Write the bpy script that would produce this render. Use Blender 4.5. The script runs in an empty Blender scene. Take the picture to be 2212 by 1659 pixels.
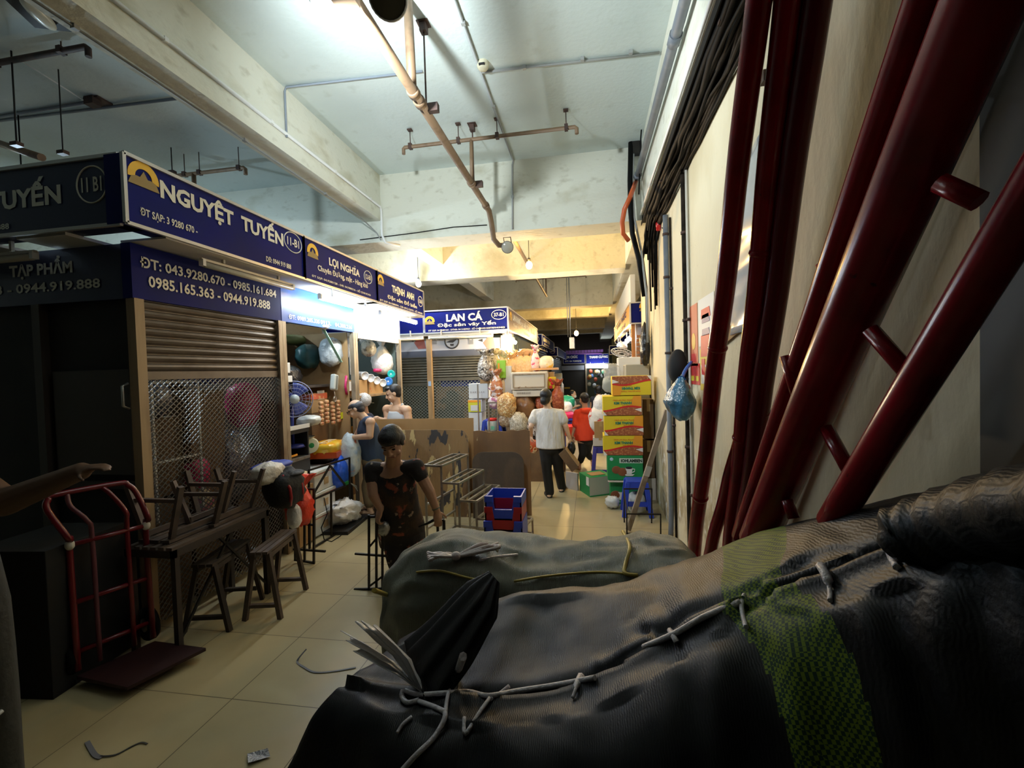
import bpy, bmesh, math, random
from mathutils import Vector, Matrix, noise
V = Vector
PI = math.pi
S = bpy.context.scene
COL = S.collection
H = 1.80          # camera height, metres; the corridor runs along +Y
# ------------------------------------------------------------------ camera
F = 980.0
_y = V((169, 31.5, -F)).normalized()
_h = V((1169, 61.5, -F)).normalized()
_z = _h.cross(_y).normalized()
_x = _y.cross(_z)
R3 = Matrix((_x, _y, _z))
cam = bpy.data.cameras.new('camera'); cam.sensor_width = 36; cam.lens = F / 2212 * 36
cam.clip_start = .02; cam.clip_end = 200
co = bpy.data.objects.new('camera', cam); COL.objects.link(co)
co.matrix_world = Matrix.Translation((0, 0, H)) @ R3.to_4x4()
S.camera = co

def ray(px, py): return R3 @ V((px - 1106, 829.5 - py, -F))
def P(px, py, Y):
    w = ray(px, py); return V((0, 0, H)) + w * (Y / w.y)
def PX(px, py, X):
    w = ray(px, py); return V((0, 0, H)) + w * (X / w.x)
def PZ(px, py, z):
    w = ray(px, py); return V((0, 0, H)) + w * ((z - H) / w.z)

# ------------------------------------------------------------------ world, lights, exposure
S.view_settings.view_transform = 'Standard'; S.view_settings.look = 'None'
S.view_settings.gamma = 1; S.view_settings.use_curve_mapping = False
S.view_settings.exposure = 0.0
S.cycles.max_bounces = 6; S.cycles.diffuse_bounces = 4; S.cycles.sample_clamp_indirect = 4
S.cycles.use_denoising = True
wd = bpy.data.worlds.new('world'); S.world = wd; wd.use_nodes = True
wd.node_tree.nodes['Background'].inputs[0].default_value = (.5, .6, .8, 1)
wd.node_tree.nodes['Background'].inputs[1].default_value = .005

def lamp(kind, name, loc, power, col, size=.05, aim=None, spot=None, blend=.6):
    d = bpy.data.lights.new(name, kind); d.energy = power; d.color = col
    if kind == 'AREA': d.size = size
    else: d.shadow_soft_size = size
    if spot: d.spot_size = math.radians(spot); d.spot_blend = blend
    o = bpy.data.objects.new(name, d); COL.objects.link(o); o.location = loc
    if aim is not None: o.rotation_euler = V(aim).to_track_quat('-Z', 'Y').to_euler()
    return o
MAIN = V((-1.35, 2.25, 3.66))
lamp('SPOT', 'spotlight_beam', MAIN, 270, (.86, .96, 1), .05, (.38, .88, .30), 168, .8)
# the first tubes, the warm bulbs and the far lamps light up in their own builders
WARM_W, BAY_W = 130.0, 75.0

# ------------------------------------------------------------------ materials
MATS = {}
def M(name, col=(.5, .5, .5), rough=.6, metal=0, n=(), bump=None, emit=None, alpha=None, coat=0, stretch=None, spec=None):
    if name in MATS: return MATS[name]
    m = bpy.data.materials.new(name); MATS[name] = m; m.use_nodes = True
    nt = m.node_tree; N = nt.nodes; L = nt.links
    b = N['Principled BSDF']
    b.inputs['Roughness'].default_value = rough; b.inputs['Metallic'].default_value = metal
    b.inputs['Coat Weight'].default_value = coat
    if spec is not None: b.inputs['Specular IOR Level'].default_value = spec
    tc = N.new('ShaderNodeTexCoord'); vec = tc.outputs['Object']
    if stretch:
        mp = N.new('ShaderNodeMapping'); mp.inputs['Scale'].default_value = stretch
        L.new(vec, mp.inputs[0]); vec = mp.outputs[0]
    last = None
    c0 = (*col, 1)
    b.inputs['Base Color'].default_value = c0
    for (sc, c2, lo, hi) in n:
        t = N.new('ShaderNodeTexNoise'); t.inputs['Scale'].default_value = sc; t.inputs['Detail'].default_value = 5
        L.new(vec, t.inputs['Vector'])
        r = N.new('ShaderNodeMapRange'); r.inputs[1].default_value = lo; r.inputs[2].default_value = hi
        L.new(t.outputs['Fac'], r.inputs[0])
        mx = N.new('ShaderNodeMix'); mx.data_type = 'RGBA'
        L.new(r.outputs[0], mx.inputs[0])
        if last is None: mx.inputs[6].default_value = c0
        else: L.new(last, mx.inputs[6])
        mx.inputs[7].default_value = (*c2, 1)
        last = mx.outputs[2]
    if last is not None: L.new(last, b.inputs['Base Color'])
    if bump:
        t = N.new('ShaderNodeTexNoise'); t.inputs['Scale'].default_value = bump[0]; t.inputs['Detail'].default_value = 4
        L.new(vec, t.inputs['Vector'])
        bp = N.new('ShaderNodeBump'); bp.inputs['Strength'].default_value = bump[1]; bp.inputs['Distance'].default_value = .02 if len(bump) < 3 else bump[2]
        L.new(t.outputs['Fac'], bp.inputs['Height']); L.new(bp.outputs[0], b.inputs['Normal'])
    if emit:
        b.inputs['Emission Color'].default_value = (*emit[0], 1); b.inputs['Emission Strength'].default_value = emit[1]
    if alpha is not None: b.inputs['Alpha'].default_value = alpha
    return m

def node_mat(name, build, rough=.6):
    if name in MATS: return MATS[name]
    m = bpy.data.materials.new(name); MATS[name] = m; m.use_nodes = True
    N = m.node_tree.nodes; L = m.node_tree.links; b = N['Principled BSDF']; b.inputs['Roughness'].default_value = rough
    build(N, L, b); return m

def _tiles(N, L, b):
    tc = N.new('ShaderNodeTexCoord'); mp = N.new('ShaderNodeMapping')
    mp.inputs['Location'].default_value = (.24, .2, 0)
    L.new(tc.outputs['Object'], mp.inputs[0])
    br = N.new('ShaderNodeTexBrick'); br.offset = 0; br.inputs['Scale'].default_value = 1
    br.inputs['Brick Width'].default_value = .6; br.inputs['Row Height'].default_value = .6
    br.inputs['Mortar Size'].default_value = .0028; br.inputs['Mortar Smooth'].default_value = .1
    br.inputs['Color1'].default_value = (.48, .40, .225, 1); br.inputs['Color2'].default_value = (.45, .375, .215, 1)
    br.inputs['Mortar'].default_value = (.12, .09, .05, 1); L.new(mp.outputs[0], br.inputs[0])
    n = N.new('ShaderNodeTexNoise'); n.inputs['Scale'].default_value = 1.7; n.inputs['Detail'].default_value = 6; L.new(tc.outputs['Object'], n.inputs[0])
    r = N.new('ShaderNodeMapRange'); r.inputs[1].default_value = .45; r.inputs[2].default_value = .75; r.inputs[4].default_value = .5; L.new(n.outputs[0], r.inputs[0])
    mx = N.new('ShaderNodeMix'); mx.data_type = 'RGBA'; L.new(r.outputs[0], mx.inputs[0]); L.new(br.outputs[0], mx.inputs[6]); mx.inputs[7].default_value = (.27, .215, .12, 1)
    L.new(mx.outputs[2], b.inputs['Base Color'])
    b.inputs['Roughness'].default_value = .30
TILE = node_mat('floor_tiles', _tiles, .3)

PAINT = M('ceiling_paint', (.62, .70, .68), .8, n=[(.9, (.54, .62, .6), .45, .7), (6, (.50, .56, .52), .6, .8)], bump=(25, .15))
BEAMP = M('beam_plaster', (.70, .70, .60), .8, n=[(1.6, (.46, .43, .30), .56, .76), (7, (.5, .48, .38), .58, .8)], bump=(18, .3), stretch=(1, 1, 1.7))
BEAMF = M('beam_plaster_stained', (.74, .68, .50), .8, n=[(1.3, (.42, .36, .21), .52, .74), (8, (.52, .46, .31), .55, .8)], bump=(18, .3))
WALLP = M('wall_plaster', (.74, .66, .46), .75, n=[(1.1, (.58, .48, .28), .54, .74), (4, (.62, .55, .38), .52, .8), (16, (.40, .31, .16), .70, .80)], bump=(14, .25), stretch=(1, 1, .6))
WALLPEEL = M('wall_peeling', (.62, .54, .34), .7, n=[(5, (.40, .33, .19), .52, .6), (13, (.78, .76, .66), .56, .62)], bump=(22, .6), stretch=(1, 1.6, .8))
DARK = M('dark_paint', (.015, .015, .018), .7)
BLACKM = M('black_steel', (.02, .017, .015), .45, .4)
STEEL = M('bare_steel', (.42, .40, .36), .35, .8, n=[(9, (.25, .2, .15), .55, .75)])
ALU = M('aluminium', (.55, .53, .5), .4, .6)
WHITE = M('white_paint', (.8, .8, .78), .5)
CREAM = M('cream_metal', (.62, .58, .5), .45)
PIPE = M('pipe_primer_brown', (.20, .125, .07), .55, n=[(12, (.13, .08, .045), .5, .75)])
PIPEG = M('pipe_grey', (.17, .19, .22), .5, n=[(8, (.24, .25, .26), .5, .75)])
RUST = M('rusty_iron', (.07, .035, .025), .7, n=[(20, (.03, .02, .018), .45, .7)])
CABLE = M('cable_black', (.004, .004, .004), .6, spec=.12)
CABLEB = M('cable_brown', (.03, .022, .016), .7, n=[(15, (.01, .008, .006), .45, .65)], spec=.12)
CONDUIT = M('conduit_grey', (.33, .34, .33), .5)
SIGNB = M('sign_blue', (.006, .010, .13), .55, n=[(2.5, (.009, .014, .10), .45, .7)], spec=.08)
SIGNW = M('sign_lettering', (.78, .74, .62), .5)
SIGNY = M('sign_yellow', (.80, .46, .03), .5)
SIGNO = M('sign_ochre', (.30, .20, .06), .6)
POSTW = M('post_wood', (.36, .24, .12), .6, n=[(9, (.2, .12, .06), .45, .7)], stretch=(1, 1, .15))
POSTM = M('post_metal', (.36, .29, .2), .5, .4, n=[(14, (.22, .15, .09), .5, .7)], stretch=(1, 1, .3))
SHUT = M('shutter_steel', (.13, .105, .08), .45, .55, n=[(6, (.085, .065, .045), .45, .7)])
SHUTD = M('shutter_dark', (.10, .095, .075), .5, .4, n=[(5, (.07, .065, .05), .45, .7)])
GRILLE = M('grille_steel', (.16, .15, .14), .4, .7)
GRILLEG = M('grille_grey', (.30, .33, .31), .45, .5)
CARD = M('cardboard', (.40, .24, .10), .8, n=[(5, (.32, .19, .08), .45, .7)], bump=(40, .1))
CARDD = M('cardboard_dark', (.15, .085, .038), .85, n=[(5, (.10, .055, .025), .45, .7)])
TUBEON = M('tube_lit', (1, 1, 1), .4, emit=((.86, .95, 1), 95))
TUBEOFF = M('tube_unlit', (.66, .62, .5), .3)
SKIN = M('skin', (.52, .31, .20), .5, n=[(9, (.46, .25, .16), .45, .7)])
SKINL = M('skin_light', (.68, .44, .29), .5, n=[(9, (.60, .36, .24), .45, .7)])
SKIND = M('skin_tan', (.40, .22, .14), .5, n=[(9, (.34, .18, .11), .45, .7)])
HAIR = M('hair_black', (.006, .006, .008), .5, bump=(90, .5, .01), stretch=(1, 1, .25))
HAIRG = M('hair_grey', (.62, .62, .62), .5, bump=(80, .9, .02))
PEELPLY = M('plywood_peeling', (.30, .17, .065), .7, n=[(2.2, (.15, .085, .04), .42, .68), (4.2, (.56, .40, .17), .545, .56), (6.0, (.05, .042, .04), .575, .59), (9, (.5, .36, .16), .64, .655)], stretch=(1.2, 1, .42), bump=(30, .3))
PEELPLYD = M('plywood_dark', (.075, .05, .032), .65, n=[(3.1, (.14, .085, .045), .5, .7), (4.2, (.45, .33, .16), .655, .67)], stretch=(1, 1, .6), bump=(30, .3))
PLY = M('plywood', (.38, .21, .075), .6, n=[(1.3, (.28, .15, .05), .45, .7), (9, (.2, .10, .04), .7, .76)], stretch=(1, 1, .5))
WOODG = M('grey_wood', (.10, .07, .055), .7, n=[(8, (.055, .038, .03), .45, .7)], stretch=(.3, 1, 1))
WOODD = M('dark_wood', (.035, .024, .018), .7, n=[(8, (.02, .014, .01), .45, .7)])
REDP = M('red_lacquer', (.25, .003, .010), .24, n=[(7, (.14, .002, .007), .5, .72), (30, (.05, .004, .004), .70, .76)], spec=.32)
REDT = M('red_enamel', (.13, .003, .008), .3, coat=.2)
BLUEP = M('blue_plastic', (.02, .055, .44), .4)
BLUED = M('blue_plastic_dark', (.018, .03, .22), .45)
REDPL = M('red_plastic', (.34, .01, .015), .4)
GREENP = M('green_print', (.01, .25, .07), .5)
YELP = M('yellow_print', (.74, .56, .02), .5)
ORGP = M('orange_print', (.78, .32, .02), .5)
ONION = M('onion_print', (.33, .09, .035), .5, n=[(38, (.52, .22, .08), .5, .62), (60, (.14, .03, .015), .6, .7)])
REDL = M('red_print', (.62, .02, .02), .5)
GRNL = M('green_lettering', (.01, .20, .13), .5)
FOAM = M('foam_white', (.72, .74, .72), .6, bump=(60, .15))
BAGW = M('bag_white', (.78, .79, .82), .35, bump=(9, .9, .03))
BAGB = M('bag_blue', (.02, .11, .68), .3, bump=(10, .8, .03))
BAGR = M('bag_red', (.78, .05, .02), .35, bump=(10, .8, .03))
BAGK = M('bag_black', (.012, .012, .014), .28, bump=(10, .9, .03))
BAGPK = M('bag_pink', (.62, .03, .14), .35, bump=(10, .8, .03))
CLEAR = M('bag_clear', (.75, .78, .8), .15, alpha=.38, bump=(14, .9, .03))
PAPER = M('paper', (.78, .76, .72), .7)

# ------------------------------------------------------------------ mesh helpers
def link(o): COL.objects.link(o); return o
def wloc(o):
    p = V((0, 0, 0))
    while o is not None: p = p + o.location; o = o.parent
    return p
def frame_from(d, up=V((0, 0, 1))):
    d = V(d).normalized()
    if abs(d.dot(up)) > .98: up = V((0, 1, 0)) if abs(d.y) < .9 else V((1, 0, 0))
    a = d.cross(up).normalized(); b = a.cross(d).normalized()
    return a, b, d
class MB:
    def __init__(s): s.v = []; s.f = []; s.m = []; s.s = []
    def add(s, vs, fs, mi=0, sm=False):
        k = len(s.v); s.v += [V(v) for v in vs]
        for f in fs: s.f.append([i + k for i in f]); s.m.append(mi); s.s.append(sm)
        return s
    def box(s, lo, hi, mi=0):
        a, b = V(lo), V(hi)
        vs = [(x, y, z) for x in (a.x, b.x) for y in (a.y, b.y) for z in (a.z, b.z)]
        return s.add(vs, [(0, 1, 3, 2), (4, 6, 7, 5), (0, 4, 5, 1), (2, 3, 7, 6), (0, 2, 6, 4), (1, 5, 7, 3)], mi)
    def obox(s, c, ax, ay, az, mi=0):   # centre and half axes
        c, ax, ay, az = V(c), V(ax), V(ay), V(az)
        vs = [c + ax * i + ay * j + az * k for i in (-1, 1) for j in (-1, 1) for k in (-1, 1)]
        return s.add(vs, [(0, 1, 3, 2), (4, 6, 7, 5), (0, 4, 5, 1), (2, 3, 7, 6), (0, 2, 6, 4), (1, 5, 7, 3)], mi)
    def rbox(s, c, size, rz=0, mi=0, rx=0, ry=0):
        m = Matrix.Rotation(rz, 3, 'Z') @ Matrix.Rotation(ry, 3, 'Y') @ Matrix.Rotation(rx, 3, 'X')
        return s.obox(c, m @ V((size[0] / 2, 0, 0)), m @ V((0, size[1] / 2, 0)), m @ V((0, 0, size[2] / 2)), mi)
    def bar(s, p, q, w, h=None, mi=0, up=V((0, 0, 1))):
        p, q = V(p), V(q); h = h or w
        a, b, d = frame_from(q - p, up)
        return s.obox((p + q) / 2, a * w / 2, b * h / 2, (q - p) / 2, mi)
    def tube(s, pts, r, n=8, mi=0, closed=False, cap=True):
        pts = [V(p) for p in pts]; N = len(pts); rs = r if isinstance(r, (list, tuple)) else [r] * N
        k = len(s.v); a = None
        for i, p in enumerate(pts):
            if closed: d = pts[(i + 1) % N] - pts[i - 1]
            else: d = pts[min(i + 1, N - 1)] - pts[max(i - 1, 0)]
            d = d.normalized() if d.length > 1e-9 else V((0, 0, 1))
            if a is None: a, b, _ = frame_from(d)
            else:
                a = (a - d * a.dot(d)); a = a.normalized() if a.length > 1e-6 else frame_from(d)[0]; b = a.cross(d)
            for j in range(n):
                t = 2 * PI * j / n; s.v.append(p + (a * math.cos(t) + b * math.sin(t)) * rs[i])
        for i in range(N if closed else N - 1):
            for j in range(n):
                i2 = (i + 1) % N
                s.f.append([k + i * n + j, k + i * n + (j + 1) % n, k + i2 * n + (j + 1) % n, k + i2 * n + j]); s.m.append(mi); s.s.append(True)
        if cap and not closed:
            s.f.append([k + j for j in range(n)][::-1]); s.m.append(mi); s.s.append(False)
            s.f.append([k + (N - 1) * n + j for j in range(n)]); s.m.append(mi); s.s.append(False)
        return s
    def lathe(s, prof, c, n=20, axis=V((0, 0, 1)), mi=0):
        a, b, d = frame_from(axis); k = len(s.v); c = V(c)
        for (r, z) in prof:
            for j in range(n):
                t = 2 * PI * j / n; s.v.append(c + d * z + (a * math.cos(t) + b * math.sin(t)) * max(r, 1e-4))
        for i in range(len(prof) - 1):
            for j in range(n):
                s.f.append([k + i * n + j, k + i * n + (j + 1) % n, k + (i + 1) * n + (j + 1) % n, k + (i + 1) * n + j]); s.m.append(mi); s.s.append(True)
        return s
    def ell(s, c, r, rot=None, n=12, mi=0, fn=None):
        c = V(c); k = len(s.v); nu, nv = n * 2, n
        if isinstance(r, (int, float)): r = (r, r, r)
        for i in range(nv + 1):
            t = PI * i / nv
            for j in range(nu):
                u = 2 * PI * j / nu
                d = V((math.sin(t) * math.cos(u), math.sin(t) * math.sin(u), math.cos(t)))
                q = V((d.x * r[0], d.y * r[1], d.z * r[2]))
                if fn: q = fn(q, d)
                if rot is not None: q = rot @ q
                s.v.append(c + q)
        for i in range(nv):
            for j in range(nu):
                s.f.append([k + i * nu + j, k + (i + 1) * nu + j, k + (i + 1) * nu + (j + 1) % nu, k + i * nu + (j + 1) % nu]); s.m.append(mi); s.s.append(True)
        return s
    def cap(s, p, q, r1, r2=None, n=10):   # tapered capsule
        p, q = V(p), V(q); r2 = r1 if r2 is None else r2
        a, b, d = frame_from(q - p); L = (q - p).length
        pr = [(r1 * math.sin(t), -r1 * math.cos(t)) for t in [PI / 2 * i / 4 for i in range(5)]]
        pr += [(r2 * math.cos(t), L + r2 * math.sin(t)) for t in [PI / 2 * i / 4 for i in range(5)]]
        return s.lathe(pr, p, n, d)
    def loft(s, rings, n=20, mi=0):        # rings: (centre, half-width vector, half-depth vector)
        k = len(s.v)
        for (c, a, b) in rings:
            for j in range(n):
                t = 2 * PI * j / n; s.v.append(V(c) + V(a) * math.cos(t) + V(b) * math.sin(t))
        for i in range(len(rings) - 1):
            for j in range(n):
                s.f.append([k + i * n + j, k + i * n + (j + 1) % n, k + (i + 1) * n + (j + 1) % n, k + (i + 1) * n + j]); s.m.append(mi); s.s.append(True)
        s.f.append([k + j for j in range(n)][::-1]); s.m.append(mi); s.s.append(True)
        m = (len(rings) - 1) * n
        s.f.append([k + m + j for j in range(n)]); s.m.append(mi); s.s.append(True)
        return s
    def prism(s, poly, o, a, b, th, mi=0):  # 2-D outline on plane (o; a, b) thickened along a x b
        o, a, b = V(o), V(a), V(b); nn = a.cross(b).normalized() * th; k = len(s.v); m = len(poly)
        s.v += [o + a * x + b * y for x, y in poly] + [o + a * x + b * y + nn for x, y in poly]
        s.f.append([k + i for i in range(m)][::-1]); s.f.append([k + m + i for i in range(m)])
        s.m += [mi, mi]; s.s += [False, False]
        for i in range(m):
            s.f.append([k + i, k + (i + 1) % m, k + m + (i + 1) % m, k + m + i]); s.m.append(mi); s.s.append(False)
        return s
    def grid(s, fn, nu, nv, mi=0):
        k = len(s.v)
        for i in range(nu + 1):
            for j in range(nv + 1): s.v.append(V(fn(i / nu, j / nv)))
        for i in range(nu):
            for j in range(nv):
                q = k + i * (nv + 1) + j
                s.f.append([q, q + nv + 1, q + nv + 2, q + 1]); s.m.append(mi); s.s.append(True)
        return s
    def mesh(s, name, mats, off=V((0, 0, 0))):
        me = bpy.data.meshes.new(name)
        me.from_pydata([tuple(v - off) for v in s.v], [], s.f)
        for m in (mats if isinstance(mats, (list, tuple)) else [mats]): me.materials.append(m)
        me.polygons.foreach_set('material_index', s.m); me.polygons.foreach_set('use_smooth', s.s)
        me.update()
        bm = bmesh.new(); bm.from_mesh(me); bmesh.ops.recalc_face_normals(bm, faces=bm.faces); bm.to_mesh(me); bm.free()
        return me
    def build(s, name, mats, parent=None, bevel=0, loc=None):
        if parent is not None: off = wloc(parent)
        elif loc is not None: off = V(loc)
        else:
            xs = [v.x for v in s.v]; ys = [v.y for v in s.v]; zs = [v.z for v in s.v]
            off = V(((min(xs) + max(xs)) / 2, (min(ys) + max(ys)) / 2, min(zs)))
        o = link(bpy.data.objects.new(name, s.mesh(name, mats, off)))
        if parent is not None: o.parent = parent
        else: o.location = off
        if bevel:
            b = o.modifiers.new('edge', 'BEVEL'); b.width = bevel; b.segments = 2; b.limit_method = 'ANGLE'
        return o
    def fuse(s, name, mats, parent=None, voxel=.008, smooth=6, loc=None):  # union into one continuous surface
        o = s.build(name, mats, parent, loc=loc)
        r = o.modifiers.new('r', 'REMESH'); r.mode = 'VOXEL'; r.voxel_size = voxel; r.use_smooth_shade = True
        if smooth:
            k = o.modifiers.new('s', 'SMOOTH'); k.iterations = smooth; k.factor = .5
        dg = bpy.context.evaluated_depsgraph_get()
        me = bpy.data.meshes.new_from_object(o.evaluated_get(dg)); o.modifiers.clear()
        old = o.data; o.data = me; me.name = name; bpy.data.meshes.remove(old)
        return o

def tag(o, label, cat, group=None, kind=None):
    o['label'] = label; o['category'] = cat
    if group: o['group'] = group
    if kind: o['kind'] = kind
    return o
def thing(name, loc, label, cat, group=None):
    o = link(bpy.data.objects.new(name, None)); o.location = V(loc); o.empty_display_size = .1
    return tag(o, label, cat, group)
def struct(mb, name, mats, bevel=0):
    o = mb.build(name, mats, bevel=bevel); o['kind'] = 'structure'; return o
def dup(root, d, label, rz=0):          # a copy of a thing with its parts and sub-parts, moved by d
    def cp(o, par):
        c = o.copy(); COL.objects.link(c)
        if par is not None: c.parent = par
        for ch in [x for x in KIDS.get(o.name, ())]: cp(ch, c)
        return c
    KIDS = {}
    for x in bpy.data.objects:
        if x.parent: KIDS.setdefault(x.parent.name, []).append(x)
    r = cp(root, None); r.location = root.location + V(d); r.rotation_euler.z = root.rotation_euler.z + rz; r['label'] = label
    return r
def letters(txt, parent, mat, o, a, b, cu, cv, w, h, th=.003, bold=.02, name='lettering'):
    """Raised lettering centred at (cu, cv) on the plane o + a u + b v, stretched to w x h."""
    c = bpy.data.curves.new('t', 'FONT'); c.body = txt; c.resolution_u = 2; c.offset = bold
    t = bpy.data.objects.new('t', c); COL.objects.link(t)
    me = bpy.data.meshes.new_from_object(t.evaluated_get(bpy.context.evaluated_depsgraph_get()))
    bpy.data.objects.remove(t); bpy.data.curves.remove(c)
    a, b, o = V(a).normalized(), V(b).normalized(), V(o); nn = a.cross(b).normalized()
    xs = [v.co.x for v in me.vertices]; ys = [v.co.y for v in me.vertices]
    x0, x1, y0, y1 = min(xs), max(xs), min(ys), max(ys)
    mb = MB()
    pts = [o + a * (cu + ((v.co.x - x0) / (x1 - x0) - .5) * w) + b * (cv + ((v.co.y - y0) / (y1 - y0) - .5) * h) + nn * th for v in me.vertices]
    mb.add(pts, [list(p.vertices) for p in me.polygons])
    bpy.data.meshes.remove(me)
    ob = mb.build(name, mat, parent); return ob
def bagfn(seed, amp=.06, fr=3.0, p=2.6, pinch=0):
    """Lumpy bag: superellipsoid with noise; pinch pulls the top into a neck."""
    def f(q, d):
        k = (abs(d.x) ** p + abs(d.y) ** p + abs(d.z) ** p) ** (-1 / p)
        o = V((seed * 7.1, seed * 3.3, seed)); t = math.atan2(d.y, d.x)
        cr = abs(noise.noise(V((t * 2.2, d.z * 1.3, seed)))) * (1.3 if d.z > 0 else .7) + .5 * abs(noise.noise(d * 6.3 + o))
        w = 1 + amp * (noise.noise(d * fr + o) + .6 * noise.noise(d * fr * 2.7 + o) - 1.5 * (.35 - min(cr, .35)))
        q = q * k * w
        if pinch and d.z > .35: t = (d.z - .35) / .65; q = V((q.x * (1 - pinch * t), q.y * (1 - pinch * t), q.z * (1 + .25 * t)))
        return q
    return f
def bag(name, c, r, mat, label, cat='bag', seed=1, amp=.08, pinch=0, rot=None, group=None, parent=None, p=2.6, n=14):
    mb = MB().ell(c, r, rot, n, fn=bagfn(seed, amp, 3, p, pinch))
    o = mb.build(name, mat, parent)
    if pinch > .25 and rot is None:      # tied neck with a ruffled tail
        z0 = V(c) + V((0, 0, r[2] * 1.12)); w = r[0] * (1 - pinch) * .75 + .012; k = MB()
        def tail(u, v):
            t = 2 * PI * v; q = w * (.75 + .9 * u * (1 + .45 * math.sin(5 * t + seed) + .3 * math.sin(9 * t)))
            return z0 + V((q * math.cos(t), q * math.sin(t), .09 * u * (1 + .3 * math.sin(3 * t + seed))))
        k.grid(tail, 5, 36).build('tied_neck', mat, o).modifiers.new('t', 'SOLIDIFY').thickness = .003
    if parent is None: tag(o, label, cat, group)
    return o
def carton(name, c, size, rz, label, mats=None, cat='box', group=None, tape=True):
    """A closed carton with flap seam and tape; c is the middle of its bottom."""
    c = V(c); t = thing(name, c, label, cat, group); m = Matrix.Rotation(rz, 3, 'Z'); sx, sy, sz = size
    MB().rbox(c + V((0, 0, sz / 2)), size, rz).build('carton_body', mats or CARD, t, bevel=.004)
    if tape:
        k = MB(); k.obox(c + V((0, 0, sz + .001)), m @ V((sx / 2, 0, 0)), m @ V((0, .022, 0)), (0, 0, .001))
        k.obox(c + m @ V((0, -sy / 2 - .001, 0)) + V((0, 0, sz * .85)), m @ V((.022, 0, 0)), m @ V((0, .001, 0)), (0, 0, sz * .15))
        k.build('tape', M('packing_tape', (.45, .30, .13), .3), t)
    return t
# ================================================================== the hall
CEIL = 4.46; WX = .85
Z = V((0, 0, 1)); Xv = V((1, 0, 0)); Yv = V((0, 1, 0))
o = MB().box((-9, -2.5, -.1), (4, 32, 0)).build('floor', TILE, loc=(0, 0, 0)); o['kind'] = 'structure'
struct(MB().box((-9, -2.5, CEIL), (4, 32, CEIL + .15)), 'ceiling', PAINT)
for i, y in enumerate((5.72, 8.3, 12.9, 15.5, 20.0, 22.6)):
    struct(MB().box((-9, y, 3.58), (.66, y + .46, CEIL)), 'ceiling_beam', BEAMP if i == 0 else BEAMF)
struct(MB().box((-2.93, -2.5, 3.86), (-2.69, 31, CEIL - .001)), 'ceiling_beam', BEAMP)
struct(MB().box((.66, -2.5, 3.64), (1.3, 31, CEIL - .001)), 'ceiling_beam', BEAMP)

def _wall(N, L, b):
    tc = N.new('ShaderNodeTexCoord'); sep = N.new('ShaderNodeSeparateXYZ'); L.new(tc.outputs['Object'], sep.inputs[0])
    def noi(sc, lo, hi, st=(1, 1, 1)):
        mp = N.new('ShaderNodeMapping'); mp.inputs['Scale'].default_value = st; L.new(tc.outputs['Object'], mp.inputs[0])
        t = N.new('ShaderNodeTexNoise'); t.inputs['Scale'].default_value = sc; t.inputs['Detail'].default_value = 6; L.new(mp.outputs[0], t.inputs[0])
        r = N.new('ShaderNodeMapRange'); r.inputs[1].default_value = lo; r.inputs[2].default_value = hi; L.new(t.outputs[0], r.inputs[0]); return r.outputs[0], t.outputs[0]
    def mix(f, a, c):
        m = N.new('ShaderNodeMix'); m.data_type = 'RGBA'; L.new(f, m.inputs[0])
        if isinstance(a, tuple): m.inputs[6].default_value = (*a, 1)
        else: L.new(a, m.inputs[6])
        m.inputs[7].default_value = (*c, 1); return m.outputs[2]
    c = mix(noi(1.1, .5, .75, (1, 1, .6))[0], (.72, .64, .45), (.56, .46, .27))
    c = mix(noi(18, .70, .78)[0], c, (.34, .26, .14))
    f, raw = noi(9, .54, .60, (1, 1.5, .8))
    lowm = N.new('ShaderNodeMapRange'); lowm.inputs[1].default_value = 1.35; lowm.inputs[2].default_value = .75; L.new(sep.outputs[2], lowm.inputs[0])
    f2, _ = noi(2.2, .42, .55)
    mu = N.new('ShaderNodeMath'); mu.operation = 'MULTIPLY'; L.new(lowm.outputs[0], mu.inputs[0]); L.new(f2, mu.inputs[1])
    m2 = N.new('ShaderNodeMath'); m2.operation = 'MULTIPLY'; L.new(mu.outputs[0], m2.inputs[0]); L.new(f, m2.inputs[1])
    c = mix(mu.outputs[0], c, (.40, .32, .18)); c = mix(m2.outputs[0], c, (.78, .76, .68))
    L.new(c, b.inputs['Base Color'])
    bp = N.new('ShaderNodeBump'); bp.inputs['Strength'].default_value = .35; bp.inputs['Distance'].default_value = .02
    L.new(raw, bp.inputs['Height']); L.new(bp.outputs[0], b.inputs['Normal'])
o = MB().box((WX, -2.5, 0), (WX + .2, 7.75, 3.64)).build('wall_right', node_mat('wall_plaster_worn', _wall, .7), loc=(0, 0, 0)); o['kind'] = 'structure'
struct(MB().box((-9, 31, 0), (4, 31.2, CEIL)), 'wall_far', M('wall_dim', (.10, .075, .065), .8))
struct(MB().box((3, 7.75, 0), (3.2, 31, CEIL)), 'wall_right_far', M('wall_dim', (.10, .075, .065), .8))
struct(MB().box((-9.2, -2.5, 0), (-9, 31, CEIL)), 'wall_left', BEAMP)
struct(MB().box((WX - .012, -2.5, 0), (WX + .01, 1.15, 3.6)), 'trim_1', M('trim_dark', (.03, .028, .022), .6, n=[(3, (.05, .045, .03), .4, .7)]))
for k, (sx, sy, r) in enumerate(((.838, .93, .012), (.838, .99, .008))): pass

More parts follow.
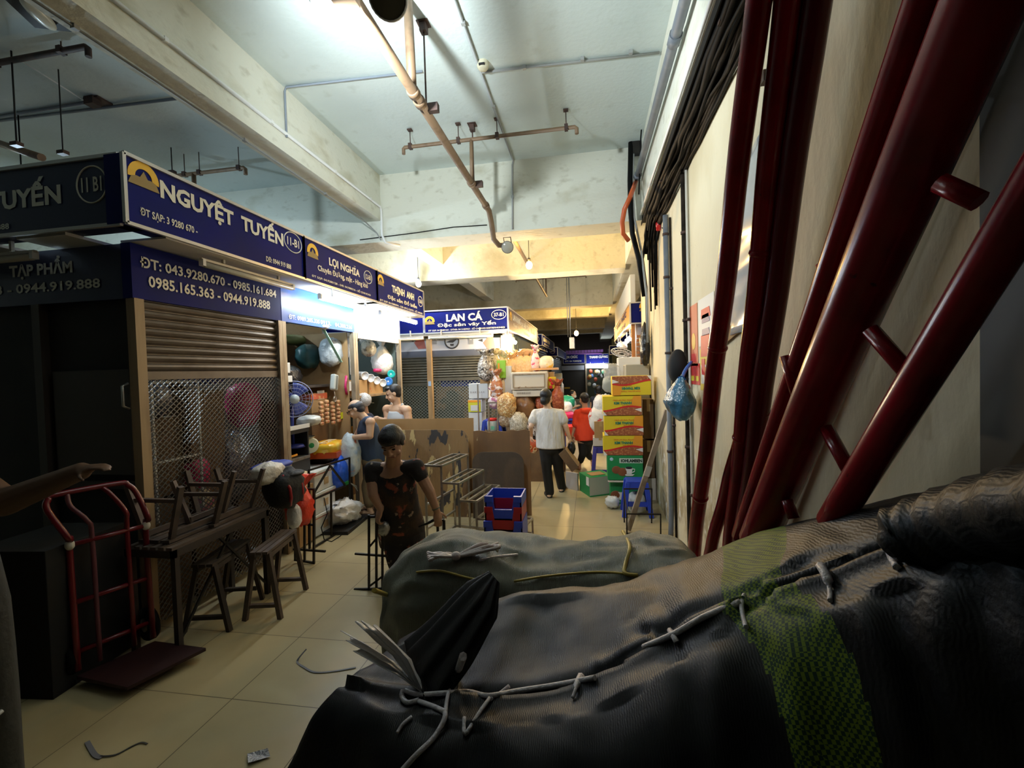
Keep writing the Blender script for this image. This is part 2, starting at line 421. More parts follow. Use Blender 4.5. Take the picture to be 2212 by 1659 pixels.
# ------------------------------------------------------------------ pipes under the ceiling
def rod(mb, x, y, z0, z1, r=.006): mb.tube([(x, y, z0), (x, y, z1)], r, 6)
def anchor(mb, x, y, z): mb.rbox((x, y, z - .035), (.05, .06, .07)).rbox((x, y, z - .004), (.09, .09, .008))
PXM, PZM = -1.19, 3.81
t = thing('sprinkler_pipe', (PXM, 3, PZM), 'brown sprinkler pipe hung from the ceiling, ending in a bend under the first beam', 'pipe')
MB().tube([(PXM, .6, PZM), (PXM, 5.35, PZM), (PXM + .015, 5.5, PZM - .03), (PXM + .02, 5.6, PZM - .14), (PXM + .03, 5.66, PZM - .33), (PXM + .08, 5.74, PZM - .39), (PXM + .14, 5.80, PZM - .38)], .034, 12).build('main_run', PIPE, t)
MB().tube([(PXM - .01, 3.13, PZM), (PXM - .02, 3.13, CEIL)], .034, 10).build('riser', PIPE, t)
MB().tube([(PXM, 4.74, PZM), (PXM + .01, 4.74, 4.27)], .02, 8).build('riser', PIPE, t)
MB().tube([(-1.94, 4.74, 4.2), (-1.94, 4.74, 4.255), (-1.925, 4.74, 4.27), (-.09, 4.74, 4.27), (-.075, 4.74, 4.255), (-.075, 4.74, 4.2)], .02, 8).build('branch_run', PIPE, t)
for y in (3.13, 3.25, 4.72, 5.40): MB().tube([(PXM, y - .03, PZM), (PXM, y + .03, PZM)], .044, 12).build('coupling', PIPE, t)
for y in (3.36, 4.80):
    mb = MB(); rod(mb, PXM + .01, y, PZM, CEIL, .007); anchor(mb, PXM + .01, y, CEIL)
    mb.rbox((PXM + .06, y, PZM + .01), (.09, .05, .06)).build('hanger_rod', RUST, t)
for x in (-1.86, -1.32, -.9, -.18):
    mb = MB(); rod(mb, x, 4.74, 4.27, CEIL, .005); mb.rbox((x, 4.74, 4.275), (.035, .055, .055)); mb.rbox((x, 4.74, CEIL - .012), (.05, .05, .012)); mb.build('hanger_rod', RUST, t)

t = thing('sprinkler_pipe', (-1.08, 9, 3.8), 'thinner brown sprinkler pipe in the yellow-lit bay past the first beam', 'pipe')
MB().tube([(-1.05, 6.22, 3.62), (-1.08, 6.35, 3.72), (-1.09, 6.5, 3.8), (-1.10, 12.2, 3.8)], .03, 10).build('main_run', PIPE, t)
MB().tube([(-1.10, 12.1, 3.8), (-1.10, 12.1, 4.25)], .02, 8).build('riser', PIPE, t)
MB().tube([(-1.9, 12.1, 4.2), (-1.9, 12.1, 4.25), (-.05, 12.1, 4.25), (-.05, 12.1, 4.2)], .02, 8).build('branch_run', PIPE, t)
for y in (6.9, 11.2):
    mb = MB(); rod(mb, -1.09, y, 3.8, CEIL, .008); anchor(mb, -1.09, y, CEIL); mb.build('hanger_rod', RUST, t)

def branch(x0, x1, y, z, label, hangers, feed=None, mat=PIPE):
    t = thing('sprinkler_pipe', (x0, y, z), label, 'pipe')
    MB().tube([(x0, y, z), (x1 - .02, y, z), (x1, y, z - .015), (x1, y, z - .08)], .022, 8).build('branch_run', mat, t)
    for x in hangers:
        mb = MB(); rod(mb, x, y, z, CEIL, .005); mb.rbox((x, y, z + .005), (.04, .055, .05)); mb.build('hanger_rod', RUST, t)
    if feed: MB().tube([(feed, y, z), (feed, y, z - .6)], .024, 8).build('riser', mat, t)
    return t
branch(-5.0, -3.82, 4.66, 4.22, 'dark sprinkler branch above the corner blue sign, past the ceiling beam', (-4.62, -4.42, -3.9), -4.5)
a = P(190, 100, 2.95); branch(-5.2, a.x, 2.95, a.z, 'dark sprinkler branch in the top corner bay, closest to the camera', (-4.85, a.x - .25, a.x - .9), None, RUST)
def crod(name, px, py, px2, py2, Y, label, r=.006):
    p, q = P(px, py, Y), P(px2, py2, Y); t = thing(name, q, label, 'rod')
    MB().tube([q, (q.x, q.y, CEIL)], r, 6).build('steel_rod', BLACKM, t)
    MB().rbox((q.x, q.y, q.z), (.07, .05, .03)).build('clamp', RUST, t)
crod('hanger_rod', 50, 150, 36, 312, 2.95, 'thin black drop rod at the photo edge, above the dark side sign')
crod('hanger_rod', 118, 40, 136, 330, 3.2, 'thin black drop rod running down to the top of the dark side sign', .005)
crod('hanger_rod', 370, 318, 372, 372, 4.5, 'short black drop rod behind the corner of the big blue sign', .006)
a, b = P(-30, 300, 3.3), P(90, 340, 3.1)
tag(MB().tube([a, b], .03, 10).build('water_pipe', PIPE), 'short lit length of brown pipe above the dark side sign', 'pipe')

def conduit(label, pts, r=.011, mat=CONDUIT, clips=()):
    t = thing('cable_conduit', pts[0], label, 'conduit')
    MB().tube(pts, r, 8).build('conduit_run', mat, t)
    if clips:
        for c in clips: MB().rbox(c, (.03, .03, .03)).build('saddle_clip', mat, t)
    return t
YB = 5.72
conduit('grey conduit along the ceiling that turns down the first beam face', [(-.88, -1, CEIL - .014), (-.885, 5.70, CEIL - .014), (-.9, YB - .014, 4.4), (-.92, YB - .014, 3.6)], .012, CONDUIT, [(-.88, y, CEIL - .014) for y in (3.4, 3.9, 4.5, 5.1)] + [(-.91, YB - .014, 4.0)])
conduit('grey conduit across the ceiling from the smoke detector to the wall beam', [(-.88, 3.98, CEIL - .014), (.64, 4.06, CEIL - .014)], .011, CONDUIT, [(x, 4.0, CEIL - .014) for x in (-.5, 0, .4)])
conduit('blue grey conduit crossing the ceiling between the lamp and the long beam', [(-1.38, 3.86, CEIL - .012), (-2.66, 3.80, CEIL - .012), (-2.676, 3.80, CEIL - .05), (-2.676, 3.8, 4.0)], .010, M('conduit_blue', (.24, .28, .33), .5))
LBX = -2.69
conduit('white cable trunking along the side of the long ceiling beam', [(LBX + .012, -1, 4.03), (LBX + .012, 5.68, 4.03), (LBX + .014, 5.70, 3.98), (LBX + .014, 5.70, 3.66), (LBX + .05, 5.72, 3.57), (LBX + .17, 5.9, 3.565)], .016, WHITE, [(LBX + .014, y, 4.03) for y in (1.5, 2.6, 3.6, 4.6, 5.4)])
conduit('thin grey wire tube along the underside of the long ceiling beam', [(-2.86, -1, 3.85), (-2.87, 5.5, 3.85), (-2.75, 5.70, 3.7), (-2.7, 5.708, 3.6)], .008, CONDUIT, [(-2.86, y, 3.85) for y in (2.2, 3.5, 4.7)])
tag(MB().tube([(-3.0, YB - .01, 3.63), (-2.2, YB - .01, 3.66), (-1.7, YB - .01, 3.69), (-1.25, YB - .01, 3.68)], .006, 6).build('cable', CABLE), 'thin black wire sagging across the face of the first beam', 'cable')
a, b = PZ(405, 210, CEIL - .02), PZ(-60, 268, CEIL - .02)
conduit('dark conduit on the ceiling beyond the long beam, the longer of two', [a, b], .014, PIPEG)
a, b = PZ(192, 220, CEIL - .02), PZ(-60, 262, CEIL - .02)
conduit('dark conduit on the ceiling beyond the long beam, the shorter of two', [a, b], .014, PIPEG)
a, b = PZ(40, 128, CEIL - .03), PZ(190, 222, CEIL - .03)
tag(MB().tube([a, b], .006, 6).build('wire', WHITE), 'thin white wire stretched under the ceiling of the corner bay', 'wire')
tag(MB().rbox(PZ(200, 220, CEIL - .04), (.1, .08, .07)).rbox(PZ(212, 219, CEIL - .01), (.16, .14, .015)).build('junction_box', RUST), 'small rusty junction box where the white ceiling wire ends', 'junction box')

a = PZ(1043, 135, CEIL)
t = thing('smoke_detector', (a.x, a.y, CEIL - .06), 'cream round smoke detector on the ceiling beside the conduit', 'smoke detector')
MB().lathe([(0, 0), (.035, 0), (.05, .02), (.052, .04), (.052, .06)], (a.x, a.y, CEIL - .06), 20).build('detector_body', M('detector_cream', (.62, .58, .42), .5), t)
MB().rbox((a.x, a.y - .048, CEIL - .042), (.05, .02, .012)).build('vent_slot', DARK, t)

# twin spotlight hung on the pipe: the head that is lit, the head that is not
t = thing('twin_spotlight', (PXM, 2.2, PZM - .12), 'white twin-head spotlight on the brown pipe, one head glaring', 'lamp')
MB().rbox((PXM, 2.2, PZM - .02), (.12, .1, .16)).tube([(PXM - .16, 2.2, PZM + .06), (PXM + .22, 2.2, PZM + .06)], .014, 8).build('lamp_bracket', PIPE, t)
for (px, py, on) in ((703, -12, 1), (838, -4, 0)):
    c = P(px, py, 2.2); ax = (V((-1.35, 2.0, 3.4)) - c).normalized() if on else V((.25, -.75, -.55)).normalized()
    h = MB().lathe([(0, -.12), (.05, -.115), (.085, -.07), (.098, 0), (.095, .02), (.088, .02)], c, 24, ax).build('lamp_head', WHITE, t)
    MB().lathe([(0, .022), (.086, .016)], c, 24, ax).build('lens', M('lens_lit', (1, 1, 1), .3, emit=((.9, .97, 1), 30)) if on else M('lens_unlit', (.10, .09, .065), .15), h)
a = P(1096, 534, 5.72)
t = thing('round_lamp', a, 'small unlit round lamp at the bent end of the sprinkler pipe', 'lamp')
MB().lathe([(0, -.10), (.04, -.1), (.06, -.05), (.078, 0), (.078, .015), (.07, .015)], a, 20, V((.25, -.9, -.3)).normalized()).build('lamp_head', M('lamp_grey', (.12, .11, .10), .4), t)
MB().lathe([(0, .03), (.045, .025), (.071, .014)], a, 20, V((.25, -.9, -.3)).normalized()).build('lens', M('lens_cream', (.42, .40, .33), .1, coat=.5), t)
MB().tube([a + V((-.04, .05, .03)), a + V((-.05, .02, .13)), a + V((.04, .02, .13)), a + V((.05, .05, .03))], .007, 6).build('lamp_bracket', BLACKM, t)

def bulb(px, py, Y, label, watt, col, r=.045, strength=60, top=3.8, cord=True, size=.05):
    a = P(px, py, Y); t = thing('light_bulb', a, label, 'light bulb')
    MB().ell(a, (r, r, r * 1.25)).build('bulb_glass', M('bulb_%s' % label[:16], col, .3, emit=(col, strength)), t)
    MB().tube([a + V((0, 0, r)), a + V((0, 0, r + .06))], .022, 10).build('lamp_holder', DARK, t)
    if cord: MB().tube([a + V((0, 0, r + .05)), V((a.x, a.y, top))], .005, 6).build('flex', CABLE, t)
    lamp('POINT', 'bulb_light', a + V((0, -.09, -.03)), watt, col, size)
bulb(1143, 573, 7.1, 'glowing yellow bulb hanging in the bay past the first beam', BAY_W, (1, .58, .17), .05, 60, CEIL, True, .06)
bulb(1245, 720, 15.0, 'small glowing amber bulb far down the passage', 190, (1, .62, .22), .07, 50, CEIL)
bulb(904, 613, 8.0, 'glowing white bulb above the cross aisle beside the cream beam', 95, (.85, .93, 1), .05, 60, CEIL)
for (px, Y, r, lab) in ((1232, 11.5, .018, 'thin steel drop rod hanging ahead of the far amber bulb'), (1227, 11.5, .012, 'thinner steel drop rod close beside the other one')):
    a = P(px, 728, Y); t = thing('hanger_rod', a, lab, 'rod'); MB().tube([a, (a.x, a.y, CEIL)], r, 6).build('steel_rod', STEEL, t)
a = P(1236, 742, 11.5)
t = thing('hanging_sign', a, 'small pale sign board hanging from the drop rods', 'sign')
MB().rbox(a, (.11, .5, .26)).build('sign_board', CREAM, t); MB().rbox(a + V((0, -.25, 0)), (.115, .012, .27)).build('edge_strip', STEEL, t)
for (px, py, lab) in ((75, 28, 'blurred unlit lamp fitting in the very corner of the ceiling'), (150, 22, 'blurred pale oval lamp under the long beam, unlit')):
    a = PZ(px, py, CEIL - .12); t = thing('lamp_fitting', a, lab, 'lamp')
    MB().rbox(a + V((0, 0, .06)), (.22, .34, .10), .4).build('lamp_housing', DARK, t)
    MB().ell(a + V((.03, 0, -.01)), (.05, .15, .035), Matrix.Rotation(.4, 3, 'Z')).build('lamp_cover', TUBEOFF, t)

# ------------------------------------------------------------------ right wall: trays, cables, conduits
t = thing('cable_tray', (.7, 3, 3.5), 'long dark cable tray under the beam on the cream wall', 'cable tray')
MB().box((.672, -1, 3.60), (.846, 5.9, 3.63)).box((.668, -1, 3.57), (.676, 5.9, 3.632)).build('tray_bed', M('tray_dark', (.010, .009, .008), .7, spec=.15), t)
for y in (.5, 1.5, 2.5, 3.5, 4.5, 5.5): MB().box((.69, y, 3.545), (.846, y + .04, 3.56)).build('tray_bracket', RUST, t)
tag(MB().tube([(.655, -1, 3.655), (.65, 2, 3.65), (.653, 3.4, 3.655), (.64, 4.6, 3.64), (.645, 5.7, 3.645)], .012, 6).build('cable', WHITE), 'pale cable running along the lower edge of the wall beam', 'cable')
rnd = random.Random(4)
SP = ((.70, 3.555, .020), (.73, 3.54, .024), (.755, 3.56, .016), (.785, 3.535, .022), (.81, 3.555, .014), (.826, 3.53, .018), (.765, 3.50, .013), (.822, 3.49, .022), (.80, 3.505, .011), (.83, 3.45, .014), (.79, 3.465, .009), (.74, 3.505, .010))
CL = ['outermost black cable of the bundle under the wall beam', 'thickest black cable of the bundle under the wall beam', 'thin brown cable on the tray side of the bundle', 'thick black cable in the middle of the wall bundle', 'dusty brown cable in the middle of the wall bundle', 'black cable at the top of the wall bundle, against the plaster', 'slim black cable sagging below the middle of the bundle', 'thick black cable at the plaster, low in the bundle', 'thin dusty cable woven through the wall bundle', 'lowest black cable of the wall bundle', 'thinnest brown cable looping under the bundle', 'thin black cable sagging on the tray side of the bundle']
for i, (x, z, r) in enumerate(SP):
    pts = []
    for k in range(24):
        y = -.8 + k * .275
        pts.append((min(x + rnd.uniform(-.012, .012), WX - r - .004), y, z - .022 * math.sin(k * .9 + i) * (.5 + .5 * (i % 3)) + rnd.uniform(-.010, .010)))
    pts += [(min(x, WX - r - .01), 5.75, z - .15), (min(x + .02, WX - r - .01), 5.85, z - .35 - .06 * i)]
    tag(MB().tube(pts, r, 7).build('cable', CABLEB if i in (2, 4, 8, 10) else CABLE), CL[i], 'cable', 'cables under the wall beam')
a = PX(1480, 0, .60); b = PX(1376, 385, .60)
t = thing('drain_pipe', (.6, a.y, a.z), 'grey plastic pipe sloping down along the wall beam to a red hose', 'pipe')
MB().tube([a + (a - b) * .5, a, b], .036, 12).build('pipe_run', PIPEG, t)
d = (b - a).normalized()
for f in (.12, .97): MB().tube([a.lerp(b, f) - d * .05, a.lerp(b, f) + d * .05], .043, 12).build('coupling', PIPEG, t)
pts = [b, b + (b - a).normalized() * .06, P(1360, 428, 5.05), P(1349, 452, 5.1), P(1344, 480, 5.15), P(1346, 505, 5.2), P(1358, 520, 5.25)]
tag(MB().tube(pts, .026, 10).build('hose', M('hose_orange', (.50, .09, .02), .4)), 'orange red flexible hose curling down from the grey pipe', 'hose')
def vcable(label, pts, r, mat, name='cable', cat='cable'):
    tag(MB().tube(pts, r, 8).build(name, mat), label, cat)
vcable('thick black cable dropping past the first beam end', [P(1363, 300, 5.6), P(1361, 390, 5.55), P(1362, 450, 5.5), P(1366, 505, 5.5), P(1380, 560, 5.5), P(1392, 640, 5.6)], .03, CABLE)
vcable('pale cable dropping beside the thick black one at the beam end', [P(1369, 310, 5.6), P(1366, 400, 5.55), P(1370, 470, 5.5), P(1385, 540, 5.5), P(1397, 640, 5.5), P(1399, 740, 5.5)], .013, CONDUIT)
vcable('thin black wire hanging from the ceiling by the wall beam', [P(1388, 245, 5.3), P(1384, 300, 5.35), P(1380, 420, 5.4)], .008, CABLE)
vcable('dark cable curving from the bundle down the wall corner', [P(1398, 500, 5.6), P(1388, 560, 5.9), P(1396, 620, 6.2), P(1398, 720, 6.4)], .018, CABLE)
vcable('pale pipe down the wall corner behind the dark cables', [PX(1401, 520, WX - .02), PX(1401, 620, WX - .02), PX(1402, 800, WX - .02)], .014, CREAM, 'water_pipe', 'pipe')
t = thing('junction_box', P(1374, 312, 5.66), 'black box where the cables meet at the first beam', 'junction box')
MB().rbox(P(1372, 318, 5.64), (.11, .12, .16)).build('box_body', DARK, t)
MB().rbox(P(1372, 318, 5.575), (.10, .012, .14)).build('box_cover', BLACKM, t)
def wpipe(px, top, bot, r, mat, label, clips, foot=None):
    a, b = PX(px, top, WX - r - .003), PX(px + 2, bot, WX - r - .003); y = a.y
    t = thing('wall_conduit', (a.x, y, 0), label, 'conduit')
    pts = [(a.x, y, a.z), (a.x, y, .25)] + ([(a.x - .01, y - .03, .12), (a.x - .03, y - .12, .03)] if foot else [(a.x, y, 0)])
    MB().tube(pts, r, 10).build('conduit_run', mat, t)
    for z in clips: MB().tube([(a.x, y, z - .012), (a.x, y, z + .012)], r + .007, 10).build('saddle_clip', RUST, t)
wpipe(1437, 465, 1090, .027, PIPEG, 'thick grey conduit down the cream wall beside the black cap', (2.75, 1.95, .9, 3.2), True)
wpipe(1447, 470, 1090, .012, CABLEB, 'thin pale brown conduit close beside the thick grey one', (2.6, 1.2))
wpipe(1475, 365, 1090, .022, CABLEB, 'thin dark conduit down the wall behind the blue bag hook', (2.95, 2.2, 1.1))
wpipe(1482, 362, 1090, .012, CREAM, 'cream conduit beside the thin dark conduit on the wall', (2.2, .7))
a = PX(1422, 483, WX - .03)
t = thing('alarm_bell', a, 'small red alarm light under the cables on the wall', 'alarm light'); MB().lathe([(0, -.08), (.025, -.08), (.03, 0), (.025, .06), (0, .06)], a, 14).build('alarm_body', M('red_glass', (.55, .02, .02), .2), t)
MB().tube([a + V((0, 0, .05)), a + V((.01, 0, .16))], .008, 6).build('stem', DARK, t)
# hole marks and nails on the wall
for (px, py, lab) in ((1650, 168, 'small dark bolt hole high on the cream wall, between red poles'), (1440, 497, 'bent bracket hook on the wall beside the grey conduit')):
    a = PX(px, py, WX - .01)
    tag(MB().rbox(a, (.02, .05, .05)).tube([a, a + V((-.05, 0, .03))], .006, 6).build('wall_hook', RUST), lab, 'hook')
# posters and the plastic sheet
def poster(name, p, q, mat, label, cat='poster', th=.004):   # p upper far corner, q lower near corner, on the wall
    t = thing(name, (WX - .01, (p.y + q.y) / 2, q.z), label, cat)
    MB().box((WX - th, q.y, q.z), (WX - .001, p.y, p.z)).build('sheet', mat, t); return t
p, q = PX(1490, 664, WX), PX(1509, 790, WX)
t = poster('wall_poster', p, V((WX, q.y, q.z)), M('poster_orange', (.66, .17, .075), .55), 'faded orange notice strip on the wall above the blue bag')
MB().ell((WX - .005, (p.y + q.y) / 2, p.z - .3), (.003, .07, .07)).build('emblem', SIGNY, t)
MB().box((WX - .006, q.y + .05, q.z + .03), (WX - .004, p.y - .05, q.z + .1)).build('print', REDL, t)
p2, q2 = PX(1509, 650, WX), PX(1545, 742, WX)
t = poster('wall_poster', p2, V((WX, q2.y, q2.z)), M('poster_white', (.72, .72, .70), .5), 'white advertising poster with red lettering behind the first red pole')
for k, (z, m, w, h) in enumerate(((p2.z - .12, REDL, .6, .07), (p2.z - .36, REDL, .7, .16), (p2.z - .62, ORGP, .3, .2), (q2.z + .2, BLUED, .5, .06), (q2.z + .1, BLUED, .5, .05))):
    W = p2.y - q2.y; MB().prism([(-w * W / 2, -h / 2), (w * W / 2, -h / 2), (w * W / 2 * .8, h / 2), (-w * W / 2 * .9, h / 2)], (WX - .005, (p2.y + q2.y) / 2, z), (0, -1, 0), (0, 0, 1), .002).build('print', m, t)
p3, q3 = PX(1513, 755, WX), PX(1530, 845, WX)
t = poster('wall_poster', p3, V((WX, q3.y, q3.z)), YELP, 'yellow and red leaflet low on the wall beside the first red pole')
MB().box((WX - .006, q3.y + .03, q3.z + .05), (WX - .004, p3.y - .03, p3.z - .12)).build('print', PAPER, t); MB().box((WX - .008, q3.y + .06, q3.z + .12), (WX - .006, p3.y - .06, q3.z + .24)).build('print', REDL, t)
p4, q4 = PX(1493, 786, WX), PX(1513, 832, WX)
t = poster('wall_poster', p4, V((WX, q4.y, q4.z)), REDL, 'red card with yellow panels above the blue bag hook')
W = p4.y - q4.y
for k in (0, 1): MB().box((WX - .006, q4.y + .03 + k * W * .5, q4.z + .03), (WX - .004, q4.y + W * .42 + k * W * .5, p4.z - .1)).build('print', YELP, t)
o = MB()
pa, pb, pc, pd = [PX(x, y, WX - .02) for x, y in ((1562, 420), (1660, 270), (1660, 700), (1540, 735))]
def _sh(u, v):
    p = pa.lerp(pb, u).lerp(pd.lerp(pc, u), v); p.x = WX - .012 - .02 * abs(noise.noise(V((u * 3, v * 4, 1)))) - .02 * u * (1 - v); return p
o.grid(_sh, 14, 20)
ob = o.build('plastic_sheet', M('sheet_white', (.64, .68, .74), .16, coat=.4)); md = ob.modifiers.new('t', 'SOLIDIFY'); md.thickness = .003
tag(ob, 'glossy pale sheet pinned to the wall behind the red poles', 'sheet')
o = MB().prism([(0, 0), (.62, .12), (.62, .2), (0, .08)], (WX - .012, pd.y + .05, pd.z - .1), (0, -1, 0), (0, 0, 1), .004).build('wooden_batten', CARD)
tag(o, 'brown paper edge showing under the glossy pale sheet', 'paper')

# unseen lamp added beyond the signs to light the neighbouring bay
c = V((-5.4, 3.6, 3.55))
t = thing('unseen_lamp', c, 'unseen white hall lamp hanging above the closed corner stall, beyond the blue signs', 'lamp')
MB().lathe([(.02, .16), (.06, .14), (.12, .05), (.16, 0), (.15, 0), (.05, .12)], c, 24).build('lamp_shade', WHITE, t); MB().ell(c + Z * .03, (.05, .05, .06)).build('bulb_glass', M('bulb_cool', (1, 1, 1), .3, emit=((.75, .9, 1), 30)), t)
MB().tube([c + Z * .15, V((c.x, c.y, CEIL))], .006, 6).build('flex', CABLE, t)
lamp('POINT', 'bulb_light', c - Z * .05, 190, (.62, .84, 1), .06)
# ================================================================== stalls
SX = -3.10            # front line of the first row of stalls
UX = -2.82            # front of its upper sign boxes
def arc_poly(r0, r1, a0, a1, n=14):
    p = [(r1 * math.cos(a0 + (a1 - a0) * i / n), r1 * math.sin(a0 + (a1 - a0) * i / n)) for i in range(n + 1)]
    return p + [(r0 * math.cos(a1 + (a0 - a1) * i / n), r0 * math.sin(a1 + (a0 - a1) * i / n)) for i in range(n + 1)]
def emblem(par, o, a, b, s):
    MB().prism(arc_poly(.55 * s, s, math.radians(-8), math.radians(188)), o, a, b, .003).build('emblem', SIGNY, par)
    MB().prism([(-s * 1.0, -s * .55), (s * 1.0, -s * .55), (s * .8, -s * .1), (s * .5, .02 * s), (s * .25, .0), (0, s * .42), (-s * .25, 0), (-s * .5, .02 * s), (-s * .8, -s * .1)], o, a, b, .0035).build('emblem', SIGNO, par)
def badge(par, o, a, b, cu, cv, rw, rh, txt, mat=SIGNW):
    n = 36; k = MB(); oo = o + a * cu + b * cv
    pts = [oo + a * (rw * math.cos(2 * PI * i / n)) + b * (rh * math.sin(2 * PI * i / n)) for i in range(n)]
    k.tube(pts, max(.005, rh * .045), 6, closed=True); k.build('badge_ring', mat, par)
    letters(txt, par, mat, o, a, b, cu, cv, rw * 1.35, rh * .8)
def signbox(par, name, o, a, W, Hh, depth, texts, emb=None, bdg=None, frame=True, mat=SIGNB):
    """Sign box whose face starts at o (lower corner) and runs along a; texts: (string, u, v, w, h)."""
    a = V(a).normalized(); nn = a.cross(Z); o = V(o)
    k = MB(); k.obox(o + a * W / 2 + Z * Hh / 2 - nn * depth / 2, a * W / 2, nn * depth / 2, Z * Hh / 2)
    board = k.build(name, mat, par)
    f = o + nn * .002
    for (s, u, v, w, h, *m) in texts: letters(s, board, m[0] if m else SIGNW, f, a, Z, u, v, w, h, .003, .038 if h > .1 else .022)
    if emb: emblem(board, f + a * emb[0] + Z * emb[1], a, Z, emb[2])
    if bdg: badge(board, f, a, Z, *bdg)
    if frame:
        k = MB(); e = .012
        for (u0, v0, u1, v1) in ((0, 0, W, 0), (0, Hh, W, Hh), (0, 0, 0, Hh), (W, 0, W, Hh)):
            k.bar(o + a * u0 + Z * v0 + nn * .004, o + a * u1 + Z * v1 + nn * .004, .022, .022)
        k.build('sign_frame', ALU, board)
    return board
def shutter(par, o, a, W, z0, z1, mat, pitch=.075, name='roll_shutter'):
    a = V(a).normalized(); nn = a.cross(Z); n = max(3, round((z1 - z0) / pitch)); pr = []
    for i in range(n):
        for j, d in ((0, 0), (.25, .014), (.5, .02), (.75, .014), (.93, 0)): pr.append((z0 + (i + j) * (z1 - z0) / n, d))
    pr.append((z1, 0)); o = V(o); k = MB()
    vs = [o + Z * z + nn * d + a * (W * u) for u in (0, 1) for z, d in pr]; m = len(pr)
    k.add(vs, [(i, i + 1, m + i + 1, m + i) for i in range(m - 1)])
    k.bar(o + Z * (z0 - .03) + a * 0 + nn * .005, o + Z * (z0 - .03) + a * W + nn * .005, .03, .06)
    return k.build(name, mat, par)
def grille(par, o, a, W, z0, z1, mat, pitch=.055, w=.006):
    a = V(a).normalized(); nn = a.cross(Z); o = V(o); k = MB(); Hh = z1 - z0
    for s in (1, -1):
        c = -Hh * 1.3
        while c < W + Hh * 1.3:
            # line u = c + s * v * 1.2, clipped to the opening
            v0, v1 = 0, Hh; u0, u1 = (c, c + Hh * 1.2) if s > 0 else (c + Hh * 1.2, c)
            du = u1 - u0
            t0, t1 = 0, 1
            for lim, sg in ((0, 1), (W, -1)):
                pass
            ts = sorted([(0 - u0) / du, (W - u0) / du]); t0 = max(0, ts[0]); t1 = min(1, ts[1])
            if t1 - t0 > .01:
                p = o + a * (u0 + du * t0) + Z * (z0 + Hh * t0) + nn * (.004 * s); q = o + a * (u0 + du * t1) + Z * (z0 + Hh * t1) + nn * (.004 * s)
                k.bar(p, q, w, .004, up=nn)
            c += pitch
    return k.build('mesh_grille', mat, par)
def post(par, p, z1, w=.06, mat=POSTM, name='post', d=None):
    k = MB(); k.box((p[0] - w / 2, p[1] - w / 2, 0), (p[0] + w / 2, p[1] + w / 2, z1)); k.box((p[0] + w * .18, p[1] - w * .55, 0), (p[0] + w * .56, p[1] - w * .1, z1))
    return k.build(name, mat, par)
def tube_light(par, p, q, on=True, name='tube_light'):
    p, q = V(p), V(q); d = (q - p).normalized()
    h = MB().bar(p + Z * .036, q + Z * .036, .022, .018).bar(p.lerp(q, .2) + Z * .05, p.lerp(q, .2) + Z * .16, .02).bar(p.lerp(q, .8) + Z * .05, p.lerp(q, .8) + Z * .16, .02).build(name, WHITE if on else CREAM, par)
    MB().tube([p + d * .03, q - d * .03], .023, 12).build('lamp_tube', TUBEON if on else TUBEOFF, h)
    for e, s in ((p, 1), (q, -1)): MB().obox(e + d * s * .015 + Z * .012, d * .014, d.cross(Z) * .02, Z * .026).build('end_cap', WHITE, h)
    return h
Y1, Y2, Y3, Y4 = 2.66, 4.19, 5.66, 7.14
LB, LT = 2.39, 2.77           # lower fascia
UB, UT = 2.80, 3.23           # upper sign boxes
# ---- stall one: shutter half down, mesh below, its side turned to the camera
t = S1 = thing('market_stall', (SX - .8, 3.4, 0), 'closed corner market stall with half-lowered steel shutter and two blue signs', 'stall')
U1, U2, U3, U4 = 2.40, 4.19, 5.78, 7.52
w = U2 - U1
signbox(t, 'upper_sign', (UX, U1, UB), Yv, w, UT - UB, .14, [('NGUYỆT  TUYẾN', .862, .318, 1.24, .215), ('ĐT SẠP: 3 9280 670 -', .31, .096, .43, .065), ('DĐ: 0944 919 888', 1.41, .073, .34, .05)], (.13, .32, .105), (1.63, .32, .132, .095, '11-B1'))
signbox(t, 'upper_sign', (-6.2, U1 + .02, UB), Xv, 6.2 + UX - .05, UT - UB, .14, [('NGUYỆT TUYẾN', 2.20, .245, 1.36, .22), ('DĐ: 0944.919.888', 2.2, .06, .5, .04)], None, (3.12, .265, .115, .115, '11 B1'), mat=M('sign_blue_shaded', (.006, .008, .05), .4))  # darker copy of the sign blue: shade on this side is in the colour
signbox(t, 'fascia_board', (SX, Y1, LB), Yv, Y2 - Y1, LT - LB, .08, [('ĐT: 043.9280.670 - 0985.161.684', .763, .262, 1.40, .08), ('0985.165.363 - 0944.919.888', .742, .135, 1.25, .085)], frame=False)
signbox(t, 'fascia_board', (-6.5, Y1 + .01, LB), Xv, 6.5 + SX - .02, LT - LB, .08, [('TẠP PHẨM', 2.62, .26, .56, .15), ('0985.165.363 - 0944.919.888', 2.33, .12, 1.6, .07)], frame=False, mat=M('sign_blue_shaded', (.006, .008, .05), .4))  # same darkened blue, the shade of the side face put into it
MB().box((SX - .1, Y1 + .02, UB - .02), (UX - .01, U2, UB - .005)).build('soffit', CREAM, t)
MB().box((-5.0, U1 + .05, UB - .02), (-4.05, Y1 + .1, UB)).box((-3.75, U1 + .05, UB - .02), (-3.35, Y1 + .1, UB)).build('soffit', CREAM, t)
tube_light(t, (UX - .1, 3.05, 2.70), (UX - .1, 4.15, 2.70), False)
tube_light(t, (-4.7, 2.52, 2.68), (-3.7, 2.52, 2.68), False)
post(t, (SX - .03, Y1 + .04), LB, .07, POSTW); post(t, (SX - .02, Y2 - .03), LB, .06, POSTM)
post(t, (-3.95, Y1 + .04), LB, .07, M('post_dark', (.05, .035, .025), .6))
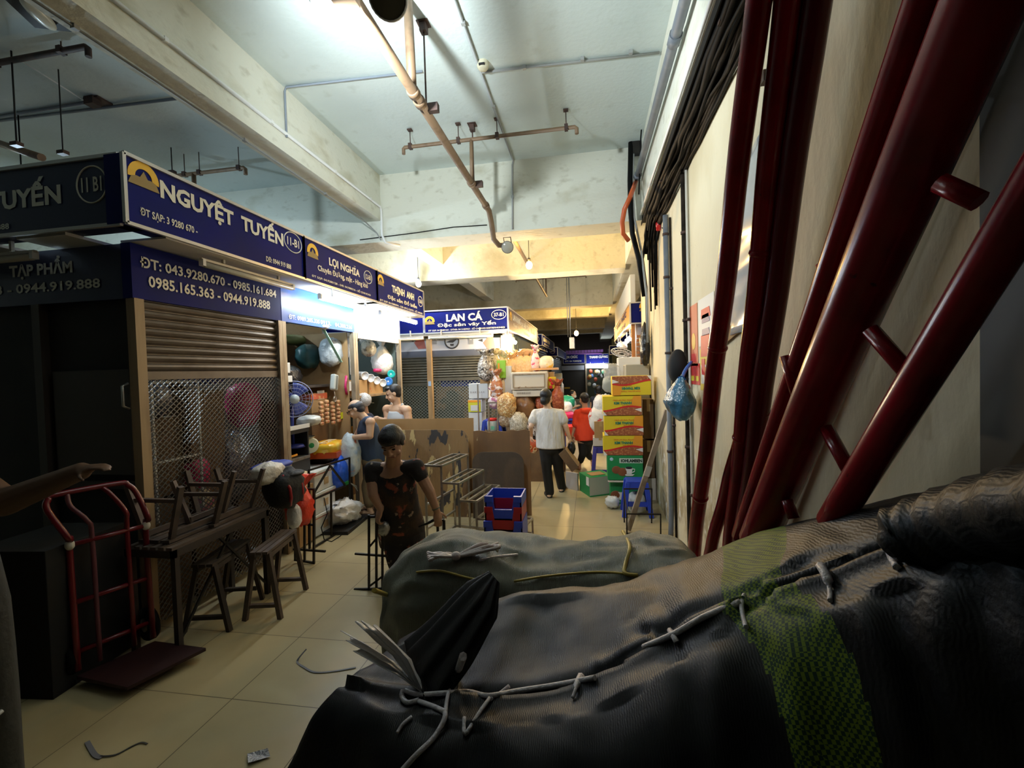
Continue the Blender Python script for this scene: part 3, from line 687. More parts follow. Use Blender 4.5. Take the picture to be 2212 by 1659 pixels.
MB().box((-6.5, Y1 + .06, 0), (SX - .1, Y1 + .1, LB)).build('side_panel', M('panel_dark', (.016, .012, .010), .8, n=[(3, (.028, .02, .015), .45, .7)]), t)
MB().box((-3.93, Y1 + .02, 1.05), (SX - .08, Y1 + .06, 1.10)).build('side_rail', M('post_dark', (.05, .035, .025), .6), t); MB().box((-3.86, Y1 + .03, 1.15), (-3.2, Y1 + .055, 1.9)).build('door_panel', M('post_dark', (.05, .035, .025), .6), t)
MB().tube([(-3.2, Y1 + .02, 1.62), (-3.2, Y1 - .02, 1.64), (-3.2, Y1 - .02, 1.78), (-3.2, Y1 + .02, 1.8)], .009, 6).build('door_handle', STEEL, t)
shutter(t, (SX - .03, Y1 + .08, 0), Yv, Y2 - Y1 - .14, 1.88, LB, SHUT, .062)
grille(t, (SX - .03, Y1 + .08, 0), Yv, Y2 - Y1 - .14, .05, 1.85, GRILLE, .05, .007)
MB().box((SX - 1.6, Y1 + .1, 0), (SX - 1.56, Y2, LB)).build('back_panel', M('panel_brown', (.10, .065, .04), .8), t)
MB().box((SX - 1.56, Y2 - .05, 0), (SX - .08, Y2 - .02, LB)).build('partition_panel', M('panel_brown', (.10, .065, .04), .8), t)
# goods behind the mesh
for (y, z, s, rz, lab) in ((3.05, .9, (.3, .34, .62), .1, 'tall brown carton behind the mesh of the closed stall'), (3.0, .0, (.4, .4, .85), 0, 'brown carton on the floor behind the stall mesh'), (3.42, .0, (.4, .36, 1.72), 0, 'tallest brown carton stack behind the stall mesh, under the shutter'), (3.92, 0, (.4, .4, .9), 0, 'brown carton low behind the mesh, next to the open stall')):
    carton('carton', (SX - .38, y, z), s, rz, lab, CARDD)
bag('plastic_bag', (SX - .3, 3.98, 1.55), (.13, .17, .22), BAGPK, 'pink plastic bag hanging behind the stall mesh', seed=5)
bag('plastic_bag', (SX - .22, 3.32, 1.02), (.08, .10, .14), BAGPK, 'small pink bag low behind the stall mesh', seed=6)
bag('plastic_bag', (SX - .25, 3.75, .98), (.14, .2, .34), M('bag_foil', (.20, .20, .24), .15, .6, bump=(16, 1, .03)), 'crinkled silvery bag behind the stall mesh', seed=8, amp=.12)
bag('plastic_bag', (SX - .25, 2.98, 1.68), (.12, .12, .16), M('bag_foil', (.20, .20, .24), .15, .6, bump=(16, 1, .03)), 'crinkled silvery bag inside the white frame behind the mesh', seed=9, amp=.12)
bag('plastic_bag', (SX - .28, 3.5, 1.82), (.1, .22, .05), BLUED, 'flat blue bundle at the shutter edge behind the mesh', seed=11)
bag('plastic_bag', (SX - .2, 3.34, .72), (.07, .1, .16), M('bag_mixed', (.55, .45, .25), .4, n=[(14, (.5, .1, .2), .5, .6), (18, (.12, .2, .4), .6, .65)]), 'bag of mixed coloured packets behind the stall mesh', seed=12)
t = thing('hanging_rack', (SX - .1, 3.0, .8), 'pale dashed frame hung behind the stall mesh', 'frame')
k = MB()
for (p, q) in (((2.84, 1.80), (3.24, 1.80)), ((2.84, .75), (2.84, 1.80)), ((3.24, .75), (3.24, 1.80)), ((2.84, 1.2), (3.24, 1.2))): k.bar((SX - .09, p[0], p[1]), (SX - .09, q[0], q[1]), .016)
k.build('frame_rail', WHITE, t)

# ---- stalls two and three: open, lit by tubes under the upper signs
t = S2 = thing('market_stall', (SX - .8, (Y2 + Y3) / 2, 0), 'open market stall lit white by a tube, with fan and hanging bags', 'stall')
w = U3 - U2
signbox(t, 'upper_sign', (UX, U2, UB), Yv, w, UT - UB, .14, [('LỢI NGHĨA', .79, .285, .68, .135), ('Chuyên Đường, mật - Hàng khô', .78, .16, 1.10, .085), ('ĐT SẠP: 04.9280128 - DĐ: 04.980216 - SỐ CN01KXD', .76, .062, 1.28, .042)], (.155, .30, .095), (1.35, .285, .105, .08, '12-B1'))
signbox(t, 'fascia_board', (SX, Y2 + .01, LB), Yv, Y3 - Y2 - .02, LT - LB, .06, [('ĐT: 0989.205.335', .38, .06, .55, .05), ('0913.', .78, .06, .22, .05), ('04.380.216', 1.18, .06, .4, .05)], frame=False, mat=M('sign_blue_bright', (.02, .10, .42), .35))
MB().box((SX - .1, Y2, UB - .02), (UX - .01, U3, UB - .005)).build('soffit', CREAM, t)
tube_light(t, (UX - .01, 4.45, 2.655), (UX - .01, 5.72, 2.655), True)
post(t, (SX - .02, Y2 + .03), LB, .055, POSTM); post(t, (SX - .02, Y3 - .03), LB, .055, POSTM)
MB().box((SX - 1.6, Y2, 0), (SX - 1.56, Y3, LB)).build('back_panel', M('panel_teal', (.05, .10, .11), .7, n=[(2, (.12, .08, .04), .45, .6)]), t)
MB().box((SX - 1.56, Y3 - .04, 0), (SX - .1, Y3 - .02, LB)).build('partition_panel', M('panel_ply', (.46, .29, .13), .7, n=[(2.2, (.30, .17, .07), .45, .65)]), t)
MB().box((SX - 1.0, Y2 + .05, 1.68), (SX - .25, Y3 - .06, 1.71)).build('shelf', WOODD, t)
MB().box((SX - .95, Y2 + .35, .62), (SX - .93, Y3 - .06, 1.66)).build('inner_board', M('board_tan', (.50, .31, .13), .7, n=[(2, (.40, .23, .09), .45, .65)]), t)
MB().box((SX - .95, Y2 + .06, .86), (SX - .25, Y3 - .25, .89)).build('counter_top', WOODD, t)
MB().box((SX - .95, Y2 + .05, 0), (SX - .93, Y3 - .06, .86)).build('counter_back', CARDD, t)
MB().box((SX - 1.5, Y2 + .02, 1.95), (SX - 1.0, Y3 - .1, 2.36)).build('bulkhead', M('panel_navy', (.02, .07, .20), .6), t)
MB().prism([(0, 0), (.9, 0), (.9, .2), (0, .2)], (SX - .99, Y2 + .1, 2.15), Yv, Z, .004).build('inner_sign', M('panel_navy', (.02, .07, .20), .6), t)
sg = MB().prism([(0, 0), (.42, 0), (.42, .05), (0, .05)], (SX - .98, Y2 + .12, 2.07), Yv, Z, .004).build('price_strip', M('strip_tan', (.42, .34, .2), .6), t)
letters('G O V O', t, M('lettering_tan', (.62, .40, .26), .5), (SX - .98, Y2 + .1, 2.15), Yv, Z, .32, .1, .42, .07)
t = S3 = thing('market_stall', (SX - .8, (Y3 + Y4) / 2, 0), 'open market stall with white cups on a slanted shelf, washed white by its tube', 'stall')
w = U4 - U3
signbox(t, 'upper_sign', (UX, U3, UB), Yv, w, UT - UB, .14, [('THỊNH  ANH', .895, .255, .84, .14), ('Đặc sản Đồ biển', .87, .125, 1.11, .085), ('ĐT SẠP: 04.9280094 - DĐ: 0912.123973 - SỐ 10KKD', .87, .045, 1.6, .05)], (.12, .30, .095), (1.6, .24, .10, .085, '13-B1'))
signbox(t, 'fascia_board', (SX, Y3 + .01, LB), Yv, Y4 - Y3 - .02, LT - LB, .06, [], frame=False, mat=WHITE)
MB().box((SX - .1, Y3, UB - .02), (UX - .01, U4, UB - .005)).build('soffit', CREAM, t)
signbox(t, 'upper_sign', (-6.2, U4 - .15, UB), Xv, 6.2 + UX, UT - UB, .1, [], frame=False)
tube_light(t, (UX - .01, 5.86, 2.655), (UX - .01, 7.2, 2.655), True)
post(t, (SX - .02, Y3 + .03), LB, .05, POSTM); post(t, (SX - .02, Y4 - .03), LB, .06, POSTM)
MB().box((SX - .04, Y3 + .08, LB - .07), (SX + .0, Y4 - .05, LB - .005)).build('header_rail', ALU, t)
MB().box((SX - 1.6, Y3, 0), (SX - 1.56, Y4, LB)).build('back_panel', M('panel_grey', (.10, .12, .12), .6), t)
MB().box((SX - 1.56, Y4 - .04, 0), (SX - .08, Y4 - .02, LB)).build('partition_panel', M('panel_green', (.08, .11, .10), .6), t)
MB().box((SX - .55, Y3 + .1, .84), (SX - .08, Y4 - .1, .88)).build('counter_top', WOODD, t)
MB().box((SX - .52, Y3 + .1, 0), (SX - .5, Y4 - .1, .84)).build('counter_front', CARDD, t)
MB().box((SX - .6, Y3 + .1, 1.50), (SX - .06, Y4 - .12, 1.53)).build('shelf', POSTW, t)
k = MB()
for i in range(10): k.box((SX - .78, Y3 + .16, 1.62 + i * .06), (SX - .70, Y3 + .75, 1.655 + i * .06))
k.build('louvre_rack', M('louvre_teal', (.10, .17, .19), .5), t)

# things inside stall two
def at2(px, py, X=SX - .3): return PX(px, py, X)
c = at2(634, 862, SX - .12)
t = thing('electric_fan', (c.x, c.y, 1.02), 'blue electric fan with round guard at the open stall post', 'fan')
fx = V((.75, -.65, 0)).normalized(); fa, fb, _ = frame_from(fx)
k = MB()
for r in (.04, .08, .12, .16, .195): k.tube([c + fx * (.05 - r * .12) + fa * (r * math.cos(i * PI / 16)) + fb * (r * math.sin(i * PI / 16)) for i in range(32)], .003 if r < .19 else .006, 5, closed=True)
for i in range(24): k.tube([c + fx * .05 + fa * (.04 * math.cos(i * PI / 12)) + fb * (.04 * math.sin(i * PI / 12)), c + fx * .022 + fa * (.195 * math.cos(i * PI / 12)) + fb * (.195 * math.sin(i * PI / 12))], .002, 4)
k.build('fan_guard', M('fan_wire', (.30, .34, .55), .4), t)
k = MB()
for i in range(3):
    th = i * 2 * PI / 3; k.grid(lambda u, v, th=th: c + fa * ((.03 + .15 * u) * math.cos(th + (v - .5) * (1.3 - .3 * u))) + fb * ((.03 + .15 * u) * math.sin(th + (v - .5) * (1.3 - .3 * u))) + fx * (.03 * (v - .5)), 6, 6)
ob = k.build('fan_blade', M('fan_blue', (.10, .14, .52), .3, alpha=.75), t); ob.modifiers.new('t', 'SOLIDIFY').thickness = .004
MB().lathe([(0, .01), (.05, .0), (.052, -.02), (.045, -.03)], c + fx * .055, 20, fx).build('fan_badge', M('badge_pale', (.55, .66, .75), .3), t)
MB().lathe([(0, 0), (.06, -.01), (.065, -.10), (.03, -.15), (0, -.15)], c - fx * .03, 16, fx).build('fan_motor', BLUED, t)
MB().tube([c - fx * .09, c - fx * .1 - Z * .25, V((c.x, c.y, 1.06)) - fx * .1], .018, 8).lathe([(0, .04), (.10, .03), (.12, 0), (0, 0)], V((c.x, c.y, 1.03)) - fx * .08, 20).build('fan_stand', BLUED, t)
# black cabinet with two shelves by the post
a = at2(641, 1000, SX - .06)
t = thing('shelf_unit', (SX - .3, a.y, .62), 'black open two-compartment shelf unit against the stall post', 'shelf unit')
y0, y1 = Y2 + .07, Y2 + .46
MB().box((SX - .5, y0, .62), (SX - .06, y0 + .02, 1.24)).box((SX - .5, y1 - .02, .62), (SX - .06, y1, 1.24)).box((SX - .5, y0, 1.2), (SX - .05, y1, 1.24)).box((SX - .5, y0, .62), (SX - .06, y1, .64)).box((SX - .52, y0, .62), (SX - .5, y1, 1.24)).box((SX - .07, y0, .62), (SX - .055, y1, .90)).build('unit_body', DARK, t)
MB().box((SX - .5, y0, .90), (SX - .05, y1, .93)).build('shelf', STEEL, t)
t = thing('metal_tray', (SX - .28, (y0 + y1) / 2, 1.24), 'white metal tray on the black shelf unit', 'tray')
MB().box((SX - .5, y0 - .02, 1.245), (SX - .04, y1, 1.26)).box((SX - .5, y0 - .02, 1.26), (SX - .49, y1, 1.29)).box((SX - .05, y0 - .02, 1.26), (SX - .04, y1, 1.29)).box((SX - .5, y0 - .02, 1.26), (SX - .04, y0 - .01, 1.29)).build('tray_body', WHITE, t)
k = thing('tool_bundle', (SX - .12, Y2 + .22, .93), 'knives and scissors lying on the black unit shelf', 'tools')
MB().tube([(SX - .15, Y2 + .14, .94), (SX - .1, Y2 + .30, .96)], .012, 6).build('handle', ORGP, k); MB().bar((SX - .2, Y2 + .12, .945), (SX - .1, Y2 + .2, .99), .03, .006).build('blade', STEEL, k)
# scale with round dial, orange parcel
c = at2(672, 962, SX - .10)
t = thing('dial_scale', (c.x - .1, c.y, .78), 'green dial kitchen scale with a pale round face on the counter', 'scale')
MB().rbox(c + V((-.1, 0, -.02)), (.16, .16, .16), .3).build('scale_body', M('scale_green', (.20, .27, .22), .5), t)
dx = V((.8, -.6, 0)); MB().lathe([(.085, 0), (.088, .02), (.07, .025), (0, .024)], c - dx * .01, 24, dx).build('dial', M('dial_cream', (.72, .72, .55), .4), t)
MB().lathe([(.03, .0), (.0, .004)], c + dx * .018, 16, dx).build('dial_centre', GREENP, t)
MB().lathe([(.0, 0), (.12, .0), (.13, .015)], c + V((-.1, 0, .085)), 20).build('weighing_pan', STEEL, t)
c = at2(708, 966, SX - .12)
t = thing('parcel', (c.x, c.y, .80), 'shiny yellow and orange food parcel on the foam boxes', 'parcel')
MB().ell(c + V((0, 0, .0)), (.17, .22, .075), Matrix.Rotation(.2, 3, 'Z'), 14, fn=bagfn(3, .08, 3, 5)).build('wrapper', M('wrapper_orange', (.85, .36, .02), .25, n=[(5, (.85, .55, .05), .45, .6)], bump=(12, .6)), t)
MB().rbox(c + V((.02, 0, -.07)), (.32, .42, .07), .2).build('tray_rim', M('tray_red', (.55, .07, .01), .35), t)
MB().rbox(c + V((0, 0, .072)), (.1, .34, .006), .2).build('label_strip', M('label_pale', (.8, .6, .35), .4), t)
# foam boxes, stacked three high
LABF = ['topmost white foam box with red lid strip, beside the blue bag', 'middle white foam box of the stack with a small label', 'lowest white foam box standing on the floor at the stall']
for i in range(3):
    c = V((SX - .12, 4.72 + .02 * i, .02 + .245 * i)); lab = LABF[2 - i]
    t = thing('foam_box', c, lab, 'foam box', 'foam boxes at the open stall')
    MB().rbox(c + V((0, 0, .10)), (.34, .44, .2), .04 * (i - 1)).build('box_body', FOAM, t, bevel=.012)
    MB().rbox(c + V((0, 0, .222)), (.36, .46, .04), .04 * (i - 1)).build('lid', FOAM, t, bevel=.01)
    MB().rbox(c + V((0, 0, .202)), (.352, .452, .012), .04 * (i - 1)).build('red_tape', M('tape_red', (.50, .09, .06), .5), t)
    MB().rbox(c + V((.173, .02, .10)), (.004, .09, .08)).build('label_card', M('label_tan', (.55, .38, .2), .6), t)
carton('carton', (SX - .1, 4.38, .02), (.32, .3, .62), .05, 'brown carton standing by the stall post, open flap up')
bag('paper_wrap', (SX - .1, 4.42, .70), (.14, .18, .09), M('paper_tan', (.52, .40, .22), .7, bump=(9, .8)), 'crumpled tan paper parcel on the carton by the post', 'parcel', 21)
c = at2(733, 1022, SX + .05)
t = thing('shopping_bag', c - Z * .2, 'bright blue printed shopping bag hanging at the foam boxes', 'bag')
MB().ell(c, (.10, .15, .17), None, 14, fn=bagfn(14, .12, 3, 3, .3)).build('bag_body', BAGB, t)
MB().tube([c + V((.09, .02, -.10)), c + V((.12, .14, -.20)), c + V((.12, .2, -.27)), c + V((.12, .17, -.20)), c + V((.09, .06, -.13))], .006, 6).build('handle', CONDUIT, t)
MB().rbox(c + V((.09, .0, -.12)), (.02, .12, .04)).build('print_patch', GREENP, t)
t = thing('stall_table', (SX - .25, 5.2, 0), 'dark low stall table behind the blue shopping bag', 'table')
MB().box((SX - .5, 4.98, .70), (SX - .02, 5.55, .74)).build('table_top', WOODD, t)
for x in (SX - .46, SX - .06):
    for y in (5.02, 5.51): MB().rbox((x, y, .35), (.04, .04, .7)).build('leg', WOODD, t)
c = V((SX + .02, 4.98, 0))
ob = MB().ell(c + V((.1, .05, .17)), (.16, .34, .15), Matrix.Rotation(-.25, 3, 'X') @ Matrix.Rotation(.15, 3, 'Z'), 18, fn=bagfn(31, .28, 2.6, 2.2)).build('plastic_bag', BAGW)
tag(ob, 'big crumpled white plastic bag on the floor before the stall', 'bag')
t = thing('floor_scale', (SX + .12, 5.02, 0), 'flat dark floor scale under the crumpled white bag', 'scale')
MB().rbox((SX + .14, 5.0, .02), (.34, .62, .04), .1).build('platform', DARK, t); MB().bar((SX + .2, 5.2, .03), (SX + .45, 5.28, .03), .02).build('rail', DARK, t)
# hanging bags, scale, phone, boards
c = at2(722, 752, SX - .22)
for (dx, dz, r, m, lab, sd) in ((0, -.05, (.13, .15, .19), M('bag_grey', (.52, .56, .58), .25, bump=(11, 1, .03)), 'stuffed grey plastic bag hanging from a green strap', 3), (.12, .02, (.11, .13, .19), M('bag_pale_blue', (.50, .56, .66), .25, bump=(11, .9, .03)), 'smooth pale blue plastic bag behind the strapped grey bag', 4)):
    bag('plastic_bag', c + V((-.05, dx * 2, dz)), r, m, lab, 'bag', sd, .10)
t = thing('strap', c + V((0, -.03, .1)), 'pale green strap tied to the stall header with a white knot', 'strap')
p, q = at2(697, 708, SX - .05), at2(737, 782, SX - .08)
MB().bar(p, q, .035, .008).build('band', M('strap_green', (.35, .62, .48), .5), t)
MB().ell(p + V((.02, 0, .01)), (.05, .09, .03), None, 10, fn=bagfn(8, .4, 4, 2)).build('knot', BAGW, t)
c = at2(722, 826, SX - .15)
t = thing('hanging_scale', c - Z * .2, 'grey hanging scale with a steel hook in the open stall', 'scale')
MB().rbox(c, (.07, .10, .21), 0, 0, -.2).build('scale_body', M('scale_grey', (.48, .50, .46), .4), t, bevel=.02)
MB().rbox(c + V((.037, 0, 0)), (.006, .035, .17), 0, 0, -.2).build('scale_slot', M('slot_dark', (.1, .11, .1), .4), t)
MB().tube([c + V((0, -.01, -.1)), c + V((0, 0, -.17)), c + V((0, .03, -.21)), c + V((0, .02, -.245)), c + V((0, -.02, -.245)), c + V((0, -.03, -.21)), c + V((0, -.005, -.18))], .008, 8).build('hook', STEEL, t)
t = thing('wall_tag', at2(755, 836, SX - .12), 'small white tag hanging at the stall partition', 'tag')
MB().rbox(at2(755, 834, SX - .12), (.01, .07, .13)).build('tag_card', PAPER, t); MB().tube([at2(748, 812, SX - .12), at2(746, 835, SX - .12), at2(749, 852, SX - .12)], .018, 6).build('tassel', BAGPK, t)
for i, (px, py) in enumerate(((694, 893), (706, 889), (719, 892), (731, 888))):
    c = at2(px, py, SX - .18); t = thing('packet_strip', c - Z * .2, ['first', 'second', 'third', 'fourth'][i] + ' brown strip of snack packets from the stall post side', 'packets', 'strips of snack packets')
    for j in range(6): MB().ell(c + V((.0, 0, .125 - j * .05)), (.02, .034, .023), None, 8, fn=bagfn(i + j, .1, 3, 4)).build('packet', M('packet_tan', (.62, .36, .18), .45, n=[(30, (.45, .12, .05), .5, .6)]), t)
t = thing('price_card', at2(741, 896, SX - .2), 'bright yellow price card beside the hanging packets', 'card'); MB().rbox(at2(741, 897, SX - .2), (.006, .13, .085)).build('card_sheet', M('card_yellow', (.75, .72, .02), .5), t)
c = at2(668, 891, SX - .45)
carton('carton', (c.x, c.y, .89), (.3, .36, c.z - .895), 0, 'dark carton on the counter under the worn carton', CARDD)
tt = carton('carton', c, (.3, .34, .25), 0, 'worn carton with an orange red band beside the fan'); MB().box((c.x + .151, c.y - .171, c.z + .17), (c.x + .154, c.y + .171, c.z + .24)).box((c.x - .15, c.y - .174, c.z + .17), (c.x + .15, c.y - .171, c.z + .24)).build('print_band', M('print_coral', (.62, .12, .05), .5, n=[(14, (.7, .4, .15), .58, .64)]), tt)
c = at2(744, 872, SX - .35); t5 = thing('wire_basket', c, 'dark wire basket of brown packets at the stall partition', 'basket'); k = MB()
for i in range(5): k.tube([c + V((.09 * math.cos(j * PI / 8), .11 * math.sin(j * PI / 8), -.09 + i * .045)) for j in range(16)], .004, 5, closed=True)
for j in range(12): k.tube([c + V((.09 * math.cos(j * PI / 6), .11 * math.sin(j * PI / 6), -.09)), c + V((.09 * math.cos(j * PI / 6), .11 * math.sin(j * PI / 6), .09))], .003, 5)
k.build('basket_wire', DARK, t5); MB().ell(c, (.08, .10, .08), None, 10, fn=bagfn(77, .2, 4, 3)).build('packets', M('packet_tan', (.62, .36, .18), .45), t5)
bag('plastic_bag', at2(668, 908, SX - .12), (.12, .14, .06), M('bag_frost', (.62, .64, .62), .3), 'frosted plastic bag slumped under the fan', 'bag', 43, .15)
bag('plastic_bag', at2(665, 770, SX - .6), (.12, .18, .16), M('bag_dark_teal', (.03, .10, .10), .4), 'dark teal bundle at the back of the upper stall shelf', 'bag', 44, .1)
bag('plastic_bag', at2(640, 735, SX - .8), (.1, .3, .07), M('bag_olive_green', (.16, .20, .06), .5), 'olive green cloth under the blue inner sign', 'cloth', 45, .1)
k = thing('plastic_sheet', at2(755, 790, SX - .2), 'narrow strip of clear plastic by the second stall post', 'sheet'); MB().rbox(at2(757, 770, SX - .15), (.01, .05, .5)).build('sheet', CLEAR, k)
t = thing('hand_bill', at2(692, 858, SX - .3), 'white notice card beside the worn carton', 'card'); MB().rbox(at2(693, 853, SX - .3), (.006, .15, .11)).build('card_sheet', PAPER, t)
carton('carton', (SX - .18, Y2 + .13, 1.86), (.2, .18, .11), 0, 'upper of two small white boxes at the stall post', WHITE, tape=False)
carton('carton', (SX - .17, Y2 + .14, 1.76), (.2, .2, .07), .1, 'lower of two small white boxes at the stall post', WHITE, tape=False)
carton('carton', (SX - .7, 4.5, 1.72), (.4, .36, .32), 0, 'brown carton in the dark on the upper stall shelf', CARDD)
bag('plastic_bag', (SX - .55, 4.95, 1.83), (.16, .2, .13), BAGK, 'black plastic bag on the upper stall shelf', seed=41)
bag('plastic_bag', (SX - .3, 4.52, 1.74), (.06, .12, .04), M('bag_olive', (.22, .20, .05), .4), 'small olive bag at the edge of the upper stall shelf', seed=42)
t = thing('paper_stack', at2(733, 727, SX - .4), 'white papers tucked under the stall header', 'paper'); MB().rbox(at2(733, 724, SX - .35), (.3, .3, .05), .1).build('sheets', PAPER, t)
# things inside stall three
def at3(px, py, X=SX - .12): return PX(px, py, X)
for i in range(4):
    c = at3(788 + i * 13, 812 + i * 5, SX - .10); t = thing('cup_stack', c, ['first', 'second', 'third', 'last'][i] + ' stack of white plastic cups on the slanted shelf from the post', 'cups', 'white cup stacks')
    MB().lathe([(0, .16), (.05, .16), (.06, 0), (.062, -.01), (.055, -.01), (.05, .005), (0, .005)], c, 20, V((-.85, .5, .1))).build('cups', BAGW, t)
for (px, py, r, m, lab) in ((844, 808, .065, M('teal_plastic', (.0, .42, .40), .35), 'turquoise plastic plate standing above the blue one'), (838, 824, .07, M('azure_plastic', (.03, .20, .62), .35), 'blue plastic bowl standing beside the white cups')):
    c = at3(px, py, SX - .07); t = thing('plastic_plate', c - Z * r, lab, 'plate'); ax = V((.7, -.7, .1)); MB().lathe([(0, 0), (r * .6, .0), (r, .02), (r, .026), (r * .6, .008), (0, .008)], c, 20, ax).build('plate_body', m, t); MB().lathe([(0, .012), (r * .2, .01)], c, 12, ax).build('plate_centre', BAGW, t)
carton('carton', (SX - .28, 5.98, 1.53), (.3, .44, .22), 0, 'brown carton with red print under the white cups', M('carton_printed', (.48, .28, .11), .7, n=[(7, (.55, .12, .04), .62, .66)]))
carton('carton', (SX - .28, 6.48, 1.53), (.3, .44, .2), 0, 'second brown carton with red print, further along the slanted shelf', M('carton_printed', (.48, .28, .11), .7, n=[(7, (.55, .12, .04), .62, .66)]))
bag('plastic_bag', at3(826, 780, SX - .25), (.14, .24, .22), M('bag_milky', (.80, .80, .78), .3, bump=(10, 1, .03)), 'big milky plastic bag of cups hanging in the stall', 'bag', 51, .1, .75)
bag('plastic_bag', at3(796, 752, SX - .25), (.10, .13, .13), M('bag_cups', (.55, .53, .45), .3, n=[(16, (.22, .21, .17), .5, .6)], bump=(12, 1, .03)), 'clear bag of round lids hanging under the white header', 'bag', 52, .1, .6)
bag('plastic_bag', at3(790, 735, SX - .3), (.08, .09, .11), CLEAR, 'small clear bag hanging at the second stall post', 'bag', 53, .1, .6)
bag('plastic_bag', at3(815, 800, SX - .18), (.05, .1, .03), BAGPK, 'flat pink plastic bag on top of the cup stacks', 'bag', 54)
t = thing('orange_box', (SX - .2, 6.3, .88), 'orange box on the counter behind the man in the white vest', 'box'); MB().rbox((SX - .2, 6.3, .98), (.25, .5, .2)).build('box_body', ORGP, t)
# ================================================================== the block across the aisle and beyond
LY = 8.25
LX = P(1097, 690, LY).x
def fz(px, py, Y): return P(px, py, Y).z
LT2, LB2 = fz(1097, 663, LY), fz(1097, 712, LY)
t = thing('market_stall', (-2.2, LY + .5, 0), 'closed stall facing the camera under the wide blue sign, goods piled at its corner', 'stall')
xl = P(917, 690, LY).x
signbox(t, 'upper_sign', (xl, LY, LB2), Xv, LX - xl, LT2 - LB2, .12, [('LAN CÁ', .78, .285, .70, .175), ('Đặc sản vây Yến', .817, .138, 1.13, .10), ('ĐT SẠP: 04 9280164 - DTNR: 04 5183963 - SỐ CN0KXD10/07787/HK/HKD', .81, .05, 1.48, .055)], (.10, .22, .10), (1.44, .285, .135, .085, '37-B1'))
signbox(t, 'upper_sign', (-5.2, LY, LB2), Xv, 5.2 + xl - .02, LT2 - LB2, .1, [])
LE = 12.9
dr = V((.0, 1, 0)); W = LE - LY
signbox(t, 'upper_sign', (LX, LY + .03, LB2), Yv, W, LT2 - LB2, .12, [('LAN RẠNG', 1.0, .28, 1.0, .17), ('Chuyên bán', .95, .14, .8, .07), ('37-B1', 1.75, .25, .3, .1), ('HẢI SẢN', 2.5, .28, 1.0, .17), ('ĐT: 04 9280164', 2.5, .1, 1.0, .06), ('LAN', 3.7, .28, .8, .17)], (.3, .26, .11), mat=M('sign_lamp_tinted', (.07, .035, .06), .4))  # plum holds the warm lamp light that falls on this sign
MB().box((-5.2, LY + .02, LB2 - .05), (LX - .03, LY + .12, LB2 - .01)).build('header_rail', CREAM, t)
tube_light(t, (-3.0, LY - .03, LB2 - .1), (-1.75, LY - .03, LB2 - .1), False); tube_light(t, (-4.4, LY - .03, LB2 - .1), (-3.1, LY - .03, LB2 - .1), False)
bz0, bz1 = fz(1000, 755, LY + .1), LB2 - .13
bn = MB().box((-4.4, LY + .10, bz0), (LX - .12, LY + .13, bz1)).build('banner_board', M('banner_pale', (.42, .44, .50), .6), t)
for px in (905, 1055):
    c = P(px, 738, LY + .095); MB().prism([(-.10, -.02), (.04, .14), (.09, .1), (.14, -.14), (-.02, -.14)], c, Xv, Z, -.004).build('banner_print', M('print_dull_red', (.34, .10, .08), .6), bn)
    MB().prism([(-.2, .03), (-.11, .06), (-.11, .0)], c, Xv, Z, -.004).build('banner_print', DARK, bn)
c = P(976, 737, LY + .095)
MB().tube([c + V((.135 * math.cos(i * PI / 12), 0, .135 * math.sin(i * PI / 12))) for i in range(24)], .014, 6, closed=True).build('banner_ring', DARK, bn)
MB().prism([(-.12, -.02), (-.03, .02), (.1, .03), (.02, -.03)], c, Xv, Z, -.004).prism([(-.03, -.09), (.03, -.09), (.04, -.05), (-.04, -.05)], c, Xv, Z, -.004).build('banner_print', DARK, bn)
for px in (938, 1017): c = P(px, 738, LY + .095); MB().prism([(-.04, -.05), (.05, -.05), (.05, .05), (.01, .02), (-.04, .06)], c, Xv, Z, -.004).build('banner_print', M('print_grey', (.22, .23, .25), .6), bn)
xp = P(926, 800, LY).x
MB().box((-4.4, LY + .1, bz0 - .12), (LX - .12, LY + .15, bz0)).build('shutter_box', M('shutter_box', (.06, .065, .09), .5), t)
shutter(t, (-4.4, LY + .12, 0), Xv, 4.4 + xp - .05, fz(890, 828, LY), bz0 - .1, SHUTD, .05)
shutter(t, (xp + .05, LY + .12, 0), Xv, LX - .12 - xp, fz(1000, 815, LY), bz0 - .1, SHUTD, .05)
grille(t, (-4.4, LY + .12, 0), Xv, 4.4 + xp - .05, .02, fz(890, 828, LY) - .03, GRILLEG, .07, .009)
grille(t, (xp + .05, LY + .12, 0), Xv, LX - .15 - xp, .02, fz(1000, 815, LY) - .03, GRILLEG, .07, .009)
for x, m in ((xp, POSTW), (LX - .1, POSTM), (-4.4, POSTM)): MB().box((x - .045, LY + .03, 0), (x + .045, LY + .12, LB2 - .1)).build('post', m, t)
MB().rbox((xp, LY + .025, 1.62), (.05, .01, .09)).build('sticker', M('sticker_blue', (.3, .45, .7), .5), t)
MB().box((-4.4, LY + 1.4, 0), (LX - .05, LY + 1.45, 2.6)).box((LX - .12, LY + 1.0, 0), (LX - .07, LE, 2.6)).build('inner_wall', M('panel_olive', (.09, .10, .07), .8), t)
MB().box((-3.0, LY + .3, 0), (-1.9, LY + .8, 1.55)).build('stacked_goods', M('goods_cover', (.20, .14, .08), .8, n=[(3, (.05, .07, .06), .5, .6)]), t)
MB().box((-2.9, LY + .3, 1.55), (-2.1, LY + .8, 1.85)).build('blue_cover', BLUEP, t)
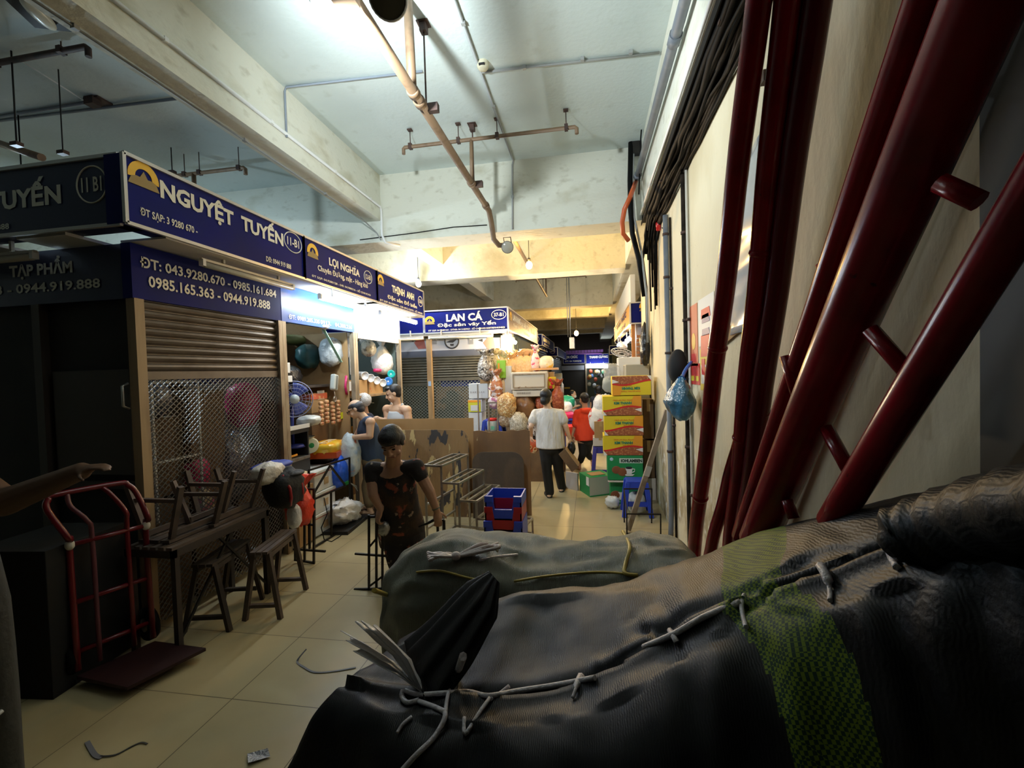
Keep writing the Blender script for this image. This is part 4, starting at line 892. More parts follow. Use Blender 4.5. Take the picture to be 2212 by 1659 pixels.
# warm lamp and tube at the corner
MB().box((LX - .14, LY + .16, LB2 - .42), (LX - .10, LY + 2.6, LB2 - .01)).build('fascia_board', WHITE, t)  # blank white board added beneath the sign to show the lamp's glare
MB().box((P(1080, 735, LY).x, LY + .085, LB2 - .40), (LX - .10, LY + .105, LB2 - .12)).build('fascia_board', WHITE, t)  # second white board added for the glare, on the front
c = V((LX - .03, LY - .02, LB2 - .16))
t = thing('shop_light', c, 'glaring warm white lamp under the corner of the wide blue sign', 'lamp')
MB().tube([c + V((0, 0, -.02)), c + V((0, .95, -.02))], .04, 12).build('lamp_tube', M('tube_warm', (1, .9, .75), .4, emit=((1, .80, .52), 70)), t)
MB().bar(c + V((0, 0, .04)), c + V((0, .75, .04)), .06, .04).build('lamp_housing', WHITE, t)
MB().box((c.x - .02, c.y + .1, c.z + .05), (c.x + .02, c.y + .14, LB2 + .01)).build('lamp_bracket', WHITE, t)
lamp('POINT', 'bulb_light', c + V((.02, -.06, -.12)), WARM_W, (1, .80, .52), .08)

# further stalls of the row
def farstall(Ya, Yb, x, zt, zb, words, label, lit=False):
    t = thing('market_stall', (x - .5, Ya, 0), label, 'stall')
    signbox(t, 'upper_sign', (x - 1.6, Ya, zb), Xv, 1.6, zt - zb, .1, [], None, (1.38, (zt - zb) * .6, .12, .12, 'B1'))
    signbox(t, 'upper_sign', (x, Ya + .03, zb), Yv, Yb - Ya, zt - zb, .1, words)
    tube_light(t, (x - .15, Ya + .3, zb - .08), (x - .15, Ya + 1.6, zb - .08), lit); tube_light(t, (x - .15, Ya + 2.0, zb - .08), (x - .15, min(Yb, Ya + 3.3), zb - .08), lit)
    shutter(t, (x - .3, Ya + .05, 0), Yv, Yb - Ya - .1, 1.2, zb - .05, SHUTD, .09)
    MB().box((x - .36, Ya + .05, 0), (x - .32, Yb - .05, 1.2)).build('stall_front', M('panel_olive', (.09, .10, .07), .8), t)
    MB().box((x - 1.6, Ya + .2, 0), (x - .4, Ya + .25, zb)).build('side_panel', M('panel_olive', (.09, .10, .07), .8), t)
    return t
farstall(14.6, 19.4, P(1171, 735, 14.6).x, fz(1171, 722, 14.6), fz(1171, 746, 14.6), [('KHÁNH MINH', 1.6, .24, 2.4, .17), ('ĐT: 04 9280', 1.5, .08, 1.8, .07)], 'dim stall with a blue sign, further down the passage past the lit corner')
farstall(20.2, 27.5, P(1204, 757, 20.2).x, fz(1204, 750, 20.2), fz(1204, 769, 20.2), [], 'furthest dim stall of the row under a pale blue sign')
# end of the passage
EY = 28.0
t = thing('market_stall', (-1.2, EY, 0), 'dark shuttered stall at the end of the passage under a small navy sign', 'stall')
a, b = P(1217, 786, EY), P(1263, 764, EY)
signbox(t, 'upper_sign', (a.x, EY, a.z), Xv, b.x - a.x, b.z - a.z, .1, [('KIM CHÚC', .5, .42, .75, .2), ('ĐT: 04 9280216', .6, .15, 1.0, .1)], None, None)
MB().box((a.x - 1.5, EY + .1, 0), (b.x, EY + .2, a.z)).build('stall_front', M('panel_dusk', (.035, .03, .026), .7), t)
k = P(1225, 838, EY - .05); MB().rbox(k, (.35, .02, .09)).build('name_plate', SIGNY, t)
c0, c1 = P(1213, 795, EY - .02), P(1262, 793, EY - .02); MB().box((c0.x, EY - .02, c0.z - .15), (c1.x, EY + .05, c0.z + .12)).build('banner_board', M('banner_pale', (.42, .44, .50), .6), t)
t = thing('market_stall', (.5, EY, 0), 'crowded stall at the end of the passage, lit by a long white tube', 'stall')
a2, b2 = P(1266, 786, EY), P(1316, 764, EY)
signbox(t, 'upper_sign', (a2.x, EY, a2.z), Xv, b2.x - a2.x, b2.z - a2.z, .1, [('THANH CƯỜNG', .75, .42, 1.1, .2)])
k = MB(); u, v = P(1225, 764, EY - .1), P(1300, 764, EY - .1)
for i in range(12): k.rbox((u.x + (v.x - u.x) * i / 11, EY - .1, u.z + .1), (.16, .05, .16))
k.bar((u.x, EY - .1, u.z), (v.x, EY - .1, v.z), .06, .08).build('string_garland', M('garland_violet', (.30, .12, .40), .5), t)
MB().box((a2.x, EY + .9, 0), (b2.x + .6, EY + 1, a2.z)).box((b2.x - .05, EY - .6, 0), (b2.x + .6, EY + .9, 3)).build('inner_wall', M('panel_olive', (.09, .10, .07), .8), t)
MB().box((a2.x - .06, EY - .05, 0), (a2.x + .04, EY + .1, a2.z)).build('post', POSTM, t)
u, v = P(1266, 788, EY - .4), P(1313, 788, EY - .4); tube_light(t, u, v, True)
h = MB().bar(u - Z * .1, v - Z * .1, .3, .2).build('light_box', M('lightbox_lit', (1, 1, 1), .4, emit=((.86, .95, 1), 9)), t)
rnd = random.Random(9); pal = [(.5, .1, .05), (.6, .5, .3), (.1, .2, .45), (.6, .6, .62), (.1, .35, .2), (.55, .3, .08), (.05, .05, .06), (.7, .65, .5)]
PKL = ['orange', 'red', 'tan', 'blue', 'white', 'green', 'brown', 'cream']
for i in range(26):
    px, py = rnd.uniform(1268, 1308), rnd.uniform(802, 850); c = P(px, py, EY - .1 + rnd.uniform(0, .3))
    if (px > 1290 and py > 815 and py < 855): continue
    bag('packet', c, (.11, .09, .13), M('packet_%d' % (i % 8), pal[i % 8], .4), 'small bright packet among the goods of the crowded stall at the passage end', 'packet', i, .15, group='packets at the passage end', n=6)

# ------------------------------------------------------------------ stalls on the wall side
RY = 8.0
t = thing('market_stall', (1.2, RY, 0), 'stall beyond the cream wall with an amber-lit sign and a glaring white lamp', 'stall')
a, b = P(1362, 699, RY), P(1384, 653, RY); RXX = a.x
signbox(t, 'upper_sign', (a.x, RY, a.z), Xv, 1.2, b.z - a.z, .1, [], (.27, .27, .12))
signbox(t, 'upper_sign', (a.x, 13.0, a.z), -Yv, 13.0 - RY - .02, b.z - a.z, .1, [('HẠNH  PHÚC', 2.6, .26, 3.2, .17, SIGNB), ('ĐT: 0912 280 640', 2.6, .09, 2.6, .09, SIGNB)], None, None, True, M('sign_amber', (.48, .22, .05), .5))
MB().box((a.x + .02, RY + .1, b.z), (a.x + .1, 13, b.z + .5)).box((a.x + .1, RY + .2, 0), (a.x + 1.2, RY + .25, a.z)).build('stall_wall', M('panel_white', (.62, .63, .62), .6), t)
MB().box((a.x + .02, RY + .05, 0), (a.x + .08, RY + .13, a.z)).build('post', M('post_orange', (.45, .18, .05), .5), t)
k = MB()
for i in range(12): k.box((a.x + .1, RY + .06, 1.55 + i * .07), (a.x + .45, RY + .10, 1.595 + i * .07))
k.build('louvre_shutter', M('louvre_orange', (.42, .17, .06), .5), t)
tube_light(t, (a.x + .02, RY + .15, a.z - .22), (a.x + .02, RY + 1.35, a.z - .22), True); tube_light(t, (a.x - .02, RY + 2.2, a.z - .2), (a.x - .02, RY + 3.4, a.z - .2), True)
c = P(1344, 760, 8.2)
t = thing('wall_fan', c, 'white wall fan tilted down over the passage by the amber sign', 'fan')
ax = V((-.25, -.35, -.9)).normalized(); fa, fb, _ = frame_from(ax); k = MB()
for r in (.06, .12, .19): k.tube([c + ax * (.05 - r * .15) + fa * (r * math.cos(i * PI / 12)) + fb * (r * math.sin(i * PI / 12)) for i in range(24)], .006, 5, closed=True)
for i in range(16): k.tube([c + ax * .04 + fa * (.05 * math.cos(i * PI / 8)) + fb * (.05 * math.sin(i * PI / 8)), c + ax * .02 + fa * (.19 * math.cos(i * PI / 8)) + fb * (.19 * math.sin(i * PI / 8))], .003, 4)
k.build('fan_guard', WHITE, t)
k = MB()
for i in range(3): th = i * 2 * PI / 3; k.prism([(.02, -.04), (.17, -.08), (.17, .08), (.02, .04)], c, fa * math.cos(th) + fb * math.sin(th), fb * math.cos(th) - fa * math.sin(th), .004)
k.build('fan_blade', M('fan_dusty', (.25, .2, .17), .5), t)
MB().ell(c - ax * .1, (.07, .07, .09)).tube([c - ax * .1, c - ax * .12 + V((.12, .1, .1)), c + V((.3, .1, .12))], .02, 8).build('fan_motor', WHITE, t)
for (px, Y, z0, z1) in ((1329, 13.4, 722, 742), (1317, 18.5, 747, 766)):
    a = P(px, z1, Y); t = thing('market_stall', (a.x + .6, Y, 0), 'blue sign edge of a wall-side stall beyond the amber one' if Y < 15 else 'last blue sign edge on the wall side, beside the lit tube', 'stall')
    signbox(t, 'upper_sign', (a.x, Y, a.z), Xv, .6, P(px, z0, Y).z - a.z, .1, []); MB().box((a.x + .1, Y + .1, 0), (a.x + 1, Y + .3, 3)).build('stall_wall', M('panel_olive', (.09, .10, .07), .8), t)
# fridges and the black bag by the wall
a = P(1383, 812, 6.75); zt = fz(1380, 787, 6.75)
def fridge(lab, x0, x1, y0, y1, h, m):
    t = thing('refrigerator', ((x0 + x1) / 2, y0, 0), lab, 'fridge')
    MB().box((x0, y0 + .06, .06), (x1, y1, h)).build('cabinet_body', m, t, bevel=.012)
    MB().box((x0, y0, .08), (x1, y0 + .055, h)).build('door', m, t, bevel=.012)
    MB().box((x0 + .03, y0 - .03, h * .45), (x0 + .05, y0, h * .7)).build('door_handle', CREAM, t)
    MB().box((x0 + .03, y0 + .05, 0), (x1 - .03, y1 - .05, .06)).build('base_plinth', DARK, t)
fridge('grey fridge against the cream wall behind the yellow cartons', .50, WX - .02, 6.7, 7.2, zt, M('fridge_grey', (.40, .38, .32), .4))
fridge('white fridge standing past the grey one, under the wall fan', P(1335, 790, 7.6).x, .80, 7.55, 7.95, fz(1345, 772, 7.6), M('fridge_white', (.66, .68, .70), .35))
c = PX(1393, 748, WX - .09); ob = MB().ell(c, (.07, .11, .27), None, 14, fn=bagfn(71, .12, 3, 2.4, .5)).build('plastic_bag', BAGK); tag(ob, 'black plastic bag hung on the wall cables above the grey fridge', 'bag')
c = P(1310, 818, 8.9)
for i, (px, py, r, m, lab) in enumerate(((1322, 805, .13, CLEAR, 'clear plastic bag stuffed beside the top yellow carton'), (1318, 830, .12, M('tin_grey', (.35, .38, .36), .4), 'grey tub beside the top yellow carton'), (1305, 878, .17, BAGW, 'white printed sack leaning by the second yellow carton'), (1300, 905, .2, M('bag_print_white', (.76, .74, .72), .35, n=[(9, (.6, .1, .08), .60, .66)], bump=(9, .8)), 'white sack with red print under the other white sack'))):
    bag('goods_sack', P(px, py, 7.2), (r, r * .7, r * 1.1), m, lab, 'sack', 80 + i, .12)
carton('carton', V((P(1299, 960, 7.0).x, 7.2, fz(1299, 948, 7.0))), (.20, .3, .26), 0, 'plain brown carton on the pale one beside the yellow cartons')
carton('carton', V((P(1297, 960, 7.0).x, 7.2, fz(1297, 965, 7.0))), (.22, .3, .13), 0, 'pale carton on the violet stool beside the yellow cartons', M('carton_pale', (.60, .52, .46), .7))
def pstool(c, s, rz, m, lab, hz=.44, group=None):
    """Moulded plastic stool: thin splayed walls with openings, grip hole on top."""
    c = V(c); t = thing('plastic_stool', c, lab, 'stool', group); R = Matrix.Rotation(rz, 3, 'Z'); a = s * .36; b = s * .5
    k = MB(); k.add([c + R @ V((x * a, y * a, hz - z)) for z in (0, .025) for x, y in ((-1, -1), (1, -1), (1, 1), (-1, 1))], [(0, 1, 2, 3), (4, 5, 6, 7), (0, 1, 5, 4), (1, 2, 6, 5), (2, 3, 7, 6), (3, 0, 4, 7)])
    k.build('seat', m, t, bevel=.008)
    for sx in (-1, 1):
        for sy in (-1, 1):
            p, q = c + R @ V((sx * a * .88, sy * a * .88, hz - .02)), c + R @ V((sx * b * .94, sy * b * .94, 0)); MB().bar(p, q, .055, .055).build('leg', m, t, bevel=.006)
    k = MB()
    for i in range(4):
        r2 = R @ Matrix.Rotation(i * PI / 2, 3, 'Z')
        f = lambda z: a + (b - a) * (hz - z) / hz
        for (z0, z1) in ((hz - .10, hz - .02), (.13, .19)):
            k.add([c + r2 @ V((sg * f(z) * .9, -f(z) * (.93 if j else .97), z)) for j in (0, 1) for z in (z0, z1) for sg in (-1, 1)], [(0, 1, 3, 2), (4, 5, 7, 6), (0, 1, 5, 4), (2, 3, 7, 6), (0, 2, 6, 4), (1, 3, 7, 5)])
    k.build('side_rail', m, t)
    return t
c = P(1300, 1010, 7.1); pstool((c.x + .02, 7.2, 0), .36, 0, M('violet_plastic', (.06, .045, .26), .4), 'violet plastic stool under the pale carton beside the yellow stack', fz(1300, 965, 7.05) - .005)

# ------------------------------------------------------------------ goods at the lit corner
GY = 7.75
def G(px, py, Y=GY): return P(px, py, Y)
def gbox(x0, y0, x1, y1, Y, d, m, lab, cat='box', name='carton', tape=False):
    a, b = P(x0, y1, Y), P(x1, y0, Y); return carton(name, ((a.x + b.x) / 2, Y + d / 2, a.z), (b.x - a.x, d, b.z - a.z), 0, lab, m, cat, None, tape)
WB = M('carton_white', (.62, .66, .70), .6)
BOTZ = 0
t = gbox(1013, 828, 1053, 861, GY, .3, WB, 'white carton with grey lettering, topmost of the pile in front of the grille'); letters('D A K B L A K', t, M('letter_grey', (.3, .3, .32), .6), P(1013, 861, GY) - Yv * .004, Xv, Z, .16, .11, .26, .03)
t = gbox(1012, 863, 1041, 890, GY, .3, WB, 'yellow and white carton under the topmost white one')
a = P(1012, 890, GY) - Yv * .004; MB().prism([(0, 0), (.225, 0), (.225, .19), (0, .19)], a, Xv, Z, .004).build('print_band', M('print_lime', (.62, .62, .04), .5), t); MB().prism([(0, .17), (.225, .17), (.225, .21), (0, .21)], a - Yv * .005, Xv, Z, .003).build('print_band', ORGP, t); MB().prism([(.045, .02), (.185, .02), (.185, .12), (.045, .12)], a - Yv * .006, Xv, Z, .003).build('print_panel', WB, t)
t = gbox(1013, 891, 1041, 919, GY, .3, WB, 'plain white carton under the yellow and white one')
t = gbox(1014, 919, 1041, 960, GY, .3, WB, 'white carton with an orange rim, lowest of the pile')
gbox(1037, 819, 1055, 829, GY, .2, CARD, 'flat brown carton under the silver-grey bag of dried goods')
bag('goods_sack', G(1050, 797), (.15, .15, .21), M('sack_dried', (.34, .31, .28), .25, n=[(26, (.75, .75, .74), .50, .58), (19, (.05, .045, .04), .52, .62)], bump=(14, 1, .03)), 'tall clear bag of grey dried goods on top of the stacked cartons', 'bag', 91, .12, .3)
for i, px in enumerate((1072, 1085, 1093)): bag('goods_sack', G(px, 793 + 4 * i, GY + .15), (.08, .08, .20), M('sack_straw', (.72, .60, .36), .35, n=[(22, (.5, .36, .16), .52, .62)], bump=(14, .8)), ['straw coloured clear bag beside the grey dried goods', 'straw coloured clear bag in the middle of the top row', 'straw coloured clear bag closest to the lamp'][i], 'bag', 93 + i, .1, .4)
for i, (px, w) in enumerate(((1106, .13), (1122, .14), (1137, .13), (1150, .12))): bag('goods_sack', G(px + (i % 2) * 3, 793 - (i * 37 % 7), GY + .25), (w, .10, .14 + .015 * (i * 5 % 3)), M('sack_amber', (.78, .50, .24), .3, n=[(4, (.70, .36, .12), .5, .7)], bump=(9, 1, .04)), ['first', 'second', 'third', 'fourth'][i] + ' tall amber bag under the warm corner lamp, counted from the sign post', 'bag', 97 + i, .16, .55, p=4)
t = gbox(1074, 778, 1091, 817, GY, .12, M('box_green', (.25, .55, .05), .5), 'green and yellow printed box beside the straw coloured bags'); MB().prism([(.02, .04), (.05, .04), (.05, .26), (.02, .26)], P(1074, 817, GY) - Yv * .004, Xv, Z, .004).build('print_band', ORGP, t)
gbox(1091, 790, 1104, 850, GY + .05, .15, WB, 'tall pale carton behind the metal chest lid')
# metal chest
a, b = P(1104, 843, 7.45), P(1181, 802, 7.45)
t = thing('metal_chest', ((a.x + b.x) / 2, 7.6, P(1140, 857, 7.45).z), 'cream metal chest with raised rim among the lit goods', 'chest')
w, hh = b.x - a.x, b.z - a.z
MB().box((a.x, 7.46, a.z), (b.x, 7.95, b.z)).build('lid', CREAM, t, bevel=.02)
k = MB(); e = .04
for (p, q) in (((a.x + e, a.z + e), (b.x - e, a.z + e)), ((a.x + e, b.z - e), (b.x - e, b.z - e)), ((a.x + e, a.z + e), (a.x + e, b.z - e)), ((b.x - e, a.z + e), (b.x - e, b.z - e))): k.bar((p[0], 7.458, p[1]), (q[0], 7.458, q[1]), .02, .02)
k.build('rim_bead', POSTM, t)
z0 = P(1140, 857, 7.45).z; MB().box((a.x + .02, 7.47, z0), (b.x - .02, 7.93, a.z - .012)).build('chest_body', CREAM, t, bevel=.008)
k = MB(); [k.rbox((a.x + .1 + i * .03, 7.466, z0 + .06), (.014, .01, .03)) for i in range(8)]; k.build('vent_slot', STEEL, t)
a2, b2 = P(1150, 800, GY), P(1204, 794, GY)
t = thing('wooden_board', (a2.x, GY, a2.z), 'thin orange wooden board carrying bags above the metal chest', 'board'); MB().box((a2.x, GY - .05, a2.z), (b2.x, GY + .35, a2.z + .035)).build('board', M('board_orange', (.62, .33, .14), .6), t)
bag('goods_sack', G(1157, 782, GY + .1), (.08, .08, .17), M('bag_pink_print', (.80, .66, .66), .35, n=[(14, (.65, .08, .16), .55, .62)], bump=(9, .8)), 'pale bag with pink lettering on the orange board', 'bag', 103, .08, .6)
bag('goods_sack', G(1180, 784, GY + .1), (.13, .11, .12), M('bag_yellow_print', (.84, .76, .55), .35, n=[(8, (.80, .52, .05), .55, .62)], bump=(9, .8)), 'pale yellow bag at the end of the orange board', 'bag', 104, .1)
gbox(1180, 803, 1196, 835, GY, .2, CARD, 'narrow brown carton under the orange board')
t = gbox(1183, 814, 1200, 840, GY - .1, .1, YELP, 'yellow box with red dots beside the metal chest'); [MB().ell(P(px, py, GY - .105), (.03, .006, .03)).build('print_dot', REDL, t) for px, py in ((1189, 821), (1193, 828), (1190, 836))]
t = thing('bottle_rack', G(1207, 850, GY + .4), 'pale boxes and bottles at the corner beside the dark passage', 'goods')
MB().box((G(1198, 850, GY + .4).x, GY + .28, 0), (G(1217, 850, GY + .4).x, GY + .55, G(1207, 848, GY + .4).z)).build('crate', CARDD, t)
MB().rbox(G(1207, 820, GY + .4), (.12, .12, .22)).rbox(G(1207, 838, GY + .4), (.10, .12, .14)).build('tin', M('tin_grey', (.35, .38, .36), .4), t)
for px in (1203, 1213): MB().lathe([(0, 0), (.04, 0), (.04, .14), (.015, .2), (.015, .25), (0, .25)], G(px, 848, GY + .4), 12).build('bottle', BAGW, t)
# lower bags
dz = [('goods_sack', 1073, 842, .11, .22, M('sack_rust', (.45, .17, .07), .3, n=[(12, (.75, .70, .72), .52, .58)], bump=(12, 1, .03)), 'tall clear bag of rust brown goods beside the white cartons'),
      ('goods_sack', 1072, 868, .14, .12, M('sack_violet', (.70, .62, .66), .3, n=[(11, (.32, .08, .2), .52, .6)], bump=(12, 1)), 'clear bag with violet streaks under the rust brown one'),
      ('goods_sack', 1095, 876, .155, .21, M('sack_nuts', (.60, .36, .14), .35, n=[(30, (.80, .66, .40), .50, .58), (40, (.34, .14, .05), .55, .62)], bump=(30, 1)), 'big clear bag of orange nuts on the steel stand'),
      ('goods_sack', 1133, 882, .18, .24, M('sack_brown', (.22, .11, .05), .3, n=[(6, (.14, .07, .03), .5, .6)], bump=(8, .8)), 'large brown bag tied at the top under the metal chest'),
      ('goods_sack', 1120, 915, .155, .19, M('sack_seeds', (.52, .48, .40), .4, n=[(55, (.30, .27, .2), .5, .6), (40, (.74, .72, .66), .55, .62)], bump=(40, .6)), 'round bag of grey white seeds, lowest in front'),
      ('goods_sack', 1092, 908, .11, .11, M('sack_mixed', (.32, .22, .14), .4, n=[(30, (.55, .48, .38), .5, .6)], bump=(30, .8)), 'small dark mixed bag under the orange nuts'),
      ('goods_sack', 1205, 862, .10, .20, M('sack_chili', (.34, .07, .03), .35, n=[(25, (.5, .16, .06), .5, .6)], bump=(20, .8)), 'clear bag of dark red chillies at the passage corner'),
      ('goods_sack', 1170, 872, .10, .12, M('sack_chili', (.34, .07, .03), .35), 'red bag half hidden behind the woman in white'),
      ('goods_sack', 1150, 925, .1, .15, M('sack_check', (.55, .5, .48), .4, n=[(24, (.08, .06, .06), .5, .54)], bump=(9, .8)), 'black and white patterned bag beside the woman in white')]
for i, (nm, px, py, rx, rz, m, lab) in enumerate(dz):
    bag(nm, G(px, py, 7.35 if i in (2, 4, 5, 8) else 7.6), (rx, rx * .9, rz), m, lab, 'bag', 110 + i, .13, .45 if i in (0, 1, 3, 6) else .0, n=18)
t = thing('steel_stand', G(1070, 935, 7.3), 'steel tube stand with a blue stool behind the brown board', 'stand')
k = MB(); zt = P(1065, 870, 7.3).z
for px in (1056, 1075): x = P(px, 900, 7.3).x; k.bar((x, 7.3, 0), (x, 7.3, zt), .022)
x0, x1 = P(1055, 900, 7.3).x, P(1076, 900, 7.3).x; k.bar((x0, 7.3, zt), (x1, 7.3, zt), .022); k.bar((x0, 7.3, .62), (P(1098, 900, 7.3).x, 7.3, .62), .022); k.bar((P(1034, 900, 7.3).x, 7.3, 0), (P(1034, 900, 7.3).x, 7.3, P(1034, 830, 7.3).z), .02)
k.build('stand_frame', STEEL, t)
c = P(1066, 900, 7.55); pstool((c.x, 7.55, .45), .42, 0, BLUEP, 'blue plastic stool raised behind the steel stand', .55)
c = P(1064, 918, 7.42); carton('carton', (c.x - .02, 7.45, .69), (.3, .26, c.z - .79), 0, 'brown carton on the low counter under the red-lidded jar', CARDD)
t = thing('plastic_jar', c, 'clear plastic jar with a red lid on the brown board edge', 'jar'); MB().lathe([(0, -.1), (.085, -.1), (.09, -.08), (.09, .06), (.075, .075)], c, 20).build('jar_body', M('jar_grey', (.46, .50, .46), .2), t)
MB().lathe([(0, .115), (.075, .115), (.08, .1), (.08, .075), (.0, .075)], c, 20).build('lid', M('lid_red', (.75, .02, .015), .35), t); MB().rbox(c + V((.02, -.088, -.04)), (.06, .004, .06)).build('jar_label', M('label_teal', (.15, .5, .36), .5), t)
t = thing('goods_table', (-1.35, 7.6, 0), 'low counter under the bags at the lit corner', 'table')
MB().box((-2.0, 7.3, 0.0), (-.78, 8.1, .66)).build('table_body', CARDD, t); MB().box((-2.0, 7.27, .66), (-.76, 8.1, .69)).build('table_top', WOODD, t)
MB().box((-1.3, 7.72, .69), (-.72, 8.15, P(1140, 857, 7.45).z - .005)).build('inner_shelf', CARD, t)
# beyond, left side of the passage
for i, (px, py, Y, r, m, lab) in enumerate(((1222, 868, 10, (.2, .2, .14), M('bag_green', (.02, .30, .17), .35, bump=(9, .8)), 'green plastic bag on the goods beyond the woman in white'), (1222, 880, 9.8, (.14, .15, .13), BAGW, 'white plastic bag below the green one'), (1222, 897, 9.8, (.2, .17, .10), BAGPK, 'magenta plastic bag at the bottom of the pile beside the passage'))): bag('plastic_bag', P(px, py, Y), r, m, lab, 'bag', 130 + i, .12)
t = thing('blue_crate_stand', P(1225, 925, 10.1), 'blue plastic stand under the magenta bag', 'stand'); a = P(1213, 905, 10); b = P(1236, 905, 10); MB().box((a.x, 9.7, 0), (b.x, 10.3, a.z)).build('stand_body', BLUED, t); MB().box((a.x - .02, 9.66, a.z), (b.x + .02, 10.34, a.z + .04)).build('stand_top', BLUEP, t)
t = thing('red_basin', P(1238, 935, 9.4), 'red plastic basin on the floor between the two women', 'basin'); c = P(1240, 948, 9.4); MB().lathe([(0, .0), (.18, .0), (.24, .2), (.25, .21), (.23, .2), (.17, .02)], V((c.x, 9.4, .45)), 20).build('basin_body', M('basin_red', (.72, .02, .015), .35), t); MB().box((c.x - .16, 9.3, 0), (c.x + .16, 9.6, .45)).build('basin_base', CREAM, t)
# ================================================================== things on the floor, stall side
# red sack truck
A, B = PZ(275, 1492, .05), PZ(445, 1406, .05); ab = (B - A); L = ab.length; ua = ab.normalized(); dn = V((-ua.y, ua.x, 0))
if dn.x > 0: dn = -dn
A, B = A - ua * .0, B; C = A + dn * .40 - ua * .10; D = B + dn * .40 - ua * .12
t = thing('hand_truck', (A + B + C + D) / 4, 'red two-wheeled hand truck with looped handles in the dark before the stalls', 'hand truck')
MB().add([A, B, D, C, A + Z * .02, B + Z * .02, D + Z * .02, C + Z * .02], [(0, 1, 2, 3), (4, 5, 6, 7), (0, 1, 5, 4), (1, 2, 6, 5), (2, 3, 7, 6), (3, 0, 4, 7)]).build('toe_plate', M('plate_red_shaded', (.022, .002, .003), .6), t)  # plate colour is the red enamel with deep shade mixed in
HT = 1.12
def hp(u, z, back=0): return C.lerp(D, u) + Z * z + dn * (-.5 * back if back < 0 else back) + ua * (.35 * back if back < 0 else 0)
out = [hp(.02, .05), hp(.02, .78, .03), hp(-.0, .84, .0), hp(-.04, 1.02, -.14), hp(.02, 1.08, -.18), hp(.12, 1.1, -.19), hp(.88, 1.1, -.19), hp(.98, 1.08, -.18), hp(1.04, 1.02, -.14), hp(1.0, .84, .0), hp(.98, .78, .03), hp(.98, .05)]
out = [p if 0 else V((p.x, p.y, p.z)) for p in out]
def smooth(pts, n=4):
    r = []
    for i in range(len(pts) - 1):
        a, b, c, d = pts[max(i - 1, 0)], pts[i], pts[i + 1], pts[min(i + 2, len(pts) - 1)]
        for k in range(n):
            s = k / n; r.append(.5 * ((2 * b) + (c - a) * s + (2 * a - 5 * b + 4 * c - d) * s * s + (3 * b - a - 3 * c + d) * s ** 3))
    return r + [pts[-1]]
MB().tube(smooth(out), .017, 10).build('outer_frame', REDT, t)
MB().tube(smooth([hp(.28, .05), hp(.28, .80, .02), hp(.26, .92, -.03), hp(.2, 1.02, -.13), hp(.24, 1.09, -.185)]), .013, 8).build('inner_bar', M('enamel_worn', (.12, .03, .04), .4), t)
MB().tube(smooth([hp(.72, .05), hp(.72, .80, .02), hp(.74, .92, -.03), hp(.68, 1.05, -.13), hp(.66, 1.09, -.185)]), .014, 8).build('inner_bar', REDT, t)
for z in (.80, .45, .15): MB().tube([hp(.02, z, .02), hp(.98, z, .02)], .015, 8).build('cross_bar', REDT, t)
for u in (.02, .98): MB().ell(hp(u, .80, .02), (.024, .024, .03)).build('plastic_cap', CREAM, t)
for u in (-.02, 1.02):
    c = hp(u, .11, .1); w = MB().lathe([(0, -.025), (.06, -.025), (.10, -.03), (.11, -.015), (.11, .015), (.10, .03), (.06, .025), (0, .025)], c, 20, ua).build('wheel', CABLE, t)
    MB().lathe([(0, -.035), (.045, -.03), (.045, .03), (0, .035)], c, 14, ua).build('wheel_hub', STEEL, w)
MB().tube([hp(-.05, .11, .1), hp(1.05, .11, .1)], .012, 8).build('axle', STEEL, t)
carton('carton', (-3.35, 2.28, 0), (.5, .5, .86), .1, 'dark tall carton in the shadow behind the red hand truck', M('carton_shaded', (.006, .005, .004), .9), tape=False)  # near-black colour stands for the deep shade of this corner

# table with upturned benches
TX, TZ = -2.70, .70
a, b = PX(372, 1160, TX), PX(580, 1096, TX); ty0, ty1 = a.y, b.y
t = thing('slatted_table', (TX - .2, (ty0 + ty1) / 2, 0), 'dark slatted table heaped with upturned benches before the closed shutter', 'table')
k = MB()
for i in range(6): x = TX - .03 - i * .062; k.box((x - .022, ty0, TZ), (x + .022, ty1, TZ + .02))
k.build('table_top', WOODG, t)
k = MB(); k.box((TX - .025, ty0, TZ - .05), (TX, ty1, TZ)).box((TX - .38, ty0, TZ - .05), (TX - .355, ty1, TZ)).box((TX - .38, ty0, TZ - .05), (TX, ty0 + .03, TZ)).box((TX - .38, ty1 - .03, TZ - .05), (TX, ty1, TZ)).build('apron', WOODD, t)
for x in (TX - .02, TX - .36):
    for y in (ty0 + .03, ty1 - .03): MB().rbox((x, y, TZ / 2 - .02), (.035, .035, TZ - .04)).build('leg', WOODD, t)
k = MB(); k.bar((TX - .02, ty0 + .05, .1), (TX - .02, ty0 + .5, TZ - .05), .015).bar((TX - .02, ty1 - .05, .1), (TX - .02, ty1 - .5, TZ - .05), .015).build('brace', BLACKM, t)
